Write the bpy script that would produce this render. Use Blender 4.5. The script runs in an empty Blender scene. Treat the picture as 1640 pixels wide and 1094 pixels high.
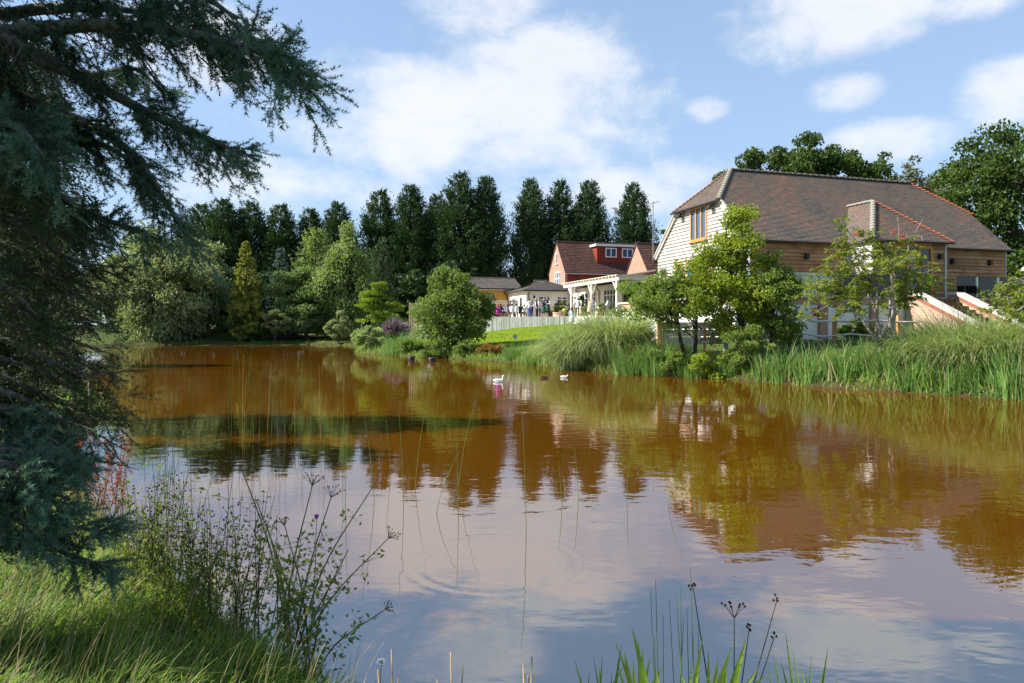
import bpy, bmesh, math, random
import numpy as np
from mathutils import Vector, Matrix

R = math.radians
scene = bpy.context.scene
COL = scene.collection
random.seed(7)
rng = np.random.default_rng(11)

# ------------------------------------------------------------------ camera
FOC, CX, HY, EYE = 1100.0, 820.0, 521.0, 2.1
cam_data = bpy.data.cameras.new('camera')
cam = bpy.data.objects.new('camera', cam_data)
COL.objects.link(cam)
cam.location = (0, 0, EYE)
cam.rotation_euler = (R(90), 0, 0)
cam_data.sensor_width = 36.0
cam_data.lens = 36.0 * FOC / 1640.0
cam_data.shift_y = -(547.0 - HY) / 1640.0
cam_data.clip_start = 0.05
cam_data.clip_end = 4000
scene.camera = cam

# ------------------------------------------------------------------ sun and sky
SUN_EL, SUN_AZ = R(40), R(-94)       # azimuth from +Y towards +X: the sun stands to the left
to_sun = Vector((math.sin(SUN_AZ) * math.cos(SUN_EL), math.cos(SUN_AZ) * math.cos(SUN_EL), math.sin(SUN_EL)))
sun_data = bpy.data.lights.new('sun', 'SUN')
sun_data.energy = 5.0
sun_data.angle = R(0.53)
sun_data.color = (1.0, 0.94, 0.84)
sun = bpy.data.objects.new('sun', sun_data)
COL.objects.link(sun)
sun.rotation_euler = to_sun.to_track_quat('Z', 'Y').to_euler()
sun.location = (-60, 10, 60)

world = bpy.data.worlds.new('World')
scene.world = world
world.use_nodes = True
scene.view_settings.view_transform = 'Standard'
scene.view_settings.look = 'None'
scene.view_settings.exposure = 1.25
scene.view_settings.gamma = 1.0
scene.view_settings.use_curve_mapping = False


class NT:
    """tiny helper for writing node trees"""
    def __init__(s, tree):
        s.t = tree
        tree.nodes.clear()

    def n(s, kind, **kw):
        nd = s.t.nodes.new(kind)
        for k, v in kw.items():
            if k.startswith('i_'):
                key = k[2:]
                key = int(key) if key.isdigit() else key.replace('_', ' ')
                s.set(nd, key, v)
            else:
                setattr(nd, k, v)
        return nd

    def set(s, nd, key, v):
        if isinstance(v, bpy.types.NodeSocket):
            s.t.links.new(v, nd.inputs[key])
        else:
            nd.inputs[key].default_value = v

    def m(s, op, a, b=0.0, c=0.0, clamp=False):
        nd = s.t.nodes.new('ShaderNodeMath')
        nd.operation = op
        nd.use_clamp = clamp
        s.set(nd, 0, a); s.set(nd, 1, b); s.set(nd, 2, c)
        return nd.outputs[0]

    def mix(s, f, a, b, blend='MIX'):
        nd = s.t.nodes.new('ShaderNodeMix')
        nd.data_type = 'RGBA'
        nd.blend_type = blend
        s.set(nd, 0, f)
        for k, v in ((6, a), (7, b)):
            if not isinstance(v, bpy.types.NodeSocket) and len(v) == 3:
                v = (*v, 1)
            s.set(nd, k, v)
        return nd.outputs[2]

    def noise(s, vec, scale, detail=4, rough=0.55, dist=0.0, dim='3D'):
        nd = s.t.nodes.new('ShaderNodeTexNoise')
        nd.noise_dimensions = dim
        if vec is not None:
            s.set(nd, 'Vector', vec)
        nd.inputs['Scale'].default_value = scale
        nd.inputs['Detail'].default_value = detail
        nd.inputs['Roughness'].default_value = rough
        nd.inputs['Distortion'].default_value = dist
        return nd.outputs[0]

    def ramp(s, f, lo, hi, a=0.0, b=1.0, smooth=True):
        nd = s.t.nodes.new('ShaderNodeMapRange')
        nd.interpolation_type = 'SMOOTHSTEP' if smooth else 'LINEAR'
        s.set(nd, 0, f)
        for k, v in ((1, lo), (2, hi), (3, a), (4, b)):
            nd.inputs[k].default_value = v
        return nd.outputs[0]

    def mapping(s, vec, scale=(1, 1, 1), loc=(0, 0, 0), rot=(0, 0, 0)):
        nd = s.t.nodes.new('ShaderNodeMapping')
        s.set(nd, 'Vector', vec)
        nd.inputs['Scale'].default_value = scale
        nd.inputs['Location'].default_value = loc
        nd.inputs['Rotation'].default_value = rot
        return nd.outputs[0]


def build_sky():
    k = NT(world.node_tree)
    sky = k.n('ShaderNodeTexSky', sky_type='NISHITA', sun_disc=False)
    sky.sun_elevation = SUN_EL
    sky.sun_rotation = SUN_AZ
    sky.altitude = 50
    sky.air_density = 1.15
    sky.dust_density = 0.5
    sky.ozone_density = 2.0
    geo = k.n('ShaderNodeTexCoord').outputs['Generated']
    sep = k.n('ShaderNodeSeparateXYZ', i_0=geo)
    x, y, z = sep.outputs
    az = k.m('ARCTAN2', x, y)
    el = k.m('ARCSINE', z)
    dvec = k.n('ShaderNodeCombineXYZ', i_0=az, i_1=k.m('MULTIPLY', el, 1.5), i_2=0.0).outputs[0]
    # the cloud bank stands in the part of the sky over the pond; small clouds everywhere
    n1 = k.noise(k.mapping(dvec, loc=(3.1, 1.7, 0.4)), 5.0, 9, 0.6, 0.25)
    n2 = k.noise(k.mapping(dvec, loc=(7.9, 4.2, 2.0)), 2.3, 9, 0.58, 0.3)
    clouds = [(790, 165, 300, 125, 1.0), (700, 215, 190, 75, .9), (850, 95, 170, 70, 1.0), (770, 15, 120, 55, .9),
              (960, 180, 170, 65, .9), (1320, 25, 170, 62, .85), (1355, 150, 62, 30, .8), (1605, 145, 80, 48, .85),
              (1410, 228, 110, 36, .75), (900, 310, 190, 45, .75), (470, 300, 170, 42, .65), (1122, 174, 42, 25, .7),
              (570, 215, 110, 40, .6), (1110, 275, 70, 26, .5), (1560, 5, 80, 22, .6), (300, 60, 150, 60, .6), (560, 120, 80, 40, .5)]
    field = None
    for px, py, sx, sy, amp in clouds:
        a = math.atan((px - CX) / FOC)
        e = math.atan((HY - py) / FOC * math.cos(a))
        wa, we = sx / FOC * math.cos(a) ** 2, sy / FOC * math.cos(a)
        da = k.m('DIVIDE', k.m('SUBTRACT', az, a), wa)
        de = k.m('DIVIDE', k.m('SUBTRACT', el, e), we)
        d = k.m('ADD', k.m('MULTIPLY', da, da), k.m('MULTIPLY', de, de))
        g = k.m('MULTIPLY', k.m('SUBTRACT', 1.0, d), amp)
        field = g if field is None else k.m('MAXIMUM', field, g)
    field = k.m('MAXIMUM', field, -0.9)
    # outside the named clouds: scattered ones of the same kind
    scat = k.ramp(n2, 0.56, 0.74, -0.9, 0.6)
    field = k.m('MAXIMUM', field, scat)
    n3 = k.noise(k.mapping(dvec, loc=(1.3, 9.1, 5.0)), 17.0, 8, 0.62, 0.2)
    f = k.m('ADD', field, k.m('ADD', k.m('MULTIPLY', k.m('SUBTRACT', n1, 0.5), 4.2), k.m('MULTIPLY', k.m('SUBTRACT', n3, 0.5), 1.4)))
    mask = k.ramp(f, -0.45, 1.25)
    thick = k.ramp(k.m('ADD', f, k.m('MULTIPLY', k.m('SUBTRACT', n2, 0.5), 2.0)), 0.4, 2.4)
    up = k.ramp(el, -0.02, 0.05)
    mask = k.m('MULTIPLY', k.m('MULTIPLY', mask, 0.86), up)
    ccol = k.mix(thick, (6.6, 6.7, 6.85), (5.6, 5.8, 6.1))
    tint = k.mix(1.0, sky.outputs[0], (1.05, 1.12, 1.22), 'MULTIPLY')
    haze = k.ramp(el, 0.0, 0.5, 0.72, 0.5)
    skyc = k.mix(haze, tint, (3.15, 4.35, 6.1))
    col = k.mix(mask, skyc, ccol)
    bg = k.n('ShaderNodeBackground', i_0=col, i_1=0.066)
    out = k.n('ShaderNodeOutputWorld', i_0=bg.outputs[0])


build_sky()

# ------------------------------------------------------------------ materials
MATS = {}
FOL = 0.70      # foliage albedo level


def newmat(name):
    m = bpy.data.materials.new(name)
    m.use_nodes = True
    MATS[name] = m
    return m, NT(m.node_tree)


def principled(k, col, rough=0.7, spec=0.3, bump=None, bstr=0.3, bdist=0.02, metal=0.0):
    p = k.n('ShaderNodeBsdfPrincipled')
    if not isinstance(col, bpy.types.NodeSocket):
        col = (*col[:3], 1)
    k.set(p, 'Base Color', col)
    k.set(p, 'Roughness', rough)
    p.inputs['Specular IOR Level'].default_value = spec
    p.inputs['Metallic'].default_value = metal
    if bump is not None:
        b = k.n('ShaderNodeBump', i_Height=bump)
        b.inputs['Strength'].default_value = bstr
        b.inputs['Distance'].default_value = bdist
        k.set(p, 'Normal', b.outputs[0])
    return p


def mat_plain(name, c, rough=0.7, spec=0.3, var=0.25, scale=6.0, c2=None, metal=0.0, bstr=0.15):
    m, k = newmat(name)
    tc = k.n('ShaderNodeTexCoord').outputs['Object']
    nz = k.noise(tc, scale, 5, 0.6)
    if c2 is None:
        c2 = tuple(v * (1 - var) for v in c)
    col = k.mix(k.ramp(nz, 0.35, 0.7), c, c2)
    p = principled(k, col, rough, spec, nz, bstr, 0.01, metal)
    k.n('ShaderNodeOutputMaterial', i_0=p.outputs[0])
    return m


def mat_leaf(name, c1, c2, trans=0.35, rough=0.55, spec=0.25, tcol=None, gain=1.0):
    """foliage: colour runs from c1 to c2 with the face attribute rnd"""
    m, k = newmat(name)
    at = k.n('ShaderNodeAttribute', attribute_name='rnd').outputs['Fac']
    c1, c2 = tuple(v * FOL for v in c1), tuple(v * FOL for v in c2)
    col = k.mix(at, c1, c2)
    p = principled(k, col, rough, spec)
    tr = k.n('ShaderNodeBsdfTranslucent')
    tc = k.mix(0.55, col, tcol or tuple(min(1, v * 1.5) for v in (c2[0] * 1.1, c2[1] * 1.15, c2[2] * 0.5)))
    k.set(tr, 0, tc)
    mx = k.n('ShaderNodeMixShader', i_0=trans, i_1=p.outputs[0], i_2=tr.outputs[0])
    k.n('ShaderNodeOutputMaterial', i_0=mx.outputs[0])
    return m


def mat_rnd(name, cols, rough=0.8, spec=0.2, scale=3.0, patch=0.35, fine=30, bstr=0.3):
    """pieces (tiles, boards): colour picked by the face attribute rnd, with a patchy weathering on top"""
    m, k = newmat(name)
    at = k.n('ShaderNodeAttribute', attribute_name='rnd').outputs['Fac']
    tc = k.n('ShaderNodeTexCoord').outputs['Object']
    nz = k.noise(tc, scale, 5, 0.6)
    nf = k.noise(tc, fine, 4, 0.6)
    v = k.m('ADD', k.m('MULTIPLY', at, 1 - patch), k.m('MULTIPLY', k.ramp(nz, 0.3, 0.7), patch), clamp=True)
    cr = k.n('ShaderNodeValToRGB', i_0=v)
    el = cr.color_ramp.elements
    n = len(cols)
    el[0].position, el[0].color = 0.0, (*cols[0], 1)
    el[1].position, el[1].color = 1.0, (*cols[-1], 1)
    for i in range(1, n - 1):
        e = el.new(i / (n - 1)); e.color = (*cols[i], 1)
    col = k.mix(k.ramp(nf, 0.35, 0.75, 0.0, 0.35), cr.outputs[0], tuple(c * 0.5 for c in cols[0]))
    p = principled(k, col, rough, spec, nf, bstr, 0.01)
    k.n('ShaderNodeOutputMaterial', i_0=p.outputs[0])
    return m


def mat_wood(name, c1, c2, c3, axis=(1, 1, 1), rough=0.75, obj_random=True, green=None):
    """weathered boards: streaks along the grain, knots, each board its own tone"""
    m, k = newmat(name)
    tc = k.n('ShaderNodeTexCoord').outputs['Object']
    rn = k.n('ShaderNodeObjectInfo').outputs['Random']
    off = k.n('ShaderNodeVectorMath', operation='ADD', i_0=tc, i_1=k.n('ShaderNodeCombineXYZ', i_0=k.m('MULTIPLY', rn, 31.0), i_1=0.0, i_2=k.m('MULTIPLY', rn, 17.0)).outputs[0]).outputs[0]
    st = k.noise(k.mapping(off, scale=axis), 1.0, 6, 0.65, 0.6)
    bl = k.noise(off, 0.9, 3, 0.5)
    a = k.mix(k.ramp(st, 0.3, 0.72), c1, c2)
    tone = k.m('ADD', k.m('MULTIPLY', rn, 0.55), k.m('MULTIPLY', k.ramp(bl, 0.35, 0.68), 0.45))
    col = k.mix(k.ramp(tone, 0.25, 0.85, 0, 0.8), a, c3)
    if green:
        g = k.noise(tc, 0.5, 4, 0.6)
        col = k.mix(k.ramp(g, 0.5, 0.72, 0, 0.55), col, green)
    p = principled(k, col, rough, 0.25, st, 0.35, 0.01)
    k.n('ShaderNodeOutputMaterial', i_0=p.outputs[0])
    return m


def mat_brick(name, c1, c2, mortar, scale=1.0, bump=0.5):
    m, k = newmat(name)
    geo = k.n('ShaderNodeNewGeometry')
    tc = k.n('ShaderNodeTexCoord').outputs['Object']
    sp = k.n('ShaderNodeSeparateXYZ', i_0=tc)
    ns = k.n('ShaderNodeSeparateXYZ', i_0=geo.outputs['True Normal'])
    # run along the wall whichever way it faces (axes of this group of buildings)
    along_u = k.m('ADD', k.m('MULTIPLY', sp.outputs[0], 0.957), k.m('MULTIPLY', sp.outputs[1], 0.29))
    along_v = k.m('ADD', k.m('MULTIPLY', sp.outputs[0], -0.29), k.m('MULTIPLY', sp.outputs[1], 0.957))
    facing = k.m('ABSOLUTE', k.m('ADD', k.m('MULTIPLY', ns.outputs[0], 0.957), k.m('MULTIPLY', ns.outputs[1], 0.29)))
    sel = k.m('GREATER_THAN', facing, 0.7)
    run = k.m('ADD', k.m('MULTIPLY', along_v, sel), k.m('MULTIPLY', along_u, k.m('SUBTRACT', 1.0, sel)))
    uv = k.n('ShaderNodeCombineXYZ', i_0=run, i_1=sp.outputs[2], i_2=0.0).outputs[0]
    b = k.n('ShaderNodeTexBrick', i_Vector=uv)
    b.inputs['Color1'].default_value = (*c1, 1)
    b.inputs['Color2'].default_value = (*c2, 1)
    b.inputs['Mortar'].default_value = (*mortar, 1)
    b.inputs['Scale'].default_value = scale
    b.inputs['Mortar Size'].default_value = 0.012
    b.inputs['Brick Width'].default_value = 0.225
    b.inputs['Row Height'].default_value = 0.075
    b.inputs['Bias'].default_value = -0.1
    nz = k.noise(tc, 1.6, 5, 0.6)
    col = k.mix(k.ramp(nz, 0.4, 0.75, 0, 0.45), b.outputs[0], tuple(v * 0.55 for v in c1))
    p = principled(k, col, 0.85, 0.2, b.outputs['Fac'], -bump, 0.01)
    k.n('ShaderNodeOutputMaterial', i_0=p.outputs[0])
    return m


def mat_glass(name, tint=(0.75, 0.9, 0.85), alpha=0.75):
    m, k = newmat(name)
    tr = k.n('ShaderNodeBsdfTransparent', i_0=(*tint, 1))
    gl = k.n('ShaderNodeBsdfGlossy', i_0=(0.9, 0.95, 0.95, 1))
    gl.inputs['Roughness'].default_value = 0.02
    fr = k.n('ShaderNodeFresnel')
    fr.inputs[0].default_value = 1.5
    f = k.m('ADD', fr.outputs[0], 1 - alpha - 0.05, clamp=True)
    mx = k.n('ShaderNodeMixShader', i_0=f, i_1=tr.outputs[0], i_2=gl.outputs[0])
    k.n('ShaderNodeOutputMaterial', i_0=mx.outputs[0])
    return m


def mat_pane(name, c=(0.02, 0.025, 0.03)):
    m, k = newmat(name)
    p = principled(k, c, 0.04, 0.6)
    k.n('ShaderNodeOutputMaterial', i_0=p.outputs[0])
    return m


def mat_water():
    m, k = newmat('pond_water')
    geo = k.n('ShaderNodeNewGeometry').outputs['Position']
    sp = k.n('ShaderNodeSeparateXYZ', i_0=geo)
    calm = k.ramp(k.noise(k.mapping(geo, scale=(0.6, 1, 1)), 0.12, 3, 0.5), 0.36, 0.66, 0.25, 1.0)
    w1 = k.noise(k.mapping(geo, scale=(0.55, 1.0, 1.0), rot=(0, 0, 0.12)), 2.6, 3, 0.5, 0.3)
    w2 = k.noise(k.mapping(geo, scale=(0.5, 1.0, 1.0)), 9.0, 2, 0.5, 0.2)
    w3 = k.noise(k.mapping(geo, scale=(0.5, 1.0, 1.0)), 0.7, 2, 0.5, 0.2)
    h = k.m('ADD', k.m('MULTIPLY', w1, 0.0062), k.m('ADD', k.m('MULTIPLY', w2, 0.0011), k.m('MULTIPLY', w3, 0.007)))
    h = k.m('MULTIPLY', h, calm)
    # rings where fish have risen
    for cx, cy, r0, wid, amp in ((-0.15, 6.1, 0.72, 0.13, 0.0006), (12.6, 14.2, 0.45, 0.2, 0.0012)):
        dx = k.m('SUBTRACT', sp.outputs[0], cx); dy = k.m('SUBTRACT', sp.outputs[1], cy)
        d = k.m('SQRT', k.m('ADD', k.m('MULTIPLY', dx, dx), k.m('MULTIPLY', dy, dy)))
        q = k.m('DIVIDE', k.m('SUBTRACT', d, r0), wid)
        env = k.m('EXPONENT', k.m('MULTIPLY', k.m('MULTIPLY', q, q), -1.0))
        h = k.m('ADD', h, k.m('MULTIPLY', k.m('MULTIPLY', k.m('SINE', k.m('MULTIPLY', d, 42.0)), env), amp))
    nz = k.noise(geo, 0.25, 3, 0.5)
    col = k.mix(k.ramp(nz, 0.3, 0.7), (0.086, 0.031, 0.001), (0.072, 0.028, 0.001))
    p = principled(k, col, 0.015, 0.5)
    p.inputs['IOR'].default_value = 4.2
    b = k.n('ShaderNodeBump', i_Height=h)
    b.inputs['Strength'].default_value = 1.0
    b.inputs['Distance'].default_value = 1.0
    k.set(p, 'Normal', b.outputs[0])
    k.n('ShaderNodeOutputMaterial', i_0=p.outputs[0])
    return m


def mat_ground():
    m, k = newmat('grass_ground')
    geo = k.n('ShaderNodeNewGeometry').outputs['Position']
    lawn = k.n('ShaderNodeAttribute', attribute_name='lawn').outputs['Fac']
    bank_dark = k.n('ShaderNodeAttribute', attribute_name='mud_shade').outputs['Fac']
    n1 = k.noise(geo, 0.35, 5, 0.6)
    n2 = k.noise(geo, 9.0, 6, 0.7)
    rough_c = k.mix(k.ramp(n1, 0.35, 0.65), (0.04, 0.075, 0.013), (0.075, 0.08, 0.022))
    rough_c = k.mix(k.ramp(n2, 0.3, 0.75, 0, 0.6), rough_c, (0.03, 0.05, 0.012))
    lawn_c = k.mix(k.ramp(n1, 0.3, 0.7), (0.115, 0.185, 0.006), (0.165, 0.215, 0.010))
    lawn_c = k.mix(k.ramp(n2, 0.3, 0.75, 0, 0.4), lawn_c, (0.07, 0.12, 0.008))
    c = k.mix(lawn, rough_c, lawn_c)
    c = k.mix(bank_dark, c, (0.045, 0.03, 0.016))  # dark mud at the waterline, shade under the bank painted in with it
    p = principled(k, c, 0.9, 0.1, n2, 0.6, 0.05)
    k.n('ShaderNodeOutputMaterial', i_0=p.outputs[0])
    return m


M = {}
M['water'] = mat_water()
M['ground'] = mat_ground()
M['bark'] = mat_plain('bark', (0.10, 0.075, 0.055), 0.9, 0.1, 0.5, 8.0, bstr=0.5)
M['bark_grey'] = mat_plain('grey_bark', (0.26, 0.24, 0.21), 0.9, 0.1, 0.55, 10.0, bstr=0.5)
M['bark_dark'] = mat_plain('dark_bark', (0.045, 0.036, 0.028), 0.9, 0.1, 0.5, 12.0, bstr=0.5)
M['bark_lichen'] = mat_plain('lichen_bark', (0.055, 0.045, 0.035), 0.9, 0.1, 0.5, 25.0, c2=(0.14, 0.15, 0.12), bstr=0.5)
M['leyland'] = mat_leaf('leyland_foliage', (0.014, 0.042, 0.013), (0.065, 0.135, 0.033), 0.18)
M['golden'] = mat_leaf('golden_foliage', (0.13, 0.18, 0.03), (0.46, 0.47, 0.09), 0.25)
M['blue_spruce'] = mat_leaf('blue_spruce_foliage', (0.09, 0.15, 0.12), (0.20, 0.28, 0.24), 0.15)
M['willow'] = mat_leaf('grey_willow_foliage', (0.12, 0.16, 0.06), (0.40, 0.47, 0.23), 0.35)
M['broad'] = mat_leaf('mid_green_foliage', (0.07, 0.13, 0.035), (0.27, 0.38, 0.13), 0.3)
M['birch'] = mat_leaf('birch_foliage', (0.11, 0.18, 0.05), (0.36, 0.46, 0.16), 0.35)
M['acid'] = mat_leaf('acid_green_foliage', (0.10, 0.18, 0.015), (0.30, 0.42, 0.04), 0.35)
M['column'] = mat_leaf('clipped_conifer_foliage', (0.04, 0.085, 0.03), (0.10, 0.17, 0.06), 0.2)
M['purple'] = mat_leaf('purple_leaf', (0.09, 0.07, 0.09), (0.26, 0.21, 0.25), 0.25, tcol=(0.35, 0.2, 0.25))
M['hazel'] = mat_leaf('hazel_foliage', (0.07, 0.13, 0.025), (0.25, 0.34, 0.08), 0.4)
M['oak'] = mat_leaf('oak_foliage', (0.035, 0.075, 0.014), (0.11, 0.18, 0.03), 0.3)
M['dullbirch'] = mat_leaf('dull_birch_foliage', (0.10, 0.12, 0.04), (0.20, 0.20, 0.08), 0.35)
M['yellowgreen'] = mat_leaf('yellow_green_foliage', (0.09, 0.17, 0.016), (0.38, 0.46, 0.04), 0.4)
M['applegreen'] = mat_leaf('apple_green_foliage', (0.08, 0.15, 0.025), (0.28, 0.38, 0.08), 0.4)
M['cherry'] = mat_leaf('drooping_leaf_foliage', (0.11, 0.19, 0.02), (0.33, 0.37, 0.05), 0.4)
M['redleaf'] = mat_leaf('red_leaf', (0.55, 0.05, 0.02), (0.75, 0.16, 0.06), 0.4, tcol=(0.8, 0.12, 0.05))
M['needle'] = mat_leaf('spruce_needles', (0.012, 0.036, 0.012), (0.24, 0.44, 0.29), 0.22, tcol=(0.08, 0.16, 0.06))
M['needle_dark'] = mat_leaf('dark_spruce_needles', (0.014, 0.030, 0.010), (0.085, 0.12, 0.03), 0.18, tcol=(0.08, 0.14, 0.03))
M['sedge'] = mat_leaf('sedge_blades', (0.10, 0.18, 0.035), (0.52, 0.62, 0.28), 0.35)
M['iris'] = mat_leaf('iris_blades', (0.028, 0.085, 0.012), (0.24, 0.42, 0.10), 0.35)
M['iris_near'] = mat_leaf('near_iris_blades', (0.14, 0.27, 0.02), (0.46, 0.60, 0.07), 0.45)
M['iris_mid'] = mat_leaf('mid_iris_blades', (0.09, 0.20, 0.02), (0.26, 0.40, 0.06), 0.4)
M['rough_grass'] = mat_leaf('rough_grass_blades', (0.06, 0.17, 0.018), (0.36, 0.53, 0.09), 0.4)
M['straw'] = mat_leaf('straw_stalks', (0.22, 0.16, 0.06), (0.45, 0.38, 0.20), 0.25, tcol=(0.5, 0.4, 0.2))
M['weed'] = mat_leaf('weed_leaves', (0.05, 0.12, 0.02), (0.34, 0.42, 0.09), 0.4)
M['stem'] = mat_plain('green_stem', (0.10, 0.14, 0.03), 0.7, 0.3, 0.4, 12, c2=(0.14, 0.10, 0.03))
M['stem_dark'] = mat_plain('dark_stem', (0.045, 0.04, 0.02), 0.8, 0.2, 0.5, 12)
M['seed'] = mat_plain('seed_heads', (0.035, 0.02, 0.014), 0.9, 0.1, 0.3, 20)
M['lawn_blade'] = mat_leaf('mown_grass', (0.16, 0.26, 0.008), (0.26, 0.34, 0.018), 0.3)
M['dock'] = mat_leaf('rust_red_dock', (0.25, 0.04, 0.012), (0.45, 0.12, 0.03), 0.3, tcol=(0.6, 0.1, 0.03))
M['rusty'] = mat_leaf('rusty_leaves', (0.20, 0.10, 0.02), (0.36, 0.22, 0.05), 0.3)

M['roof'] = mat_rnd('clay_roof_tiles', [(0.085, 0.08, 0.075), (0.145, 0.125, 0.11), (0.19, 0.135, 0.105), (0.30, 0.145, 0.09)], 0.85, 0.2, 0.45, 0.5)
M['roof_house'] = mat_rnd('brown_roof_tiles', [(0.055, 0.032, 0.027), (0.10, 0.05, 0.04), (0.135, 0.07, 0.052)], 0.85, 0.2, 0.4, 0.4)
M['roof_grey'] = mat_rnd('mottled_grey_tiles', [(0.075, 0.07, 0.066), (0.12, 0.105, 0.095), (0.17, 0.135, 0.11)], 0.85, 0.2, 0.5, 0.4)
M['ridge'] = mat_plain('lichened_ridge_tile', (0.15, 0.135, 0.11), 0.9, 0.2, 0.5, 5)
M['hip_orange'] = mat_plain('orange_hip_tile', (0.33, 0.11, 0.055), 0.8, 0.2, 0.45, 6)
M['hip_brown'] = mat_plain('brown_hip_tile', (0.19, 0.095, 0.065), 0.8, 0.2, 0.4, 6)
M['mortar'] = mat_plain('pale_mortar', (0.30, 0.285, 0.235), 0.9, 0.1, 0.3, 8)
M['oak_silver'] = mat_wood('silvered_oak_boards', (0.34, 0.325, 0.295), (0.47, 0.455, 0.42), (0.27, 0.25, 0.215), (0.6, 0.6, 9.0))
M['oak_brown'] = mat_wood('brown_oak_boards', (0.33, 0.165, 0.07), (0.48, 0.275, 0.135), (0.19, 0.09, 0.04), (0.5, 0.5, 10.0), green=(0.30, 0.23, 0.11))
M['oak_frame'] = mat_wood('golden_oak_frame', (0.42, 0.19, 0.05), (0.52, 0.26, 0.08), (0.36, 0.16, 0.05), (3, 3, 3))
M['post'] = mat_wood('orange_timber_post', (0.46, 0.23, 0.08), (0.58, 0.32, 0.13), (0.38, 0.18, 0.06), (5, 5, 1))
M['sleeper'] = mat_wood('grey_timber_planks', (0.55, 0.54, 0.51), (0.74, 0.73, 0.70), (0.45, 0.44, 0.41), (8, 8, 0.8))
M['rail'] = mat_wood('silvery_cleft_rail', (0.42, 0.40, 0.37), (0.62, 0.60, 0.57), (0.33, 0.30, 0.27), (1, 1, 8))
M['cabin'] = mat_wood('orange_shiplap', (0.50, 0.25, 0.04), (0.58, 0.31, 0.06), (0.45, 0.22, 0.04), (0.6, 0.6, 6))
M['bench'] = mat_wood('pale_pine', (0.52, 0.40, 0.26), (0.62, 0.50, 0.34), (0.45, 0.34, 0.2), (1, 6, 6))
M['brick'] = mat_brick('red_brick', (0.36, 0.15, 0.10), (0.44, 0.21, 0.14), (0.42, 0.36, 0.30))
M['brick_ramp'] = mat_brick('beige_pink_brick', (0.33, 0.20, 0.135), (0.42, 0.28, 0.20), (0.40, 0.35, 0.28))
M['soldier'] = mat_plain('soldier_brick', (0.30, 0.125, 0.075), 0.85, 0.2, 0.35, 6)
M['brick_pale'] = mat_brick('pale_stock_brick', (0.30, 0.14, 0.09), (0.37, 0.20, 0.13), (0.34, 0.29, 0.24))
M['hung_tile'] = mat_rnd('dark_red_hung_tiles', [(0.13, 0.022, 0.016), (0.20, 0.032, 0.022), (0.26, 0.05, 0.03)], 0.75, 0.2, 1.0, 0.3)
M['render_white'] = mat_plain('white_render', (0.66, 0.65, 0.63), 0.9, 0.1, 0.1, 1.2)
M['render_cream'] = mat_plain('cream_render', (0.80, 0.73, 0.58), 0.9, 0.1, 0.1, 1.0)
M['white_paint'] = mat_plain('white_paint', (0.72, 0.71, 0.68), 0.5, 0.3, 0.08, 3)
M['cream_paint'] = mat_plain('cream_paint', (0.66, 0.62, 0.51), 0.55, 0.3, 0.08, 3)
M['coping'] = mat_plain('stone_coping', (0.50, 0.47, 0.41), 0.85, 0.2, 0.2, 4)
M['step'] = mat_plain('timber_step', (0.17, 0.10, 0.05), 0.85, 0.2, 0.4, 5)
M['black'] = mat_plain('black_metal', (0.015, 0.015, 0.016), 0.5, 0.4, 0.2, 8)
M['zinc'] = mat_plain('grey_metal', (0.35, 0.36, 0.37), 0.45, 0.5, 0.2, 8, metal=0.6)
M['glass'] = mat_glass('balustrade_glass', (0.70, 0.84, 0.76), 0.95)
M['pane'] = mat_pane('window_pane')
M['pane_sky'] = mat_pane('sky_tinted_pane', (0.05, 0.09, 0.16))  # reflected sky put into the pane's own blue
M['paving'] = mat_plain('paving', (0.38, 0.34, 0.28), 0.85, 0.2, 0.25, 1.5)
M['gravel'] = mat_plain('car_park_gravel', (0.26, 0.23, 0.19), 0.9, 0.1, 0.4, 4)
M['red_sign'] = mat_plain('red_sign', (0.38, 0.02, 0.02), 0.5, 0.3, 0.1, 3)
M['terracotta'] = mat_brick('planter_brick', (0.48, 0.25, 0.17), (0.55, 0.32, 0.22), (0.5, 0.42, 0.34))

# ------------------------------------------------------------------ object helpers
ORG = {}


def P(px, py, Y):
    """point at depth Y seen at photo position px, py"""
    return np.array([(px - CX) / FOC * Y, Y, EYE + (HY - py) / FOC * Y])


def XY(px, Y):
    return (px - CX) / FOC * Y


def tag(o, label=None, cat=None, group=None, kind=None):
    if label: o['label'] = label
    if cat: o['category'] = cat
    if group: o['group'] = group
    if kind: o['kind'] = kind
    return o


def thing(name, label, cat, loc=(0, 0, 0), group=None):
    o = bpy.data.objects.new(name, None)
    o.empty_display_size = 0.3
    COL.objects.link(o)
    o.location = tuple(float(v) for v in loc)
    ORG[o.name] = np.array([float(v) for v in loc])
    return tag(o, label, cat, group)


def org(parent):
    return ORG[parent.name] if parent is not None else np.zeros(3)


def link(name, mesh, parent=None, loc=None, rot=None, scale=None):
    """object with (shared) mesh data; loc in world axes"""
    o = bpy.data.objects.new(name, mesh)
    COL.objects.link(o)
    o.parent = parent
    base = org(parent)
    if loc is not None:
        o.location = tuple(float(v) for v in (np.array(loc, float) - base))
    if rot is not None:
        o.rotation_euler = rot
    if scale is not None:
        o.scale = scale
    ORG[o.name] = base if loc is None else np.array(loc, float)
    return o


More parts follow.
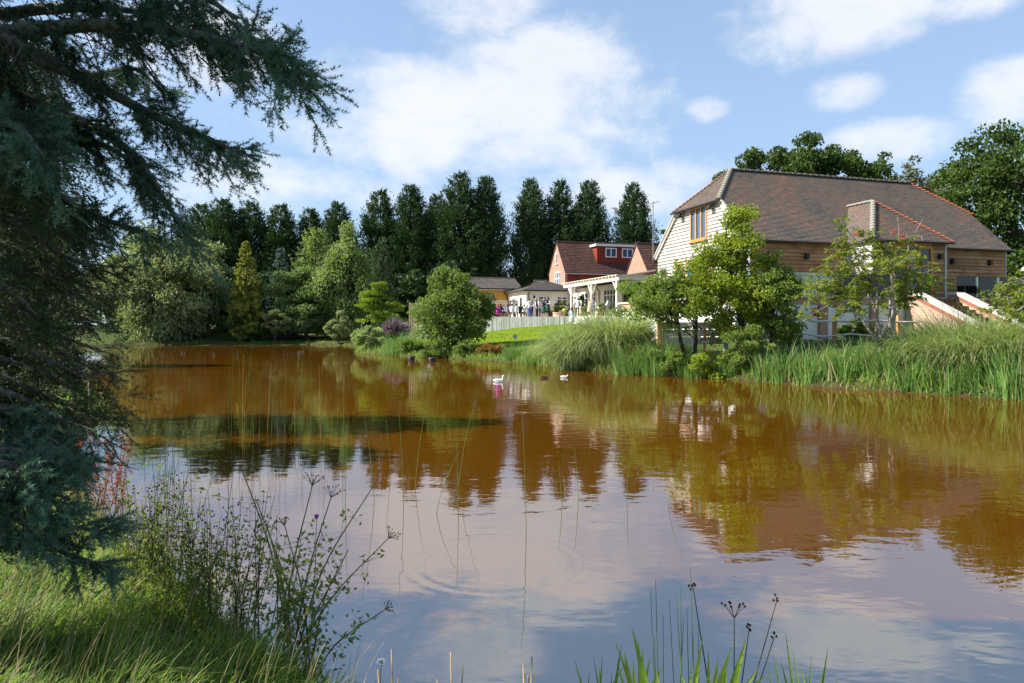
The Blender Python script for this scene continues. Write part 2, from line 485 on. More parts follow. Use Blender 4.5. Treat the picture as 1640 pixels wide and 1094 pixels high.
def np_mesh(name, V, F, mats, rnd=None, fmat=None, smooth=False, center=None):
    """mesh from numpy arrays; F is (n,k) or a list of such arrays"""
    V = np.asarray(V, float)
    if center is not None:
        V = V - center
    if not isinstance(F, (list, tuple)):
        F = [F]
    F = [np.asarray(f, np.int32) for f in F if len(f)]
    me = bpy.data.meshes.new(name)
    nl = sum(f.size for f in F); nf = sum(len(f) for f in F)
    me.vertices.add(len(V)); me.loops.add(nl); me.polygons.add(nf)
    me.vertices.foreach_set('co', V.astype(np.float32).ravel())
    me.loops.foreach_set('vertex_index', np.concatenate([f.ravel() for f in F]))
    ls, s = [], 0
    for f in F:
        ls.append(s + np.arange(len(f), dtype=np.int32) * f.shape[1]); s += f.size
    me.polygons.foreach_set('loop_start', np.concatenate(ls).astype(np.int32))
    for m in (mats if isinstance(mats, (list, tuple)) else [mats]):
        me.materials.append(m)
    if fmat is not None:
        me.polygons.foreach_set('material_index', np.asarray(fmat, np.int32))
    me.polygons.foreach_set('use_smooth', np.full(nf, bool(smooth)))
    if rnd is not None:
        a = me.attributes.new('rnd', 'FLOAT', 'FACE')
        a.data.foreach_set('value', np.asarray(rnd, np.float32))
    me.update(calc_edges=True)
    return me


class MB:
    """collects shapes; build() links them as one mesh object (coordinates are world)"""
    def __init__(s):
        s.v, s.f, s.m = [], [], []

    def add(s, verts, faces, m=0):
        b = len(s.v)
        s.v += [tuple(float(c) for c in v) for v in verts]
        for f in faces:
            s.f.append(tuple(b + i for i in f)); s.m.append(m)

    def hexa(s, c, m=0):
        """8 corners: bottom four then top four"""
        s.add(c, [(3, 2, 1, 0), (4, 5, 6, 7), (0, 1, 5, 4), (1, 2, 6, 5), (2, 3, 7, 6), (3, 0, 4, 7)], m)

    def box(s, fr, a0, a1, b0, b1, c0, c1, m=0):
        """box in a frame fr(a,b,c)->world"""
        s.hexa([fr(a0, b0, c0), fr(a1, b0, c0), fr(a1, b1, c0), fr(a0, b1, c0),
                fr(a0, b0, c1), fr(a1, b0, c1), fr(a1, b1, c1), fr(a0, b1, c1)], m)

    def prism(s, pts0, pts1, m=0):
        n = len(pts0)
        f = [tuple(range(n - 1, -1, -1)), tuple(range(n, 2 * n))]
        f += [(i, (i + 1) % n, n + (i + 1) % n, n + i) for i in range(n)]
        s.add(list(pts0) + list(pts1), f, m)

    def tube(s, pts, radii, sides=6, m=0, cap=True, flat=1.0):
        pts = [np.asarray(p, float) for p in pts]
        n = len(pts)
        if not hasattr(radii, '__len__'):
            radii = [radii] * n
        vs = []
        ref = None
        for i in range(n):
            t = pts[min(i + 1, n - 1)] - pts[max(i - 1, 0)]
            t = t / (np.linalg.norm(t) + 1e-9)
            if ref is None:
                ref = np.array([0, 0, 1.0]) if abs(t[2]) < 0.8 else np.array([1.0, 0, 0])
            a = np.cross(t, ref); a /= np.linalg.norm(a) + 1e-9
            b = np.cross(a, t)
            ref = b
            for k in range(sides):
                an = 2 * math.pi * k / sides
                vs.append(pts[i] + radii[i] * (a * math.cos(an) + b * math.sin(an) * flat))
        fs = []
        for i in range(n - 1):
            for k in range(sides):
                k2 = (k + 1) % sides
                fs.append((i * sides + k, i * sides + k2, (i + 1) * sides + k2, (i + 1) * sides + k))
        if cap:
            fs.append(tuple(range(sides - 1, -1, -1)))
            fs.append(tuple((n - 1) * sides + k for k in range(sides)))
        s.add(vs, fs, m)

    def lathe(s, c, prof, sides=12, m=0, sx=1.0, sy=1.0):
        vs, fs = [], []
        for r, z in prof:
            for k in range(sides):
                a = 2 * math.pi * k / sides
                vs.append((c[0] + r * sx * math.cos(a), c[1] + r * sy * math.sin(a), c[2] + z))
        n = len(prof)
        for i in range(n - 1):
            for k in range(sides):
                k2 = (k + 1) % sides
                fs.append((i * sides + k, i * sides + k2, (i + 1) * sides + k2, (i + 1) * sides + k))
        fs.append(tuple(range(sides - 1, -1, -1)))
        fs.append(tuple((n - 1) * sides + k for k in range(sides)))
        s.add(vs, fs, m)

    def mesh(s, name, mats, center=None, smooth=False, rnd=None):
        me = bpy.data.meshes.new(name)
        c = np.zeros(3) if center is None else np.asarray(center)
        me.from_pydata([tuple(np.asarray(v) - c) for v in s.v], [], s.f)
        for m in (mats if isinstance(mats, (list, tuple)) else [mats]):
            me.materials.append(m)
        me.polygons.foreach_set('material_index', np.array(s.m, np.int32))
        me.polygons.foreach_set('use_smooth', np.full(len(s.f), bool(smooth)))
        if rnd is not None:
            a = me.attributes.new('rnd', 'FLOAT', 'FACE')
            a.data.foreach_set('value', np.full(len(s.f), rnd, np.float32))
        bm = bmesh.new(); bm.from_mesh(me)
        bmesh.ops.recalc_face_normals(bm, faces=bm.faces)
        bm.to_mesh(me); bm.free()
        me.update()
        return me

    def build(s, name, mats, parent=None, smooth=False, rnd=None):
        return link(name, s.mesh(name, mats, org(parent), smooth, rnd), parent)


def WF(a, b, c):
    return (a, b, c)


def frame(o, du, dv):
    o = np.asarray(o, float); du = np.asarray(du, float); dv = np.asarray(dv, float)
    return lambda a, b, c: tuple(o + du * a + dv * b + np.array([0, 0, c]))


def unit(v):
    v = np.asarray(v, float)
    return v / (np.linalg.norm(v, axis=-1, keepdims=True) + 1e-9)


def sstep(x, a, b):
    t = np.clip((np.asarray(x, float) - a) / (b - a), 0, 1)
    return t * t * (3 - 2 * t)


# ------------------------------------------------------------------ terrain and pond
def wl(px, py):
    Y = FOC * EYE / (py - HY)
    return ((px - CX) / FOC * Y, Y)


pond = [wl(1640, 642), wl(1500, 632), wl(1400, 627), wl(1280, 618), wl(1170, 607), wl(1060, 603), wl(960, 597), wl(870, 585),
        wl(760, 577), wl(640, 570), wl(578, 566.5), (-12.6, 54), (-13.5, 62), (-16.5, 71), (-21, 74.5), (-30, 74.5), (-42, 71),
        (-40, 60), (-22, 34), (-13.6, 22), (-9.4, 16), (-8.0, 13), (-5.9, 9.2), (-3.6, 6.4), (-1.9, 4.75), (-0.62, 3.55),
        (0.2, 2.75), (1.5, 2.8), (4, 2.4), (10, 2.8), (15, 5), (17, 10), (16.6, 15.5)]
pond = np.array(pond)
for _ in range(2):
    q = np.roll(pond, -1, axis=0)
    pond = np.stack([pond * 0.75 + q * 0.25, pond * 0.25 + q * 0.75], 1).reshape(-1, 2)
_a, _b = pond, np.roll(pond, -1, axis=0)


def pond_dist(x, y):
    """signed distance to the water's edge, positive on land"""
    x = np.asarray(x, float).ravel(); y = np.asarray(y, float).ravel()
    best = np.full(x.shape, 1e9); inside = np.zeros(x.shape, bool)
    for (ax, ay), (bx, by) in zip(_a, _b):
        ex, ey = bx - ax, by - ay
        t = np.clip(((x - ax) * ex + (y - ay) * ey) / (ex * ex + ey * ey + 1e-12), 0, 1)
        best = np.minimum(best, np.hypot(x - ax - t * ex, y - ay - t * ey))
        c = ((ay > y) != (by > y)) & (x < (bx - ax) * (y - ay) / (by - ay + 1e-12) + ax)
        inside ^= c
    return np.where(inside, -best, best)


def wob(x, y, s, seed=0.0):
    return (np.sin(x * s * 1.3 + 1.7 + seed) * np.cos(y * s * 1.1 + 0.3 + seed) + 0.5 * np.sin(x * s * 2.9 + y * s * 2.3 + seed)) / 1.5


def softmin(a, b):
    h = np.clip(0.5 + 0.5 * (b - a) / 0.4, 0, 1)
    return b + (a - b) * h - 0.2 * h * (1 - h)


def gz(x, y):
    shp = np.shape(x)
    x = np.asarray(x, float).ravel(); y = np.asarray(y, float).ravel()
    d = pond_dist(x, y)
    near = 1 - sstep(y, 9, 16)
    barn = sstep(x + (y - 30) * -0.2, 5, 9) * (1 - near)
    far = sstep(y, 60, 68) * (1 - sstep(x, -16, -8))
    sl = 0.128 + 0.13 * barn - 0.02 * near - 0.05 * far
    cap = 2.1 - 0.8 * barn * (1 - sstep(y, 44, 52)) - 1.6 * near - 0.4 * far
    cap = cap + 1.75 * sstep(x - y * 0.12, 19.5, 21.5) * sstep(y, 27, 31)
    dp = np.clip(d, 0, None)
    land = 0.16 * sstep(dp, 0, 0.35) + softmin(dp * sl, cap) + 0.05 * wob(x, y, 0.9) * sstep(dp, 0.3, 2)
    wat = -0.06 - np.minimum(1.1, 0.45 * np.clip(-d, 0, None))
    z = np.where(d > 0, land, wat)
    return z.reshape(shp) if shp else float(z[0])


def build_terrain():
    xs = np.concatenate([[-2500, -1200, -600, -300, -170, -110, -80, -62], np.arange(-50, -10, 0.9), np.arange(-10, 8, 0.3), np.arange(8, 34, 0.6),
                         [35, 37, 40, 45, 55, 75, 110, 170, 300, 600, 1200, 2500]])
    ys = np.concatenate([[-800, -300, -100, -40, -15, -6], np.arange(-3, 12, 0.25), np.arange(12, 64, 0.6), np.arange(64, 80, 0.9),
                         [82, 86, 92, 100, 115, 140, 180, 260, 400, 700, 1300, 2600]])
    X, Y = np.meshgrid(xs, ys)
    Z = gz(X, Y)
    d = pond_dist(X, Y).reshape(X.shape)
    nx, ny = len(xs), len(ys)
    V = np.stack([X.ravel(), Y.ravel(), Z.ravel()], 1)
    i = np.arange((ny - 1) * (nx - 1)); r, c = i // (nx - 1), i % (nx - 1)
    F = np.stack([r * nx + c, r * nx + c + 1, (r + 1) * nx + c + 1, (r + 1) * nx + c], 1)
    me = np_mesh('ground', V, F, M['ground'], smooth=True)
    lawn = sstep(d, 2.2, 4.0) * sstep(X, -13, -10) * (1 - sstep(X, 6, 9)) * sstep(Y, 38, 42) * (1 - sstep(Y, 66, 70))
    mud_shade = 1 - sstep(d + 0.25 * wob(X, Y, 2.0), 0.05, 0.5)
    for nm, arr in (('lawn', lawn), ('mud_shade', mud_shade)):
        a = me.attributes.new(nm, 'FLOAT', 'POINT')
        a.data.foreach_set('value', arr.ravel().astype(np.float32))
    tag(link('ground', me), kind='structure')
    # the pond: one sheet, cut a little wider than the shore
    me = bpy.data.meshes.new('pond_water')
    c = np.array([pond[:, 0].mean(), pond[:, 1].mean()])
    bm = bmesh.new()
    q = np.roll(pond, -1, axis=0) - np.roll(pond, 1, axis=0)
    nrm = np.stack([q[:, 1], -q[:, 0]], 1); nrm /= np.linalg.norm(nrm, axis=1, keepdims=True) + 1e-9
    sgn = 1 if pond_dist(pond[:, 0] + nrm[:, 0] * 0.3, pond[:, 1] + nrm[:, 1] * 0.3).mean() > 0 else -1
    vs = [bm.verts.new((p[0] + n[0] * sgn * 0.18, p[1] + n[1] * sgn * 0.18, 0)) for p, n in zip(pond, nrm)]
    f = bm.faces.new(vs)
    bmesh.ops.triangulate(bm, faces=[f])
    bmesh.ops.recalc_face_normals(bm, faces=bm.faces)
    for f in bm.faces:
        if f.normal.z < 0: f.normal_flip()
    bm.to_mesh(me); bm.free()
    me.materials.append(M['water'])
    tag(link('pond_water', me), kind='structure')


build_terrain()

# ------------------------------------------------------------------ buildings
U = np.array([0.957, 0.290, 0]); Vv = np.array([-0.290, 0.957, 0])


def tile_rows(fr, q0, q1, amin, amax, gauge, width, lift, seedrng):
    """courses of tiles on a sloping plane: fr(a, q, lift) -> world (a along the eave, q up the slope);
    amin(q), amax(q) bound each course"""
    Vs, Fs, rs = [], [], []
    n = int((q1 - q0) / gauge)
    cnt = 0
    for i in range(n + 1):
        qa = q0 + i * gauge; qb = min(qa + gauge * 1.06, q1)
        if qb - qa < 0.01: break
        lo0, hi0, lo1, hi1 = amin(qa), amax(qa), amin(qb), amax(qb)
        if hi0 - lo0 < 0.05: break
        a = np.arange(lo0 - width * (0.5 if i % 2 else 1.0), hi0, width)
        for x in a:
            xa, xb = x + 0.006, x + width - 0.006
            p0, p1 = max(xa, lo0), min(xb, hi0)
            p3, p2 = max(xa, lo1), min(xb, hi1)
            if p1 - p0 < 0.01: continue
            if p2 < p3: p2 = p3 = min(max(xa, lo1), hi1)
            j = seedrng.uniform(-0.004, 0.006)
            Vs += [fr(p0, qa, 0), fr(p1, qa, 0), fr(p1, qa, lift + j), fr(p0, qa, lift + j), fr(p2, qb, 0.004), fr(p3, qb, 0.004)]
            Fs += [(cnt, cnt + 1, cnt + 2, cnt + 3), (cnt + 3, cnt + 2, cnt + 4, cnt + 5)]
            r = seedrng.random()
            rs += [r, r]
            cnt += 6
    return np.array(Vs), np.array(Fs), np.array(rs)


def tiles_obj(parent, groups, mat, name='tile_courses'):
    V, F, r, off = [], [], [], 0
    for v, f, q in groups:
        V.append(v); F.append(f + off); r.append(q); off += len(v)
    me = np_mesh(name, np.concatenate(V), np.concatenate(F), mat, np.concatenate(r), center=org(parent))
    return tag(link(name, me, parent), kind='stuff')


def ridge_piece_mesh(name, length, rad, mat, tilt=0.012):
    m = MB()
    pr = [(rad * math.cos(a), rad * math.sin(a) * 0.8) for a in np.linspace(0, math.pi, 6)]
    p0 = [(-length / 2, x, z + tilt) for x, z in pr]
    p1 = [(length / 2, x * 0.92, z - tilt) for x, z in pr]
    m.prism(p0, p1)
    return m.mesh(name, mat, smooth=False)


def line_of_pieces(name, mesh, parent, a, b, step):
    a, b = np.asarray(a, float), np.asarray(b, float)
    L = np.linalg.norm(b - a); n = max(1, round(L / step)); d = (b - a) / L
    yaw = math.atan2(d[1], d[0]); pitch = -math.asin(d[2])
    for i in range(n):
        p = a + d * (i + 0.5) * L / n
        link(name, mesh, parent, p, (random.uniform(-0.03, 0.03), pitch, yaw), (L / n / step, 1, 1))


def window(parent, fr, a0, a1, b0, b1, cols, fmat, pmat, transom=None, bar=0.07, depth=0.08, name='window', sill=None, rows=1):
    """frame bars as one part, each pane a child; fr(a, b, out)"""
    m = MB()
    m.box(fr, a0, a1, b0, b0 + bar, -0.02, depth); m.box(fr, a0, a1, b1 - bar, b1, -0.02, depth)
    m.box(fr, a0, a0 + bar, b0 + bar, b1 - bar, -0.02, depth); m.box(fr, a1 - bar, a1, b0 + bar, b1 - bar, -0.02, depth)
    w = (a1 - a0 - bar) / cols
    for i in range(1, cols):
        m.box(fr, a0 + i * w, a0 + i * w + bar, b0 + bar, b1 - bar, -0.02, depth - 0.004)
    hs = [b0 + bar, b1 - bar]
    if transom:
        zt = b0 + (b1 - b0) * transom
        m.box(fr, a0 + bar, a1 - bar, zt - bar * 0.4, zt + bar * 0.4, -0.02, depth - 0.008)
        hs = [b0 + bar, zt, b1 - bar]
    if sill:
        m.box(fr, a0 - 0.06, a1 + 0.06, b0 - 0.06, b0, -0.02, depth + 0.09)
    o = m.build(name, fmat, parent)
    for i in range(cols):
        for h0, h1 in zip(hs[:-1], hs[1:]):
            g = MB()
            g.box(fr, a0 + bar + i * w - 0.01, a0 + (i + 1) * w + 0.01, h0, h1, -0.01, 0.022)
            g.build('pane', pmat, o)
    return o


# ---- the barn
B0 = np.array([11.747, 34.0, 0.0])
BF = frame(B0, U, Vv)             # s along the long wall, t from the pond side to the back, z height
BW, BL, ZE, ZR, ZH = 9.07, 16.9, 6.6, 10.9, 8.85
KS = (ZR - ZE) / (BW / 2)         # slope
ZT = 3.5                          # terrace level


def build_barn():
    barn = thing('barn', 'large oak clad barn with half hipped brown clay tile roof above the pond', 'barn', BF(BL / 2, BW / 2, 1.2))
    # the shell behind the boards
    m = MB()
    sec = [(0, 1.0), (BW, 1.0), (BW, ZE - 0.05)]
    th = (ZH - ZE) / KS
    sec += [(BW - th, ZH - 0.05), (th, ZH - 0.05), (0, ZE - 0.05)]
    m.prism([BF(0.0, t, z) for t, z in sec], [BF(BL, t, z) for t, z in sec])
    m.prism([BF(0.0, th, ZH - 0.05), BF(0.0, BW - th, ZH - 0.05), BF(2.0, BW / 2, ZR - 0.12)],
            [BF(BL, th, ZH - 0.05), BF(BL, BW - th, ZH - 0.05), BF(BL - 2.0, BW / 2, ZR - 0.12)])
    wall = m.build('wall', M['oak_brown'], barn)
    # gable boards (silver), each one its own
    rows = np.arange(1.45, ZH - 0.02, 0.19)
    holes = [(3.62, 5.33, 6.8, 8.72), (6.2, 6.9, 4.9, 5.75), (3.3, 5.7, 3.5, 5.75)]
    for z in rows:
        z1 = min(z + 0.2, ZH - 0.04)
        def lim(zz):
            return max(0.0, (zz - ZE) / KS)
        lo, hi = lim(z1), BW - lim(z1)
        segs = [(lo, hi)]
        for h0, h1, hz0, hz1 in holes:
            if z + 0.1 > hz0 and z + 0.1 < hz1:
                ns = []
                for a, b in segs:
                    if h1 <= a or h0 >= b: ns.append((a, b)); continue
                    if h0 > a: ns.append((a, h0))
                    if h1 < b: ns.append((h1, b))
                segs = ns
        for a, b in segs:
            g = MB()
            la, lb = (lim(z) if abs(a - lo) < 1e-6 else a), (BW - lim(z) if abs(b - hi) < 1e-6 else b)
            dz = random.uniform(-0.008, 0.008)
            g.hexa([BF(-0.085, la, z + dz), BF(-0.085, lb, z - dz), BF(0.01, lb, z), BF(0.01, la, z),
                    BF(-0.022, a, z1), BF(-0.022, b, z1), BF(0.01, b, z1), BF(0.01, a, z1)])
            g.build('board', M['oak_silver'], wall)
    # pond-side boards (brown), broken where the bay stands
    S0, S1 = 5.8, 10.4
    for z in np.arange(ZT, ZE - 0.12, 0.19):
        z1 = z + 0.2
        for a0, a1 in ((0.05, S0), (S1, BL - 0.05)):
            j = sorted([a0, a1] + [random.uniform(a0 + 0.8, a1 - 0.8)] + ([random.uniform(a0 + 0.8, a1 - 0.8)] if random.random() < 0.4 else []))
            for a, b in zip(j[:-1], j[1:]):
                if b - a < 0.15: continue
                dz = random.uniform(-0.008, 0.008)
                g = MB()
                g.hexa([BF(a + 0.003, -0.085, z + dz), BF(b - 0.003, -0.085, z - dz), BF(b - 0.003, 0.01, z), BF(a + 0.003, 0.01, z),
                        BF(a + 0.003, -0.022, z1), BF(b - 0.003, -0.022, z1), BF(b - 0.003, 0.01, z1), BF(a + 0.003, 0.01, z1)])
                g.build('board', M['oak_brown'], wall)
    for s0, t0 in ((-0.04, -0.075), (BL - 0.06, -0.075)):
        g = MB(); g.box(BF, s0, s0 + 0.1, t0, t0 + 0.1, 1.3, ZE - 0.1); g.build('corner_post', M['oak_silver'], wall)
    # bay (porch) walls
    g = MB(); g.box(BF, S0, S1, -1.8, 0.0, ZT - 0.5, ZE - 0.2); bay = g.build('bay_wall', M['oak_brown'], barn)
    for z in np.arange(ZT, ZE - 0.2, 0.19):
        g = MB()
        g.hexa([BF(S0 - 0.06, -1.8, z), BF(S0 - 0.06, 0, z), BF(S0 + 0.01, 0, z), BF(S0 + 0.01, -1.8, z),
                BF(S0 - 0.02, -1.8, z + .2), BF(S0 - 0.02, 0, z + .2), BF(S0 + 0.01, 0, z + .2), BF(S0 + 0.01, -1.8, z + .2)])
        g.build('board', M['oak_silver'], bay)
        for a, b in ((S0, 7.1), (9.55, S1)):
            if z > ZE - 0.5: continue
            g = MB()
            g.hexa([BF(a, -1.865, z), BF(b, -1.865, z), BF(b, -1.79, z), BF(a, -1.79, z),
                    BF(a, -1.822, z + .2), BF(b, -1.822, z + .2), BF(b, -1.79, z + .2), BF(a, -1.79, z + .2)])
            g.build('board', M['oak_brown'], bay)
    for s0 in (S0 - 0.07, S1 - 0.05):
        g = MB(); g.box(BF, s0, s0 + 0.12, -1.885, -1.76, ZT - 0.2, ZE - 0.25); g.build('corner_post', M['oak_silver'], bay)
    g = MB(); g.box(BF, 7.1, 9.55, -1.84, -1.79, ZE - 0.5, ZE - 0.22); g.build('lintel', M['oak_frame'], bay)
    fr = lambda a, b, c: BF(a, -1.80 - c, b)
    window(barn, fr, 7.1, 9.55, ZT, ZE - 0.5, 3, M['oak_frame'], M['pane'], transom=0.62, bar=0.12, name='glazed_door')
    # gable windows
    fr = lambda a, b, c: BF(-0.02 - c, a, b)
    window(barn, fr, 3.62, 5.33, 6.8, 8.72, 3, M['oak_frame'], M['pane_sky'], bar=0.13, sill=True)
    window(barn, fr, 6.2, 6.9, 4.9, 5.75, 1, M['oak_frame'], M['pane'], bar=0.1, sill=True)
    window(barn, fr, 3.3, 5.7, ZT, 5.75, 3, M['oak_frame'], M['pane_sky'], bar=0.13)
    # barge boards down the gable
    for sgn, t_e in ((1, 0.0), (-1, BW)):
        g = MB()
        for w0, w1, d0, d1 in ((0.0, 0.2, -0.16, -0.08), (0.2, 0.3, -0.2, -0.08)):
            pa = (t_e - sgn * 0.28, ZE - 0.28 * KS); pb = (t_e + sgn * (th - 0.02), ZH - 0.02)
            lo = lambda p, k: (p[0] + sgn * k * 0.69, p[1] - k * 0.72)
            o = -0.05
            c = [lo(pa, o + 0.30 - w0), lo(pb, o + 0.30 - w0), lo(pb, o + 0.30 - w1), lo(pa, o + 0.30 - w1)]
            g.prism([BF(d0, *q) for q in c], [BF(d1, *q) for q in c])
        g.build('barge_board', M['oak_silver'], barn)
    # roof: under-sheets, tile courses, hips and ridges
    e = 0.28
    sl = math.hypot(1, KS)
    m = MB()
    def sheet(pts, th_=0.09):
        m.prism([np.array(p) + np.array([0, 0, -th_]) for p in pts], pts)
    zlow = ZE - e * KS
    for sgn, t_e in ((1, -e), (-1, BW + e)):
        tb = t_e + sgn * (e + th)
        sheet([BF(-0.15, t_e, zlow), BF(BL + 0.15, t_e, zlow), BF(BL + 0.15, tb, ZH), BF(BL - 2.03, BW / 2, ZR), BF(2.03, BW / 2, ZR), BF(-0.15, tb, ZH)])
    he = 0.3
    for s_e, s_r in ((-he, 2.03), (BL + he, BL - 2.03)):
        sheet([BF(s_e, th - 0.15, ZH - 0.15), BF(s_e, BW - th + 0.15, ZH - 0.15), BF(s_r, BW / 2, ZR)])
    bz = zlow; be = 0.25; bc = (S0 + S1) / 2; bh = (S1 - S0) / 2 + be
    bzr = bz + bh * KS * 0.99
    tf = -1.8 - be
    sheet([BF(S0 - be, tf, bz), BF(S1 + be, tf, bz), BF(bc, tf + bh, bzr)])
    sheet([BF(S0 - be, tf, bz), BF(bc, tf + bh, bzr), BF(bc, 2.35, bzr), BF(S0 - be, 2.35, bz)])
    sheet([BF(S1 + be, tf, bz), BF(bc, tf + bh, bzr), BF(bc, 2.35, bzr), BF(S1 + be, 2.35, bz)])
    roof = m.build('roof', M['roof'], barn, rnd=0.3)
    trg = np.random.default_rng(5)
    groups = []
    nrm = np.array([0, -KS, 1]) / sl
    def plane(s_or, t_or, z_or, da, dq):
        """a runs along da, q up along dq (both in s,t,z)"""
        da, dq = np.array(da, float), np.array(dq, float)
        nn = np.cross(da, dq); nn = nn if nn[2] > 0 else -nn
        o = np.array([s_or, t_or, z_or])
        def f(a, q, l):
            p = o + da * a + dq * q + nn * l
            return BF(*p)
        return f
    L = (BW / 2 + e) * sl
    qh = (ZH - zlow) / KS * sl
    ins = lambda q: -0.17 if q < qh else -0.17 + (q - qh) / (L - qh) * 2.2
    f = plane(0, -e, zlow, (1, 0, 0), (0, 1 / sl, KS / sl))
    groups.append(tile_rows(f, -0.05, L, ins, lambda q: BL - ins(q), 0.115, 0.19, 0.03, trg))
    dq = np.array([2.03 + he, 0, ZR - ZH + 0.15]); Lh = np.linalg.norm(dq); dq /= Lh
    f = plane(-he, 0, ZH - 0.15, (0, 1, 0), dq)
    g0, g1 = th - 0.17, BW - th + 0.17
    groups.append(tile_rows(f, -0.05, Lh, lambda q: g0 + (BW / 2 - g0) * max(q, 0) / Lh, lambda q: g1 + (BW / 2 - g1) * max(q, 0) / Lh, 0.115, 0.19, 0.03, trg))
    dq = np.array([0, bh, bzr - bz]); Lb = np.linalg.norm(dq); dq /= Lb
    f = plane(0, tf, bz, (1, 0, 0), dq)
    groups.append(tile_rows(f, -0.05, Lb, lambda q: S0 - be + bh * max(q, 0) / Lb, lambda q: S1 + be - bh * max(q, 0) / Lb, 0.115, 0.19, 0.03, trg))
    for s_e, sg in ((S0 - be, 1), (S1 + be, -1)):
        dq = np.array([sg * bh, 0, bzr - bz]); dq /= Lb
        f = plane(s_e, 0, bz, (0, 1, 0), dq)
        groups.append(tile_rows(f, -0.05, Lb, lambda q: tf + bh * max(q, 0) / Lb, lambda q: min(2.3, (bz + max(q, 0) / Lb * (bzr - bz) - ZE) / KS + 0.25), 0.115, 0.19, 0.03, trg))
    tiles_obj(roof, groups, M['roof'])
    rid = ridge_piece_mesh('ridge_tile', 0.42, 0.15, M['ridge'])
    hipo = ridge_piece_mesh('hip_tile', 0.24, 0.11, M['hip_orange'], 0.03)
    hipb = ridge_piece_mesh('hip_tile', 0.24, 0.11, M['hip_brown'], 0.03)
    hipg = ridge_piece_mesh('hip_tile', 0.3, 0.14, M['mortar'], 0.02)
    line_of_pieces('ridge_tile', rid, roof, BF(2.03, BW / 2, ZR + 0.0), BF(BL - 2.03, BW / 2, ZR + 0.0), 0.42)
    line_of_pieces('hip_tile', hipg, roof, BF(-he, th - 0.15, ZH - 0.14), BF(2.03, BW / 2, ZR), 0.3)
    line_of_pieces('hip_tile', hipb, roof, BF(-he, BW - th + 0.15, ZH - 0.14), BF(2.03, BW / 2, ZR), 0.24)
    line_of_pieces('hip_tile', hipo, roof, BF(BL + he, th - 0.15, ZH - 0.14), BF(BL - 2.03, BW / 2, ZR), 0.24)
    line_of_pieces('hip_tile', hipg, roof, BF(S0 - be, tf, bz + 0.02), BF(bc, tf + bh, bzr + 0.02), 0.3)
    line_of_pieces('hip_tile', hipo, roof, BF(S1 + be, tf, bz + 0.02), BF(bc, tf + bh, bzr + 0.02), 0.24)
    line_of_pieces('ridge_tile', hipg, roof, BF(bc, tf + bh, bzr + 0.02), BF(bc, 2.3, bzr + 0.02), 0.3)
    # gutters
    for s0, s1, t in ((-0.2, S0 - be - 0.05, -e - 0.06), (S1 + be + 0.05, BL + 0.2, -e - 0.06), (S0 - be - 0.05, S1 + be + 0.05, tf - 0.06)):
        g = MB(); g.tube([BF(s0, t, zlow - 0.05), BF(s1, t, zlow - 0.05)], 0.055, 6); g.build('gutter', M['black'], barn)
    g = MB(); g.tube([BF(-he - 0.05, th - 0.3, ZH - 0.19), BF(-he - 0.05, BW - th + 0.3, ZH - 0.19)], 0.06, 6); g.build('gutter', M['black'], barn)
    # wall lamps and flood lights
    lm = MB(); lm.box(WF, -0.09, 0.09, -0.09, 0.09, -0.14, 0.14); lm.box(WF, -0.05, 0.05, 0.05, 0.16, -0.04, 0.04); lm = lm.mesh('wall_lamp', M['black'])
    for s, t in ((0.9, -0.16), (3.3, -0.16), (11.0, -0.16), (12.9, -0.16), (15.6, -0.16), (9.95, -1.98)):
        link('wall_lamp', lm, barn, BF(s, t, 5.6), (0, 0, math.atan2(U[1], U[0])))
    link('wall_lamp', lm, barn, BF(-0.16, 8.2, 5.3), (0, 0, math.atan2(U[1], U[0]) - math.pi / 2))
    fl = MB(); fl.box(WF, -0.16, 0.16, -0.05, 0.05, -0.12, 0.12); fl.tube([(0, 0.05, 0), (0, 0.3, 0.05)], 0.03, 5); fl = fl.mesh('flood_light', M['black'])
    for t in (3.05, 6.15):
        link('flood_light', fl, barn, BF(-0.32, t, 8.45), (-0.5, 0, math.atan2(U[1], U[0]) - math.pi / 2))


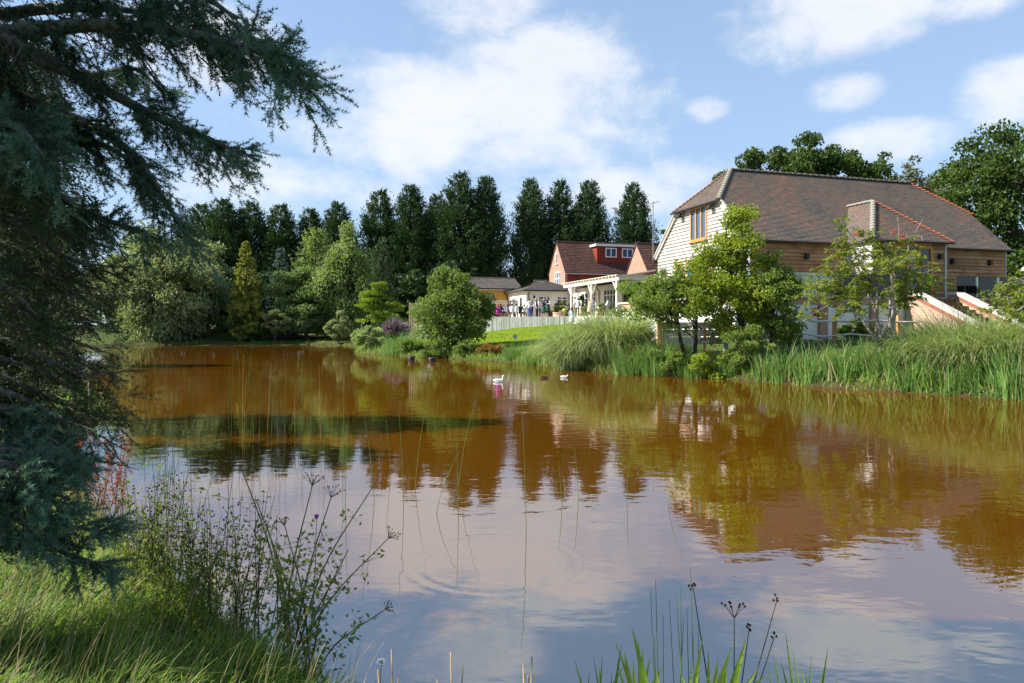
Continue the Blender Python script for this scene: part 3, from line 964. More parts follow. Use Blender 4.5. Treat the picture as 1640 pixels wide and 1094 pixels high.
def build_terrace():
    tr = thing('terrace', 'raised white rendered terrace with brick band and pale coping round the barn', 'terrace', BF(4, -2.2, 1.2))
    g = MB()
    g.box(BF, -2.3, 7.0, -2.2, -0.08, 0.8, 3.08)
    g.box(BF, -2.3, -0.08, -0.08, BW + 0.3, 0.8, 3.08)
    g.box(BF, 7.0, 10.2, -2.2, -0.08, 0.8, 3.08)
    g.box(BF, 10.2, BL + 0.5, -2.2, -0.08, 0.8, 3.08)
    g.build('rendered_wall', M['render_white'], tr)
    g = MB()
    g.box(BF, -2.34, BL + 0.52, -2.24, -0.06, 3.08, 3.4)
    g.box(BF, -2.34, -0.06, -0.06, BW + 0.33, 3.08, 3.4)
    g.build('brick_band', M['brick'], tr)
    for a0 in np.arange(-2.36, BL + 0.5, 1.2):
        if 7.2 < a0 < 9.4: continue
        g = MB(); g.box(BF, a0, a0 + 1.19, -2.32, -1.9, 3.4, 3.5); g.build('coping_stone', M['coping'], tr)
    for t0 in np.arange(-1.8, BW, 1.2):
        g = MB(); g.box(BF, -2.42, -2.0, t0, t0 + 1.19, 3.4, 3.5); g.build('coping_stone', M['coping'], tr)
    g = MB(); g.box(BF, -1.98, BL + 0.5, -1.88, -0.1, 3.4, 3.46); g.box(BF, -1.98, -0.1, -0.1, BW + 0.3, 3.4, 3.46); g.build('paving', M['paving'], tr)
    for s in (2.2, 5.2):
        g = MB(); g.box(BF, s, s + 0.45, -2.35, -2.19, 0.8, 3.06); g.build('brick_pier', M['brick_pale'], tr)
    # glass balustrade, panel by panel
    bal = thing('glass_balustrade', 'frameless glass balustrade along the terrace left of the steps', 'balustrade', BF(3, -2.1, 3.5))
    for a0 in np.arange(-2.0, 6.6, 1.45):
        g = MB(); g.box(BF, a0, a0 + 1.4, -2.12, -2.098, 3.502, 4.6); g.build('glass_panel', M['glass'], bal)
    for t0 in np.arange(-1.9, 8.5, 1.45):
        g = MB(); g.box(BF, -2.2, -2.178, t0, t0 + 1.4, 3.502, 4.6); g.build('glass_panel', M['glass'], bal)
    bal = thing('glass_balustrade', 'frameless glass balustrade panels right of the brick steps', 'balustrade', BF(13, -2.1, 3.5))
    for a0 in np.arange(10.9, 16.6, 1.45):
        g = MB(); g.box(BF, a0, a0 + 1.4, -2.12, -2.098, 3.502, 4.6); g.build('glass_panel', M['glass'], bal)
    # steps down towards the pond, between two sloping brick walls
    st = thing('brick_steps', 'garden steps between two sloping brick walls with pale coping below the barn', 'steps', BF(8.9, -4, 1.4))
    for k in range(9):
        z = 3.42 - k * 0.19
        g = MB(); g.box(BF, 7.75, 10.05, -2.36 - 0.36 * (k + 1), -2.36 - 0.36 * k, z - 0.5, z); g.build('step', M['step'], st)
    for s0, s1 in ((7.35, 7.75), (10.05, 10.45)):
        sec = [(-2.33, 0.9), (-2.33, 3.62), (-2.75, 3.62), (-6.1, 1.95), (-6.1, 0.9)]
        g = MB(); g.prism([BF(s0, t, z) for t, z in sec], [BF(s1, t, z) for t, z in sec]); w = g.build('side_wall', M['brick_ramp'], st)
        sec = [(-2.3, 3.62), (-2.3, 3.76), (-2.79, 3.76), (-6.25, 2.04), (-6.25, 1.9), (-2.75, 3.62)]
        g = MB(); g.prism([BF(s0 - 0.06, t, z + 0.001) for t, z in sec], [BF(s1 + 0.06, t, z + 0.001) for t, z in sec]); g.build('coping', M['coping'], w)
        # soldier course under the coping
        for q in np.arange(0, 1, 0.0295):
            t = -2.8 - q * 3.25; z = 3.595 - q * 1.62
            g = MB()
            g.hexa([BF(s0 - 0.012, t, z - .2), BF(s0 + 0.1, t, z - .2), BF(s0 + 0.1, t - .092, z - .245), BF(s0 - 0.012, t - .092, z - .245),
                    BF(s0 - 0.012, t, z - .01), BF(s0 + 0.1, t, z - .01), BF(s0 + 0.1, t - .092, z - .055), BF(s0 - 0.012, t - .092, z - .055)])
            g.build('brick', M['soldier'], w)
    # red square on the white wall
    g = MB(); g.box(BF, 2.5 - 0.66, 2.5 - 0.3, -2.235, -2.205, 2.55, 2.92); g.box(BF, 1.88, 2.16, -2.245, -2.235, 2.59, 2.88)
    tag(g.build('wall_sign', M['red_sign']), 'small dark red square sign fixed to the white terrace wall', 'sign')


build_barn()
build_terrace()


def gable_house(name, label, o, W, L, z0, ze, zr, wmat_g, wmat_f, rmat, e=0.25, back=True, tile=(0.26, 0.3)):
    """gable end towards -u; returns root, frame"""
    fr = frame(o, U, Vv)
    h = thing(name, label, 'house', fr(L / 2, W / 2, z0))
    m = MB(); m.prism([fr(0, 0, z0), fr(0, W, z0), fr(0, W, ze), fr(0, W / 2, zr - 0.12), fr(0, 0, ze)],
                      [fr(0.3, 0, z0), fr(0.3, W, z0), fr(0.3, W, ze), fr(0.3, W / 2, zr - 0.12), fr(0.3, 0, ze)])
    m.build('gable_wall', wmat_g, h)
    m = MB(); m.prism([fr(0.3, 0.004, z0), fr(0.3, W, z0), fr(0.3, W, ze), fr(0.3, W / 2, zr - 0.14), fr(0.3, 0.004, ze)],
                      [fr(L, 0.004, z0), fr(L, W, z0), fr(L, W, ze), fr(L, W / 2, zr - 0.14), fr(L, 0.004, ze)])
    m.build('front_wall', wmat_f, h, rnd=0.4)
    ks = (zr - ze) / (W / 2)
    m = MB()
    for sg, te in ((1, -e), (-1, W + e)):
        pts = [fr(-0.1, te, ze - e * ks), fr(L + 0.1, te, ze - e * ks), fr(L + 0.1, W / 2, zr), fr(-0.1, W / 2, zr)]
        m.prism([np.array(p) - np.array([0, 0, 0.12]) for p in pts], pts)
    roof = m.build('roof', rmat, h, rnd=0.4)
    sl = math.hypot(1, ks); nn = np.array([0, -ks, 1]) / sl
    f = lambda a, q, l: fr(a, -e + q / sl + nn[1] * l, ze - e * ks + q * ks / sl + nn[2] * l)
    g = tile_rows(f, -0.03, (W / 2 + e) * sl, lambda q: -0.12, lambda q: L + 0.12, tile[0], tile[1], 0.04, np.random.default_rng(3))
    tiles_obj(roof, [g], rmat)
    m = MB(); m.tube([fr(-0.1, W / 2, zr + 0.03), fr(L + 0.1, W / 2, zr + 0.03)], 0.11, 6); m.build('ridge', M['roof_house'], roof, rnd=0.1)
    m = MB(); m.box(fr, -0.05, L, -e - 0.03, -e + 0.0, ze - e * ks - 0.22, ze - e * ks - 0.04); m.build('fascia', M['white_paint'], h)
    m = MB(); m.tube([fr(-0.1, -e - 0.09, ze - e * ks - 0.06), fr(L, -e - 0.09, ze - e * ks - 0.06)], 0.07, 6); m.build('gutter', M['black'], h)
    return h, fr


PZ = 2.72   # patio level


def build_house():
    o = np.array([XY(905, 85), 85, 0.0])
    h, fr = gable_house('brick_house', 'two storey brick house with dark red tile hung front and flat dormer', o, 5.7, 17, 1.9, 9.0, 12.75, M['brick_pale'], M['hung_tile'], M['roof_house'])
    gf = lambda a, b, c: fr(-c, a, b)
    ff = lambda a, b, c: fr(a, 0.004 - c, b)
    window(h, gf, 1.5, 3.4, 6.2, 8.9, 3, M['white_paint'], M['pane_sky'], bar=0.12, sill=True, transom=0.68)
    window(h, gf, 2.55, 3.15, 9.9, 11.3, 1, M['white_paint'], M['pane'], bar=0.1, sill=True)
    m = MB(); m.box(ff, 5.6, 7.2, 6.4, 8.75, 0, 0.04); m.build('white_panel', M['white_paint'], h)
    window(h, ff, 7.2, 9.6, 6.4, 8.75, 2, M['white_paint'], M['pane'], bar=0.14, transom=0.6)
    m = MB(); m.tube([fr(1.6, -0.08, 8.8), fr(1.6, -0.08, 3.0)], 0.06, 6); m.build('downpipe', M['black'], h)
    # flat roofed dormer
    m = MB(); m.box(fr, 4.6, 16.5, -0.1 + 0.8, 2.7, 10.0, 12.15); d = m.build('dormer', M['hung_tile'], h, rnd=0.5)
    m = MB(); m.box(fr, 4.35, 16.7, 0.5, 2.8, 12.15, 12.42); m.build('dormer_roof', M['white_paint'], d)
    df = lambda a, b, c: fr(a, 0.7 - c, b)
    for a in (5.75, 8.05, 11.4, 14.4):
        window(h, df, a, a + 1.55, 10.75, 11.95, 2, M['white_paint'], M['pane_sky'], bar=0.12)
    # second gabled wing
    o = np.array([XY(1036, 75), 75, 0.0])
    h, fr = gable_house('brick_wing', 'brick gable wing with brown tiled roof just left of the barn', o, 4.7, 9, 1.9, 8.4, 11.3, M['brick_pale'], M['brick_pale'], M['roof_house'])
    gf = lambda a, b, c: fr(-c, a, b)
    window(h, gf, 0.9, 2.3, 6.7, 7.75, 2, M['white_paint'], M['pane_sky'], bar=0.1, sill=True)
    m = MB(); m.box(fr, 4.0, 4.7, 2.0, 2.7, 10.9, 12.3); m.build('chimney', M['brick'], h)
    for k in (4.17, 4.53):
        m = MB(); m.lathe(fr(k, 2.35, 12.3), [(0.13, 0), (0.1, 0.35), (0.13, 0.38)], 8); m.build('chimney_pot', M['hip_orange'], h)
    # television aerial
    p = P(1046, 395, 74)
    m = MB(); m.tube([p + np.array([0, 0, -1.5]), p + np.array([0, 0, 4.9])], 0.05, 6); a = thing('aerial', 'tall thin television aerial mast beside the barn gable', 'aerial', p + np.array([0, 0, -1.5]))
    m.build('mast', M['zinc'], a)
    m = MB(); m.tube([p + np.array([-0.6, 0.1, 4.55]), p + np.array([0.7, -0.1, 4.85])], 0.035, 5)
    for q in np.linspace(-0.5, 0.6, 6):
        c = p + np.array([q, 0, 4.7 + q * 0.23]); m.tube([c + np.array([0, -0.35, 0]), c + np.array([0, 0.35, 0])], 0.02, 4)
    m.build('antenna', M['zinc'], a)


def hip_building(name, label, cat, fr, a0, a1, b0, b1, z0, ze, zr, wmat, rmat, e=0.35, tile=(0.28, 0.32), hip=True, ridge_b=True):
    """block with a hipped roof, ridge along a"""
    h = thing(name, label, cat, fr((a0 + a1) / 2, (b0 + b1) / 2, z0))
    m = MB(); m.box(fr, a0, a1, b0, b1, z0, ze); m.build('wall', wmat, h)
    hw = (b1 - b0) / 2 + e; ks = (zr - ze) / hw; bc = (b0 + b1) / 2
    ins = hw if hip else 0.0
    m = MB()
    A0, A1, Bq0, Bq1 = a0 - e, a1 + e, b0 - e, b1 + e
    f1 = [(A0, Bq0, ze), (A1, Bq0, ze), (A1 - ins, bc, zr), (A0 + ins, bc, zr)]
    f2 = [(A0, Bq1, ze), (A1, Bq1, ze), (A1 - ins, bc, zr), (A0 + ins, bc, zr)]
    fs = [f1, f2]
    if hip: fs += [[(A0, Bq0, ze), (A0, Bq1, ze), (A0 + ins, bc, zr)], [(A1, Bq0, ze), (A1, Bq1, ze), (A1 - ins, bc, zr)]]
    for f in fs:
        pts = [fr(*p) for p in f]
        m.prism([np.array(p) - np.array([0, 0, 0.1]) for p in pts], pts)
    roof = m.build('roof', rmat, h, rnd=0.5)
    sl = math.hypot(hw, zr - ze); rr = np.random.default_rng(8)
    n1 = np.array([-(zr - ze), hw]) / sl
    gs = [tile_rows(lambda a, q, l: fr(a, Bq0 + q * hw / sl + n1[0] * l, ze + q * (zr - ze) / sl + n1[1] * l), -0.03, sl,
                    lambda q: A0 + ins * max(q, 0) / sl, lambda q: A1 - ins * max(q, 0) / sl, tile[0], tile[1], 0.04, rr)]
    if hip:
        gs.append(tile_rows(lambda a, q, l: fr(A0 + q * hw / sl + n1[0] * l, a, ze + q * (zr - ze) / sl + n1[1] * l), -0.03, sl,
                            lambda q: Bq0 + hw * max(q, 0) / sl, lambda q: Bq1 - hw * max(q, 0) / sl, tile[0], tile[1], 0.04, rr))
    else:
        gs.append(tile_rows(lambda a, q, l: fr(a, Bq1 - q * hw / sl - n1[0] * l, ze + q * (zr - ze) / sl + n1[1] * l), -0.03, sl,
                            lambda q: A0, lambda q: A1, tile[0], tile[1], 0.04, rr))
        m = MB()
        for a, w in ((a0, 0.12), (a1 - 0.12, 0.12)):
            m.prism([fr(a, b0, ze - 0.01), fr(a, b1, ze - 0.01), fr(a, bc, zr - 0.2)], [fr(a + w, b0, ze - 0.01), fr(a + w, b1, ze - 0.01), fr(a + w, bc, zr - 0.2)])
        m.build('gable', wmat, h)
    tiles_obj(roof, gs, rmat)
    m = MB(); m.tube([fr(A0 + ins, bc, zr + 0.03), fr(A1 - ins, bc, zr + 0.03)], 0.1, 6); m.build('ridge', M['ridge'], roof)
    m = MB(); m.tube([fr(A0, Bq0 - 0.05, ze - 0.08), fr(A1, Bq0 - 0.05, ze - 0.08)], 0.06, 6)
    m.tube([fr(A0 - 0.05, Bq0, ze - 0.08), fr(A0 - 0.05, Bq1, ze - 0.08)], 0.06, 6); m.build('gutter', M['black'], h)
    m = MB(); m.box(fr, A0 + 0.02, A1 - 0.02, Bq0 + 0.0, Bq0 + 0.03, ze - 0.2, ze - 0.1); m.build('fascia', M['cream_paint'], h)
    return h


def build_annexe():
    # long cream front wall
    fr = frame((1.4, 68.0, 0), U, Vv)
    h = hip_building('cream_annexe', 'low cream rendered annexe with hipped grey tiled roof behind the guests', 'building', fr, 0, 5.5, 0, 7.0, 2.0, 5.6, 6.75, M['render_cream'], M['roof_grey'])
    ff = lambda a, b, c: fr(a, -c, b)
    for a in (1.25, 3.2):
        window(h, ff, a, a + 1.15, 4.2, 5.0, 2, M['white_paint'], M['pane'], bar=0.09, sill=True, transom=0.62)
    sf = lambda a, b, c: fr(-c, a, b)
    window(h, sf, 1.0, 2.0, 2.8, 5.0, 1, M['white_paint'], M['pane'], bar=0.12, name='door')
    window(h, sf, 3.2, 4.6, 3.6, 5.0, 2, M['white_paint'], M['pane_sky'], bar=0.1)
    m = MB(); m.tube([fr(0.25, -0.35, 5.5), fr(0.25, -0.1, 5.2), fr(0.25, -0.1, 2.8)], 0.05, 6); m.build('downpipe', M['black'], h)
    m = MB(); m.tube([fr(-0.35, 6.3, 5.5), fr(-0.1, 6.3, 5.2), fr(-0.1, 6.3, 2.8)], 0.05, 6); m.build('downpipe', M['black'], h)
    m = MB(); m.box(ff, 0.75, 0.92, 4.75, 5.05, 0, 0.12); m.build('wall_lamp', M['black'], h)
    # wing running towards the pond, pergola along it
    o = np.array([8.3, 54.0, 0]); fw = frame(o, U, Vv)
    fg = lambda a, b, c: fw(b, a, c)     # ridge along v
    w = hip_building('cream_wing', 'cream rendered wing with brown tiled roof beside the pergola', 'building', fg, 3.8, 15.3, 2.0, 8.6, 2.0, 5.75, 6.75, M['render_cream'], M['roof_house'], hip=False)
    lf = lambda a, b, c: fw(2.0 - c, a, b)
    for a0, a1, b0, b1, n in ((4.3, 6.9, 2.75, 5.3, 4), (8.6, 9.8, 3.2, 5.2, 2), (10.4, 12.0, 2.75, 5.2, 2), (13.2, 14.6, 3.3, 5.0, 2)):
        window(w, lf, a0, a1, b0, b1, n, M['white_paint'], M['pane'], bar=0.11, transom=0.78)
    ef = lambda a, b, c: fw(a, 3.8 - c, b)
    window(w, ef, 3.2, 4.4, 3.2, 5.2, 2, M['white_paint'], M['pane_sky'], bar=0.1, sill=True)
    for t in (7.8, 12.7):
        m = MB(); m.tube([fw(1.6, t, 5.6), fw(1.9, t, 5.2), fw(1.9, t, 2.8)], 0.05, 6); m.build('downpipe', M['black'], w)
    m = MB(); m.tube([fw(2.9, 3.45, 5.65), fw(2.9, 3.7, 5.3), fw(2.9, 3.7, 2.8)], 0.05, 6); m.build('downpipe', M['black'], w)
    pg = thing('pergola', 'white painted timber pergola with braced posts on the patio', 'pergola', fw(0, 5, PZ))
    for t in (0.0, 5.0, 9.6):
        m = MB(); m.box(fw, -0.12, 0.12, t - 0.12, t + 0.12, PZ - 0.5, 5.62); m.build('post', M['cream_paint'], pg)
        for dt in (-1, 1):
            if (t == 0 and dt < 0): continue
            m = MB(); m.tube([fw(0, t + dt * 0.1, 4.75), fw(0, t + dt * 0.85, 5.62)], 0.075, 4); m.build('brace', M['cream_paint'], pg)
    m = MB(); m.box(fw, -0.14, 0.10, -0.5, 11.4, 5.62, 5.86); m.build('beam', M['cream_paint'], pg)
    m = MB(); m.box(fw, 0.12, 6.5, -0.42, -0.30, 5.68, 5.88); m.build('beam', M['cream_paint'], pg)
    for t in np.arange(-0.4, 11.3, 0.65):
        m = MB(); m.box(fw, -0.35, 2.2, t, t + 0.08, 5.865, 6.02); m.build('rafter', M['cream_paint'], pg)
    for a in np.arange(-0.3, 6.4, 0.55):
        m = MB(); m.box(fw, a, a + 0.53, -0.5, 11.3 if a < 1.7 else 3.4, 6.025, 6.06); m.build('roof_board', M['cream_paint'], pg)
    # orange timber cabin
    fc = frame((-5.6, 72.5, 0), U, Vv)
    c = hip_building('timber_cabin', 'small orange timber cabin with dark framed window behind the round tree', 'cabin', fc, 0, 6.6, 0, 5, 2.0, 6.05, 7.3, M['cabin'], M['roof_grey'], hip=False)
    cf = lambda a, b, c_: fc(a, -c_, b)
    for z in np.arange(2.9, 5.9, 0.19):
        m = MB(); m.hexa([fc(-0.02, -0.05, z), fc(6.62, -0.05, z), fc(6.62, 0.01, z), fc(-0.02, 0.01, z), fc(-0.02, -0.015, z + .19), fc(6.62, -0.015, z + .19), fc(6.62, 0.01, z + .19), fc(-0.02, 0.01, z + .19)])
        m.build('board', M['cabin'], c)
    window(c, lambda a, b, c_: fc(a, -0.05 - c_, b), 2.3, 4.0, 3.4, 5.4, 3, M['oak_frame'], M['pane_sky'], bar=0.12)
    m = MB(); m.box(cf, 5.3, 5.5, 4.2, 4.5, 0.05, 0.2); m.build('wall_lamp', M['black'], c)


build_house()
build_annexe()


def build_patio():
    poly = [(-8, 59.3), (5.2, 57.7), (6.6, 53.0), (12.0, 51.5), (30, 60), (34, 112), (-30, 112), (-9, 75)]
    m = MB(); m.prism([(x, y, 0.6) for x, y in poly], [(x, y, PZ) for x, y in poly])
    tag(m.build('patio', M['paving']), kind='structure')
    w = thing('retaining_wall', 'long low retaining wall of upright grey timber planks above the lawn', 'retaining wall', (-1, 57.8, 1.9))
    pts = [np.array([-8, 59.2]), np.array([5.25, 57.6]), np.array([6.5, 52.9]), np.array([12.2, 51.3])]
    for a, b in zip(pts[:-1], pts[1:]):
        L = np.linalg.norm(b - a); d = (b - a) / L; nn = np.array([-d[1], d[0]])
        s = 0.0
        while s < L:
            wd = random.uniform(0.19, 0.26)
            p = a + d * s
            f = frame((p[0], p[1], 0), (*d, 0), (*nn, 0))
            top = PZ + 0.12 + random.uniform(-0.03, 0.025); dp = random.uniform(0, 0.03)
            m = MB(); m.box(f, 0.006, wd - 0.008, -0.12 + dp, 0.06, 1.2, top); m.build('plank', M['sleeper'], w)
            s += wd
    # pale timber screen on the far side of the patio
    for k, (x0, x1, y, z0, z1, lab) in enumerate([(-3.4, 0.6, 65.5, 3.2, 4.35, 'pale pine board screen behind the seated guests'), (3.4, 6.2, 66.3, 2.9, 4.1, 'pale slatted timber screen under the annexe windows')]):
        s = thing('timber_screen', lab, 'screen', (x0, y, PZ))
        for z in np.arange(z0, z1, 0.22):
            m = MB(); m.box(WF, x0, x1, y, y + 0.04, z, z + 0.19); m.build('board', M['bench'], s)
        for x in np.linspace(x0 + 0.1, x1 - 0.1, 4):
            m = MB(); m.box(WF, x - 0.05, x + 0.05, y + 0.045, y + 0.14, PZ, z1 + 0.05); m.build('post', M['bench'], s)
    # upright pale palings near the round tree
    s = thing('paling_fence', 'short run of tall pale wooden palings left of the round tree', 'fence', (XY(662, 60), 60, 1.8))
    for px in (656, 659.5, 663, 666.5, 670, 674, 678):
        x = XY(px, 60); g0 = gz(x, 60.0)
        m = MB(); zt = EYE + (HY - 486) / FOC * 60 + random.uniform(-.1, .1)
        m.prism([(x - .07, 60, g0 - .2), (x + .07, 60, g0 - .2), (x + .07, 60, zt), (x, 60, zt + .12), (x - .07, 60, zt)],
                [(x - .07, 60.06, g0 - .2), (x + .07, 60.06, g0 - .2), (x + .07, 60.06, zt), (x, 60.06, zt + .12), (x - .07, 60.06, zt)])
        m.build('paling', M['bench'], s)


build_patio()

# ------------------------------------------------------------------ vegetation
def leaf_quads(C, axis, ln, wd, g, fold=0.25):
    """leaf-shaped quads: C (n,3) centres, axis (n,3) unit, ln/wd arrays"""
    n = len(C)
    ln = np.broadcast_to(np.asarray(ln, float), (n,))[:, None]; wd = np.broadcast_to(np.asarray(wd, float), (n,))[:, None]
    r = unit(np.cross(axis, unit(g.normal(size=(n, 3)))))
    nn = np.cross(axis, r)
    V = np.stack([C - axis * ln * 0.5, C + r * wd * 0.5 + nn * wd * fold - axis * ln * 0.05, C + axis * ln * 0.5 - nn * ln * 0.1, C - r * wd * 0.5 + nn * wd * fold - axis * ln * 0.05], 1)
    F = np.arange(n * 4).reshape(n, 4)
    return V.reshape(-1, 3), F


def blades(base, az, length, lean, droop, width, g, seg=4):
    """grass-like strips; lean and droop in radians"""
    n = len(base)
    t = np.linspace(0, 1, seg + 1)
    d = np.stack([np.cos(az), np.sin(az), np.zeros(n)], 1)
    side = np.stack([-np.sin(az), np.cos(az), np.zeros(n)], 1)
    tw = g.uniform(-0.9, 0.9, n)
    side = side * np.cos(tw)[:, None] + d * np.sin(tw)[:, None]
    p = base.copy(); V = []
    for i in range(seg + 1):
        w = width * (1 - t[i] ** 1.6) * 0.5 + 0.0006
        V += [p - side * w[:, None], p + side * w[:, None]]
        a = lean + droop * (t[i] + 0.5 / seg) ** 1.5
        p = p + (d * np.sin(a)[:, None] + np.array([0, 0, 1.0]) * np.cos(a)[:, None]) * (length / seg)[:, None]
    V = np.stack(V, 1)                       # n, 2*(seg+1), 3
    k = 2 * (seg + 1)
    F = np.array([[2 * i, 2 * i + 1, 2 * i + 3, 2 * i + 2] for i in range(seg)])
    F = (np.arange(n)[:, None, None] * k + F[None]).reshape(-1, 4)
    return V.reshape(-1, 3), F


def sticks(A, Bp, r0, r1, sides=3):
    """many straight tapered twigs at once"""
    A, Bp = np.asarray(A, float), np.asarray(Bp, float)
    n = len(A)
    t = unit(Bp - A)
    ref = np.where(np.abs(t[:, 2:3]) < 0.8, np.array([[0, 0, 1.0]]), np.array([[1.0, 0, 0]]))
    a = unit(np.cross(t, ref)); b = np.cross(a, t)
    r0 = np.broadcast_to(np.asarray(r0, float), (n,))[:, None]; r1 = np.broadcast_to(np.asarray(r1, float), (n,))[:, None]
    V = []
    for P0, r in ((A, r0), (Bp, r1)):
        for k in range(sides):
            an = 2 * math.pi * k / sides
            V.append(P0 + r * (a * math.cos(an) + b * math.sin(an)))
    V = np.stack(V, 1)
    F = np.array([[k, (k + 1) % sides, sides + (k + 1) % sides, sides + k] for k in range(sides)])
    F = (np.arange(n)[:, None, None] * 2 * sides + F[None]).reshape(-1, 4)
    return V.reshape(-1, 3), F


def join(parts):
    V, F, off = [], [], 0
    for v, f in parts:
        V.append(v); F.append(f + off); off += len(v)
    return np.concatenate(V), np.concatenate(F)


def ground_xy(px, Y):
    x = XY(px, Y)
    return np.array([x, Y, gz(x, Y)])


def broadleaf(name, label, cat, base, z0, z1, rx, ry, mat, n_leaf, leaf, seed, n_clump=60, bark='bark', tr=0.18, group=None, cx=0.0, cy=0.0,
              flat=0.7, lump=0.35, droop=0.0, stems=1, clump_r=0.24, top=0.0, elong=1.5, shell=0.5, weep=0.0):
    """tree: trunk with limbs, crown of leaf clumps between heights z0 and z1 (world)"""
    g = np.random.default_rng(seed)
    base = np.asarray(base, float)
    t = thing(name, label, cat, base, group)
    cc = np.array([base[0] + cx, base[1] + cy, (z0 + z1) / 2]); rz = (z1 - z0) / 2
    # clump centres spread through the crown, uneven outline
    d = unit(g.normal(size=(n_clump * 3, 3)))
    d = d[np.argsort(g.random(len(d)))][:n_clump]
    lum = 1 + lump * np.sin(d[:, 0] * 4.1 + seed) * np.cos(d[:, 2] * 3.7 + seed * 1.3) + lump * 0.6 * g.normal(size=n_clump) * 0.5
    rad = (shell + (1 - shell) * g.random(n_clump) ** 0.5) * np.clip(lum, 0.55, 1.2)
    tp = 1 - top * np.clip(d[:, 2:3], 0, 1) * 0.6
    C = cc + d * rad[:, None] * np.array([rx, ry, rz]) * (1 - clump_r * 0.7) * np.concatenate([tp, tp, np.ones_like(tp)], 1)
    cr = clump_r * (rx + ry) / 2 * g.uniform(0.65, 1.35, n_clump)
    per = g.multinomial(n_leaf, cr ** 2 / (cr ** 2).sum())
    idx = np.repeat(np.arange(n_clump), per); n = len(idx)
    q = unit(g.normal(size=(n, 3))); rr = g.random(n) ** 0.45
    q = q * rr[:, None] * cr[idx][:, None] * np.array([1.15, 1.15, flat])
    q[:, 2] -= weep * np.abs(g.normal(size=n)) * cr[idx]
    L = C[idx] + q
    out = unit(L - cc)
    ax = unit(out * 0.6 + g.normal(size=(n, 3)) * 0.6 + np.array([0, 0, -droop]))
    sz = leaf * g.uniform(0.6, 1.3, n)
    V, F = leaf_quads(L, ax, sz * elong, sz, g)
    rn = np.clip(g.random(n_clump)[idx] * 0.55 + g.random(n) * 0.45 + 0.12 * (q[:, 2] / (cr[idx] + 1e-6)), 0, 1)
    me = np_mesh('crown', V, F, mat, rn, center=base)
    tag(link('crown', me, t), kind='stuff')
    # trunk and limbs
    m = MB()
    for s in range(stems):
        off = np.array([g.normal() * 0.25, g.normal() * 0.25, 0]) * (stems > 1) * rx * 0.5
        lean = np.array([g.normal() * 0.12 * rx, g.normal() * 0.1 * rx, 0]) * (1 + (stems > 1))
        zt = z0 + (z1 - z0) * 0.72
        path = [base + np.array([0, 0, -0.15]) + off * 0.2]
        for kf in (0.3, 0.6, 0.85, 1.0):
            path.append(np.array([base[0] + cx * kf, base[1] + cy * kf, base[2] + (zt - base[2]) * kf]) + off * (0.2 + kf) + lean * kf + g.normal(size=3) * 0.05 * rx * np.array([1, 1, 0]))
        r = tr / math.sqrt(stems)
        m.tube(path, [r * 1.25, r, r * 0.8, r * 0.5, r * 0.2], 7)
        sel = g.choice(n_clump, min(n_clump, 26 // stems + 6), replace=False)
        for j in sel:
            kf = g.uniform(0.25, 0.95)
            i = min(int(kf * 4), 3); fr_ = kf * 4 - i
            a = path[i] * (1 - fr_) + path[i + 1] * fr_
            b = C[j]
            if b[2] < a[2] - rz * 0.5: continue
            mid = (a + b) / 2 + np.array([0, 0, 0.12 * np.linalg.norm(b - a)]) + g.normal(size=3) * 0.06 * rx
            rl = r * g.uniform(0.22, 0.42)
            m.tube([a, mid, b], [rl, rl * 0.65, rl * 0.2], 5, cap=False)
    m.build('trunk', M[bark], t, smooth=True)
    return t


CON_CACHE = {}


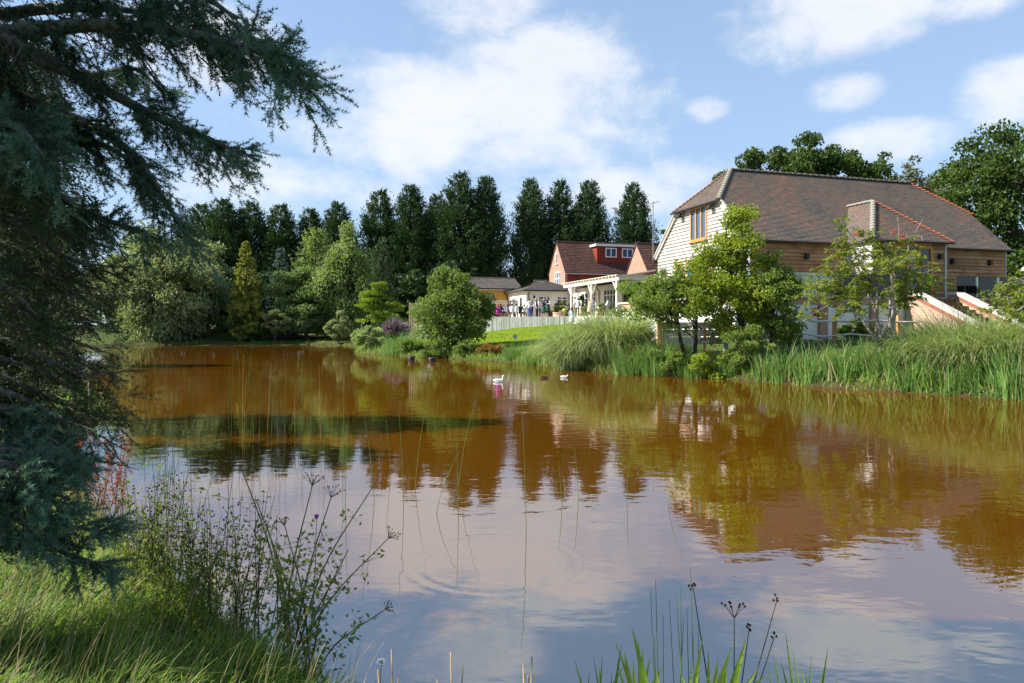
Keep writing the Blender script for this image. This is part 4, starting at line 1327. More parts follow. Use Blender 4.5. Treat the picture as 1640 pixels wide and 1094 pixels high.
def conifer_meshes(key, H, Rb, mat, n_leaf, leaf, seed, prof, zb=0.02, n_clump=420, up=0.9, lobes=0.0, feather=0.5, elong=3.0, cl=0.75):
    """a conifer standing at the origin: (crown mesh, trunk mesh)"""
    if key in CON_CACHE: return CON_CACHE[key]
    g = np.random.default_rng(seed)
    zc = zb + (1 - zb) * g.random(n_clump) ** 0.9
    zc[:12] = np.linspace(0.9, 1.0, 12)
    az = g.uniform(0, 2 * math.pi, n_clump)
    Rz = Rb * prof(zc) * (1 + lobes * np.sin(az * 3 + seed + zc * 6) + 0.11 * g.normal(size=n_clump))
    rf = g.uniform(0.1, 1.0, n_clump) ** 0.55
    C = np.stack([np.cos(az) * Rz * rf, np.sin(az) * Rz * rf, zc * H], 1)
    cr = cl * (0.6 + 0.6 * g.random(n_clump)) * np.clip(prof(zc), 0.3, 1)
    per = g.multinomial(n_leaf, cr ** 1.7 / (cr ** 1.7).sum())
    idx = np.repeat(np.arange(n_clump), per); n = len(idx)
    out = np.stack([np.cos(az), np.sin(az), np.zeros(n_clump)], 1)
    dirv = unit(out * 0.75 + np.array([0, 0, up]) + g.normal(size=(n_clump, 3)) * 0.25)
    s = g.normal(size=n) * 0.5
    q = dirv[idx] * (s * cr[idx] * (1 + feather))[:, None] + g.normal(size=(n, 3)) * (cr[idx] * 0.33)[:, None]
    L = C[idx] + q
    ax = unit(dirv[idx] + g.normal(size=(n, 3)) * 0.42)
    sz = leaf * g.uniform(0.6, 1.35, n)
    V, F = leaf_quads(L, ax, sz * elong, sz, g)
    rn = np.clip(0.5 * g.random(n_clump)[idx] + 0.4 * g.random(n) + 0.12 * s + 0.08, 0, 1)
    crown = np_mesh('crown', V, F, mat, rn)
    m = MB()
    m.tube([(0, 0, -0.3), (0, 0, H * 0.3), (0.05, 0, H * 0.7), (0, 0, H * 0.96)], [0.03 * H * 0.6, 0.022 * H * 0.6, 0.01 * H * 0.6, 0.015], 7)
    tip = g.choice(n_clump, 60, replace=False)
    for j in tip:
        b = C[j]; a = np.array([0, 0, max(0.2, b[2] - 0.35 * np.hypot(b[0], b[1]))])
        m.tube([a, b], [0.05, 0.012], 4, cap=False)
    trunk = m.mesh('trunk', M['bark_dark'], smooth=True)
    CON_CACHE[key] = (crown, trunk)
    return CON_CACHE[key]


def conifer(name, label, base, meshes, sx, sz, rot, group=None, cat='tree'):
    t = thing(name, label, cat, base, group)
    t.rotation_euler = (0, 0, rot)
    t.scale = (sx, sx, sz)
    c = bpy.data.objects.new('crown', meshes[0]); COL.objects.link(c); c.parent = t; c['kind'] = 'stuff'
    k = bpy.data.objects.new('trunk', meshes[1]); COL.objects.link(k); k.parent = t
    return t


gold = lambda z: np.clip(1.01 - z, 0, 1) ** 0.55 * np.clip(0.7 + z, 0, 1)
cone = lambda z: np.clip(1.02 - z, 0.0, 1) ** 0.75
leyl = lambda z: np.clip((1.04 - z) / 0.5, 0.0, 1) ** 0.6 * (0.8 + 0.2 * np.clip(z * 4, 0, 1))
bullet = lambda z: np.sqrt(np.clip(1.0 - ((z - 0.3) / 0.72) ** 2, 0, 1)) * np.clip(0.55 + z * 2, 0, 1)


def build_far_conifers():
    ms = [conifer_meshes('ley%d' % i, 24.0, 4.1, M['leyland'], 40000, 0.145, 40 + i, leyl, lobes=0.06 * i, n_clump=900, cl=1.0, up=1.2, elong=2.9) for i in range(3)]
    rows = [  # px, top py, depth, width scale, label
        (322, 322, 100, 1.0, 'dark tall conifer at the left end of the far row, behind the drooping spruce bough'),
        (356, 314, 98, 1.05, 'dark conifer behind the grey green willow, highest at the left'),
        (402, 319, 99, 0.95, 'dark conifer directly behind the golden cone shaped tree'),
        (449, 323, 99, 0.95, 'dark conifer directly behind the small blue spruce'),
        (497, 330, 101, 0.9, 'dark conifer between the blue spruce and the weeping birch, twin tops beside it'),
        (541, 320, 100, 0.9, 'dark conifer right above the weeping birch'),
        (609, 300, 103, 1.0, 'dark conifer above the clipped columnar tree, left edge of the middle block'),
        (657, 291, 102, 1.0, 'second dark conifer of the middle block, above the purple shrub'),
        (700, 308, 106, 0.95, 'shorter dark conifer set back in the middle block'),
        (737, 272, 101, 1.12, 'tallest dark conifer, above the round tree on the lawn'),
        (778, 277, 102, 0.9, 'right hand dark conifer of the middle block, above the timber cabin'),
        (851, 282, 104, 0.93, 'dark conifer right of the gap in the row, above the cream annexe'),
        (897, 285, 105, 0.95, 'dark conifer behind the brick gable of the red house'),
        (944, 284, 105, 0.92, 'dark conifer behind the ridge of the red house, left of the dormer'),
        (1015, 289, 103, 0.95, 'lone dark conifer standing apart beside the barn gable'),
    ]
    for i, (px, py, Y, w, lab) in enumerate(rows):
        x = XY(px, Y); z = 2.0
        top = EYE + (HY - py) / FOC * Y
        conifer('leyland_conifer', lab, (x, Y, z), ms[i % 3], w * 0.93, (top - z) / 24.6, i * 1.9, 'row of tall dark conifers behind the garden')


def build_left_trees():
    b = ground_xy(262, 76)
    broadleaf('willow_tree', 'broad grey green willow on the far bank beside the near spruce', 'tree', b, -0.3, EYE + (HY - 362) / FOC * 76, 6.6, 4.5, M['willow'], 26000, 0.2, 21, 130, flat=0.8, droop=0.5, weep=0.3, elong=2.2, stems=2, tr=0.3)
    b = ground_xy(318, 81)
    broadleaf('willow_tree', 'grey green willow just left of the golden cone shaped tree', 'tree', b, 0.0, EYE + (HY - 356) / FOC * 81, 3.7, 4.0, M['willow'], 18000, 0.2, 22, 100, flat=0.8, droop=0.5, weep=0.3, elong=2.2, tr=0.25)
    b = ground_xy(215, 84)
    broadleaf('willow_tree', 'pale willow crown showing behind the spruce at the far left', 'tree', b, 0.0, EYE + (HY - 372) / FOC * 84, 6.0, 4.0, M['willow'], 14000, 0.22, 28, 60, flat=0.8, droop=0.5, weep=0.3, elong=2.2, tr=0.25)
    g = conifer_meshes('gold', 12.0, 2.5, M['golden'], 24000, 0.12, 60, gold, n_clump=420, cl=0.5, up=0.15, elong=2.2, feather=0.1)
    b = ground_xy(394, 77)
    conifer('golden_conifer', 'golden yellow cone shaped conifer on the far bank', b, g, 0.85, (EYE + (HY - 385) / FOC * 77 - b[2]) / 12.2, 0.3)
    g = conifer_meshes('bluespruce', 11.0, 2.6, M['blue_spruce'], 11000, 0.12, 61, cone, n_clump=330, cl=0.6, up=0.1, elong=2.6)
    b = ground_xy(450, 80.5)
    conifer('blue_spruce_tree', 'slender blue grey spruce right of the golden conifer', b, g, 0.95, (EYE + (HY - 396) / FOC * 80.5 - b[2]) / 11.2, 1.0)
    b = ground_xy(493, 79)
    broadleaf('broadleaf_tree', 'rounded mid green tree hanging over the far bank, below the conifers', 'tree', b, 0.0, EYE + (HY - 420) / FOC * 79, 4.4, 3.4, M['broad'], 21000, 0.2, 23, 95, tr=0.2, flat=0.6)
    g = conifer_meshes('green', 14.0, 2.6, M['birch'], 10000, 0.16, 63, bullet, n_clump=260, cl=0.8, up=0.5, elong=2.0)
    b = ground_xy(505, 88)
    conifer('green_conifer', 'light green conifer rising behind the rounded tree', b, g, 1.0, (EYE + (HY - 362) / FOC * 88 - b[2]) / 14.3, 0.2)
    b = ground_xy(556, 78)
    broadleaf('weeping_birch', 'tall pale weeping birch at the end of the far bank', 'tree', b, 0.0, EYE + (HY - 346) / FOC * 78, 3.3, 2.7, M['birch'], 21000, 0.19, 24, 90, flat=1.2, weep=0.9, droop=0.9, bark='bark_grey', tr=0.16, elong=1.9, clump_r=0.3, top=0.6)
    b = ground_xy(440, 75.5)
    broadleaf('bank_shrub', 'small grey green shrub at the water below the blue spruce', 'shrub', b, 0.5, EYE + (HY - 490) / FOC * 75.5, 1.6, 1.3, M['willow'], 3500, 0.15, 31, 25, tr=0.06)
    b = ground_xy(542, 73)
    broadleaf('bank_shrub', 'grey green shrub at the water below the weeping birch', 'shrub', b, 0.4, EYE + (HY - 500) / FOC * 73, 1.6, 1.3, M['willow'], 3500, 0.15, 32, 25, tr=0.06)
    b = ground_xy(385, 77)
    broadleaf('bank_shrub', 'dark shrub at the water below the golden conifer', 'shrub', b, 0.4, EYE + (HY - 495) / FOC * 77, 3.2, 1.5, M['oak'], 5000, 0.17, 33, 30, tr=0.06)
    for i, (px, lab) in enumerate([(600, 'dark laurel filling the gap behind the clipped columnar tree'), (655, 'dark laurel behind the paling fence'), (705, 'dark laurel behind the round tree on the lawn'), (500, 'dark laurel under the rounded green tree'), (300, 'dark laurel low behind the two willows'), (400, 'dark laurel behind the foot of the golden conifer'), (230, 'dark laurel low behind the willow at the far left'), (450, 'dark laurel behind the foot of the blue spruce'), (350, 'dark laurel between the willow and the golden conifer'), (555, 'dark laurel behind the foot of the weeping birch'), (180, 'dark laurel at the far left end of the bank')]):
        b = ground_xy(px, 88)
        broadleaf('laurel_bush', lab, 'bush', b, b[2], b[2] + 8, 4.6, 3, M['leyland'], 6500, 0.3, 70 + i, 45, tr=0.12)
    for i, px in enumerate(((625, 'left edge of the middle conifer block'), (665, 'second conifer of the middle block'), (700, 'short set back conifer'), (745, 'tallest conifer'), (785, 'conifer above the timber cabin'), (830, 'gap between the conifer blocks'), (870, 'conifer above the cream annexe'), (915, 'conifer behind the brick gable'), (955, 'conifer left of the dormer'), (990, 'gap left of the lone conifer'), (1020, 'lone conifer beside the barn'))):
        px, where = px
        b = np.array([XY(px, 110), 110, 2.0])
        broadleaf('undergrowth_bush', 'dark undergrowth in the shade below the ' + where, 'bush', b, 1.8, EYE + (HY - 425 - 12 * (i % 3)) / FOC * 110, 4.0, 2.5, M['leyland'], 3000, 0.42, 400 + i, 30, tr=0.12, group='undergrowth below the tall conifers')
    g = conifer_meshes('column', 8.5, 1.55, M['column'], 11000, 0.09, 64, bullet, n_clump=320, cl=0.35, up=0.8, elong=2.2, feather=0.1)
    b = ground_xy(612, 68)
    conifer('columnar_conifer', 'clipped columnar green conifer above the acid green tree', b, g, 0.85, (EYE + (HY - 377) / FOC * 68 - b[2]) / 8.7, 0.5)
    b = ground_xy(606, 61)
    broadleaf('acer_tree', 'acid green tree with layered horizontal boughs behind the purple shrub', 'tree', b, b[2] + 0.6, EYE + (HY - 446) / FOC * 61, 2.3, 2.0, M['acid'], 9000, 0.13, 25, 34, flat=0.3, lump=0.5, tr=0.1, clump_r=0.34, top=0.9, shell=0.3)
    # purple spiky shrub
    b = ground_xy(632, 57); gg = np.random.default_rng(9)
    t = thing('purple_shrub', 'spiky purple leaved shrub beside the acid green tree', 'shrub', b)
    n = 1500
    d = unit(gg.normal(size=(n, 3)) + np.array([0, 0, 0.55])); d[:, 2] = np.abs(d[:, 2])
    ln = gg.uniform(0.5, 1.0, n); c = b + np.array([0, 0, 0.9]) + d * gg.uniform(0.1, 0.95, n)[:, None] * np.array([1.25, 1.1, 1.2])
    V, F = leaf_quads(c, unit(d + gg.normal(size=(n, 3)) * 0.25), ln, 0.06, gg)
    tag(link('foliage', np_mesh('foliage', V, F, M['purple'], gg.random(n), center=b), t), kind='stuff')
    m = MB()
    for k in range(7):
        a = k * 0.9; m.tube([b, b + np.array([0.2 * math.cos(a), 0.2 * math.sin(a), 0.6]), b + np.array([0.6 * math.cos(a), 0.6 * math.sin(a), 1.3])], [0.05, 0.04, 0.015], 5)
    m.build('stem', M['bark_dark'], t)
    b = ground_xy(592, 52.5)
    broadleaf('willow_bush', 'low pale green bush on the grassy point by the water', 'bush', b, 0.1, EYE + (HY - 524) / FOC * 52.5, 1.5, 1.1, M['sedge'], 5000, 0.1, 26, 28, tr=0.04, elong=2.5)
    # the round tree on the lawn edge
    b = ground_xy(727, 46)
    broadleaf('hazel_tree', 'round bushy green tree on the lawn edge by the water', 'tree', b, 0.1, EYE + (HY - 424) / FOC * 46, 2.6, 2.3, M['hazel'], 19500, 0.125, 27, 210, stems=5, tr=0.13, flat=1.1, clump_r=0.18, cx=-0.05, elong=1.7, shell=0.45, lump=0.16)
    for px, Y, w, h, lab in ((655, 47.5, 1.2, 0.9, 'rounded low bush at the waterline left of the round tree'), (700, 44, 1.3, 1.2, 'leafy bush at the waterline under the round tree'), (790, 41.5, 1.2, 0.7, 'low tawny bush at the lawn edge right of the round tree'), (745, 43, 1.0, 0.9, 'dark leafy bush at the foot of the round tree')):
        b = ground_xy(px, Y)
        broadleaf('bank_shrub', lab, 'shrub', b, b[2] - 0.1, b[2] + h, w, 0.8, M['hazel'] if px != 790 else M['rusty'], 2800, 0.09, int(px), 22, tr=0.03)


def build_barn_trees():
    # behind the barn
    for px, py, Y, rx, n, seed, lab in ((1238, 236, 66, 5.0, 15000, 81, 'oak crown rising over the left half of the barn ridge'), (1295, 232, 69, 5.0, 13000, 88, 'oak crown left of the middle of the barn ridge'), (1352, 236, 67, 4.4, 12000, 82, 'oak crown rising over the middle of the barn ridge'), (1410, 243, 70, 2.0, 3600, 83, 'narrow ragged oak top standing alone behind the barn ridge')):
        b = np.array([XY(px, Y), Y, 2.0])
        broadleaf('oak_tree', lab, 'tree', b, 8.5, EYE + (HY - py) / FOC * Y + 0.8, rx, rx * 0.8, M['oak'], n, 0.24, seed, 75, tr=0.35, lump=0.4, shell=0.6, clump_r=0.22 if rx > 3 else 0.34)
    b = np.array([XY(1487, 62), 62, 2.0])
    broadleaf('birch_tree', 'thin dull green birch behind the right end of the barn ridge', 'tree', b, 9, EYE + (HY - 243) / FOC * 62, 3.2, 2.6, M['dullbirch'], 5200, 0.17, 84, 60, tr=0.16, bark='bark_grey', weep=0.8, droop=0.8, elong=2.0, clump_r=0.24)
    b = np.array([XY(1640, 50), 50, 2.6])
    broadleaf('oak_tree', 'large dark oak beyond the right end of the barn', 'tree', b, 3.2, EYE + (HY - 168) / FOC * 50, 6.4, 5, M['oak'], 30000, 0.2, 85, 120, tr=0.5, lump=0.35, shell=0.45, clump_r=0.2)
    b = np.array([XY(1700, 44), 44, 2.8])
    broadleaf('hedge_bush', 'dark bushes under the oak behind the parked car', 'bush', b, 2.4, 7.5, 4.5, 2.5, M['oak'], 9000, 0.2, 86, 50, tr=0.1)
    b = np.array([XY(1060, 58), 62, 2.4])
    broadleaf('garden_shrub', 'green shrub top peeping between the aerial and the barn gable', 'shrub', np.array([XY(1066, 70), 70, 2.4]), 6, EYE + (HY - 368) / FOC * 70, 1.1, 1.0, M['oak'], 2200, 0.15, 87, 24, tr=0.06)
    # in front of the barn
    b = ground_xy(1103, 28.6)
    broadleaf('apple_tree', 'spreading multi stemmed green tree in front of the barn gable', 'tree', b, 1.75, EYE + (HY - 428) / FOC * 28.6, 2.1, 1.5, M['applegreen'], 9000, 0.085, 91, 120, stems=3, tr=0.12, cx=-1.05, bark='bark_dark', lump=0.5, clump_r=0.17, shell=0.2, flat=0.9)
    b = ground_xy(1212, 28.2)
    broadleaf('field_maple', 'bright yellow green tree covering the corner of the barn', 'tree', b, 0.6, EYE + (HY - 322) / FOC * 28.2, 2.5, 1.5, M['yellowgreen'], 19000, 0.085, 92, 190, tr=0.12, cx=-1.0, top=0.8, bark='bark_dark', lump=0.5, clump_r=0.16, shell=0.2, flat=0.9)
    b = ground_xy(1232, 27.6)
    broadleaf('field_maple', 'darker green sapling with one bough reaching right along the barn wall', 'tree', b, 0.9, EYE + (HY - 380) / FOC * 27.6, 1.15, 0.9, M['applegreen'], 8000, 0.085, 93, 70, tr=0.08, cx=0.3, bark='bark_dark', lump=0.4, clump_r=0.3)
    for px, Y, w, h, mat, lab in ((1135, 27.4, 1.3, 1.0, 'yellowgreen', 'yellow green bush at the water under the spreading tree'), (1080, 28.3, 1.1, 0.9, 'applegreen', 'dark green bush on the bank left of the life ring'), (1195, 26.8, 1.1, 1.7, 'applegreen', 'tall leafy bush at the water below the yellow green tree'),
                                  (1030, 30.2, 1.0, 0.9, 'rusty', 'rusty brown bush behind the sedge'), (1265, 29.5, 0.45, 0.75, 'yellowgreen', 'small golden bush behind the cleft rail fence'), (1370, 29.5, 0.9, 0.8, 'applegreen', 'dark green bush behind the cleft rail fence'), (1040, 31.5, 1.0, 1.5, 'applegreen', 'green bush with reddish tips beside the pergola end')):
        b = ground_xy(px, Y)
        broadleaf('bank_shrub', lab, 'shrub', b, b[2] - 0.15, b[2] + h, w, 0.8, M[mat], 3600, 0.075, int(px) + 3, 26, tr=0.035, bark='bark_dark')
    sparse_tree()


def sparse_tree():
    """open crown with drooping leaf tufts and grey twisting limbs"""
    g = np.random.default_rng(17)
    for base_px, Y, lab, tips, nred in ((1416, 23.6, 'open crowned small tree with drooping yellow green leaf tufts and a few red ones', None, 5), (1668, 21.0, 'branches with drooping yellow green leaf tufts reaching in at the right edge', 'edge', 0)):
        b = ground_xy(base_px, Y)
        t = thing('sumac_tree', lab, 'tree', b)
        m = MB(); tufts = []
        if tips is None:
            tp = [(1285, 455), (1300, 430), (1325, 415), (1340, 395), (1345, 352), (1370, 385), (1395, 370), (1350, 440), (1330, 470), (1365, 470), (1390, 455), (1420, 440), (1405, 395), (1440, 400), (1465, 395), (1455, 430), (1480, 410), (1490, 450), (1515, 440), (1460, 460),
                  (1310, 480), (1345, 490), (1380, 495), (1300, 495), (1420, 480), (1445, 485), (1360, 515), (1335, 505), (1430, 510), (1400, 525), (1375, 410), (1410, 420), (1440, 445), (1385, 430), (1470, 480), (1500, 425), (1355, 365), (1290, 470), (1320, 450)]
        else:
            tp = [(1592, 485), (1605, 470), (1620, 500), (1600, 510), (1635, 480), (1630, 520), (1612, 490), (1650, 470), (1645, 505), (1680, 460), (1700, 480), (1660, 440), (1690, 500), (1720, 450)]
        hubs = [b + np.array([0, 0, 0.0])]
        p0 = b + np.array([0.02, 0, 0.5]); hubs = []
        nh = 6
        for i in range(nh):
            tg = tp[i * len(tp) // nh]
            q = P(tg[0] * 0.45 + base_px * 0.55, 470 - 20 * (i % 3), Y + g.normal() * 0.5)
            m.tube([b + np.array([g.normal() * .05, g.normal() * .05, -0.1]), p0 + g.normal(size=3) * 0.1, (p0 + q) / 2 + g.normal(size=3) * 0.15, q], [0.075, 0.06, 0.045, 0.03], 6, cap=False)
            hubs.append(q)
        for px, py in tp:
            e = P(px + g.normal() * 4, py + g.normal() * 4, Y + g.uniform(-1.1, 1.1))
            h = min(hubs, key=lambda q: np.linalg.norm(q - e))
            mid = (h + e) / 2 + g.normal(size=3) * 0.16 + np.array([0, 0, 0.1])
            m.tube([h, mid, e], [0.026, 0.016, 0.007], 5, cap=False)
            for k in range(13):
                f = g.uniform(0.3, 1.0)
                o = (h * (1 - f) ** 2 + 2 * mid * f * (1 - f) + e * f * f)
                o2 = o + g.normal(size=3) * np.array([0.24, 0.24, 0.15]) + np.array([0, 0, 0.05])
                m.tube([o, o2], [0.007, 0.004], 3, cap=False)
                tufts.append(o2)
            tufts.append(e)
        if tips is None:
            for a, c in (((1455, 400), (1450, 355)), ((1455, 400), (1478, 350)), ((1440, 385), (1437, 345)), ((1478, 385), (1470, 362))):
                q0, q1 = P(*a, Y), P(*c, Y)
                m.tube([q0, (q0 + q1) / 2 + g.normal(size=3) * 0.04, q1], [0.02, 0.014, 0.006], 4, cap=False)
        m.build('trunk', M['bark_grey'], t, smooth=True)
        T = np.array(tufts); per = 15
        idx = np.repeat(np.arange(len(T)), per); n = len(idx)
        az = g.uniform(0, 2 * math.pi, n)
        ax = unit(np.stack([np.cos(az), np.sin(az), g.uniform(-1.3, 0.25, n)], 1))
        ln = g.uniform(0.11, 0.19, n)
        V, F = leaf_quads(T[idx] + ax * (ln * 0.55)[:, None] + g.normal(size=(n, 3)) * 0.03, ax, ln, ln * 0.33, g)
        rn = np.clip(g.random(len(T))[idx] * 0.6 + g.random(n) * 0.4, 0, 1)
        tag(link('crown', np_mesh('crown', V, F, M['cherry'], rn, center=b), t), kind='stuff')
        if nred:
            rp = [P(px, py, Y - 0.3) for px, py in ((1431, 372), (1446, 378), (1343, 410), (1383, 470), (1368, 373))]
            c = np.repeat(np.array(rp), 9, axis=0); n = len(c)
            ax = unit(g.normal(size=(n, 3)) + np.array([0, 0, -0.4]))
            V, F = leaf_quads(c + ax * 0.06 + g.normal(size=(n, 3)) * 0.03, ax, 0.13, 0.06, g)
            tag(link('red_leaves', np_mesh('red_leaves', V, F, M['redleaf'], g.random(n), center=b), t), label='tufts of red autumn leaves', kind='stuff')


def clump(name, label, cat, px, Y, n, rad, h, mat, seed, lean=(0.05, 0.5), droop=(0.6, 1.6), width=0.02, group=None, ry=None, seg=4, hv=0.3, base=None, mix_straw=0.0):
    g = np.random.default_rng(seed)
    b = ground_xy(px, Y) if base is None else np.asarray(base, float)
    r = rad * np.sqrt(g.random(n)); a = g.uniform(0, 2 * math.pi, n)
    x = b[0] + r * np.cos(a); y = b[1] + r * np.sin(a) * (1.0 if ry is None else ry / rad)
    B = np.stack([x, y, np.maximum(gz(x, y), -0.15) - 0.03], 1)
    az = a + g.normal(size=n) * 0.8
    ln = h * g.uniform(1 - hv, 1 + hv, n)
    V, F = blades(B, az, ln, g.uniform(*lean, n), g.uniform(*droop, n), width * g.uniform(0.6, 1.3, n), g, seg)
    rn = np.repeat(np.clip(g.random(n) * 0.8 + 0.2 * g.random(), 0, 1), seg)
    me = np_mesh(name, V, F, [M[mat], M['straw']], rn, fmat=np.repeat((g.random(n) < mix_straw).astype(np.int32), seg), center=b)
    return tag(link(name, me, None, b), label, cat, group)


def build_bank_plants():
    G = 'sedge clumps along the far bank'
    sed = [(925, 33.0, 3000, 0.95, 2.4, 'big arching sedge clump at the water in front of the patio, left part'),
           (985, 32.2, 3200, 1.0, 2.9, 'tallest arching sedge clump, in front of the pergola'),
           (1040, 30.6, 1500, 0.7, 1.2, 'sedge clump between the pergola end and the spreading tree'),
           (1478, 22.9, 2200, 0.8, 1.55, 'arching sedge clump in front of the brick steps'),
           (1545, 22.0, 2600, 0.9, 2.0, 'large arching sedge clump right of the brick steps'),
           (1615, 21.2, 2200, 0.85, 1.9, 'arching sedge clump cut by the right edge of the picture'),
           (1690, 20.2, 1600, 0.8, 1.5, 'sedge clump just beyond the right edge'),]
    for i, (px, Y, n, r, h, lab) in enumerate(sed[:6]):
        clump('sedge_clump', lab, 'sedge', px, Y, n, r, h, 'sedge', 200 + i, (0.05, 0.5), (0.7, 2.5), 0.042 if Y > 28 else 0.032, G, mix_straw=0.06)
    G = 'iris and reed stands along the waterline'
    reeds = [(1255, 24.9, 150, 0.45, 1.1, 'reed stand at the waterline under the left end of the cleft rails'), (1300, 24.1, 210, 0.55, 1.05, 'reed stand at the waterline in front of the timber post'), (1350, 23.4, 230, 0.6, 1.1, 'reed stand at the waterline below the open crowned tree'),
             (1405, 22.7, 200, 0.5, 1.15, 'reed stand at the waterline left of the brick steps'), (1455, 21.7, 200, 0.6, 0.9, 'reed stand at the water below the left steps wall'), (1010, 29.6, 420, 0.7, 1.1, 'dark green reed stand at the foot of the tall sedge'), (1055, 28.8, 420, 0.7, 1.15, 'reed stand at the water left of the spreading tree'),
             (1110, 27.7, 260, 0.6, 0.8, 'short reed stand under the spreading tree'), (1165, 27.2, 220, 0.5, 0.8, 'short reed stand at the water below the yellow green tree'), (1225, 25.6, 120, 0.35, 0.9, 'arching reeds at the water right of the yellow green tree'), (860, 37.0, 380, 0.7, 1.0, 'reed stand left of the big arching sedge'),
             (825, 39.2, 260, 0.7, 0.8, 'short reed stand below the small white lawn sign'), (640, 48.6, 420, 1.2, 1.2, 'pale reed stand on the grassy point left of the round tree'), (662, 47.8, 320, 0.9, 1.2, 'bright reed stand beside the round tree at the water'), (1520, 21.0, 180, 0.7, 0.8, 'reed stand at the water below the right steps wall'),
             (1590, 20.2, 180, 0.7, 0.8, 'reed stand at the water in front of the rightmost sedge'), (1635, 19.5, 260, 0.7, 1.2, 'reed stand at the waterline touching the right edge')]
    for i, (px, Y, n, r, h, lab) in enumerate(reeds):
        clump('reed_stand', lab, 'reeds', px, Y, n, r, h, 'iris', 230 + i, (0.0, 0.3), (0.1, 1.3), 0.038, G, mix_straw=0.08, hv=0.42)
    # rough grass fringe all along the far shores: uncountable
    g = np.random.default_rng(77)
    pts = []
    seglen = np.linalg.norm(_b - _a, axis=1)
    for (ax, ay), (bx, by), L in zip(_a, _b, seglen):
        my = (ay + by) / 2
        if my < 16 or (ax < -12 and my < 58): continue
        k = int(L * (85 if my < 50 else (70 if ax > -13 else 8)))
        t = g.random(k)[:, None]
        pts.append(np.concatenate([ax + (bx - ax) * t, ay + (by - ay) * t], 1))
    S = np.concatenate(pts)
    S = np.concatenate([S] * 2) + g.normal(size=(2 * len(S), 2)) * 0.65 + np.array([0, 0.35])
    d = pond_dist(S[:, 0], S[:, 1]); S = S[(d > -0.05) & (d < 2.6)]
    n = len(S)
    B = np.stack([S[:, 0], S[:, 1], gz(S[:, 0], S[:, 1]) - 0.03], 1)
    hh = g.uniform(0.2, 0.6, n) * (0.7 + 0.6 * sstep(wob(S[:, 0], S[:, 1], 0.8), -0.3, 0.6))
    V, F = blades(B, g.uniform(0, 6.28, n), hh, g.uniform(0, 0.5, n), g.uniform(0.2, 1.6, n), g.uniform(0.02, 0.045, n), g, 2)
    tag(link('bank_grass', np_mesh('bank_grass', V, F, [M['rough_grass'], M['straw']], np.repeat(g.random(n), 2), fmat=np.repeat((g.random(n) < 0.16).astype(np.int32), 2))), 'rough grass fringe along the far shore', 'grass', kind='stuff')
    # lily pads: a pale strip at the far shore
    m = MB(); g = np.random.default_rng(5)
    for k in range(150):
        x = XY(g.uniform(330, 470), 73.2); y = 73.2 + g.normal() * 0.6
        if pond_dist(x, y)[0] > -0.1: continue
        r = g.uniform(0.12, 0.25)
        m.lathe((x, y, 0.004 + 0.012 * g.random()), [(r, 0), (r, 0.01)], 7)
    tag(m.build('lily_pads', M['hazel'], rnd=0.9), 'pale strip of lily pads along the far shore', 'lily pads', kind='stuff')
    # lawn: short blades near the front so the edge is not a clean line
    g = np.random.default_rng(78)
    n = 26000
    x = g.uniform(-9, 6.5, n); y = g.uniform(42, 57.8, n)
    d = pond_dist(x, y); k = d > 1.5; x, y = x[k], y[k]; n = len(x)
    V, F = blades(np.stack([x, y, gz(x, y) - 0.01], 1), g.uniform(0, 6.28, n), g.uniform(0.04, 0.09, n), g.uniform(0, 0.4, n), g.uniform(0.1, 1.0, n), np.full(n, 0.03), g, 1)
    tag(link('lawn_grass', np_mesh('lawn_grass', V, F, M['lawn_blade'], g.random(n))), 'short mown grass of the sunny lawn', 'grass', kind='stuff')


build_far_conifers()
build_left_trees()
build_barn_trees()
build_bank_plants()

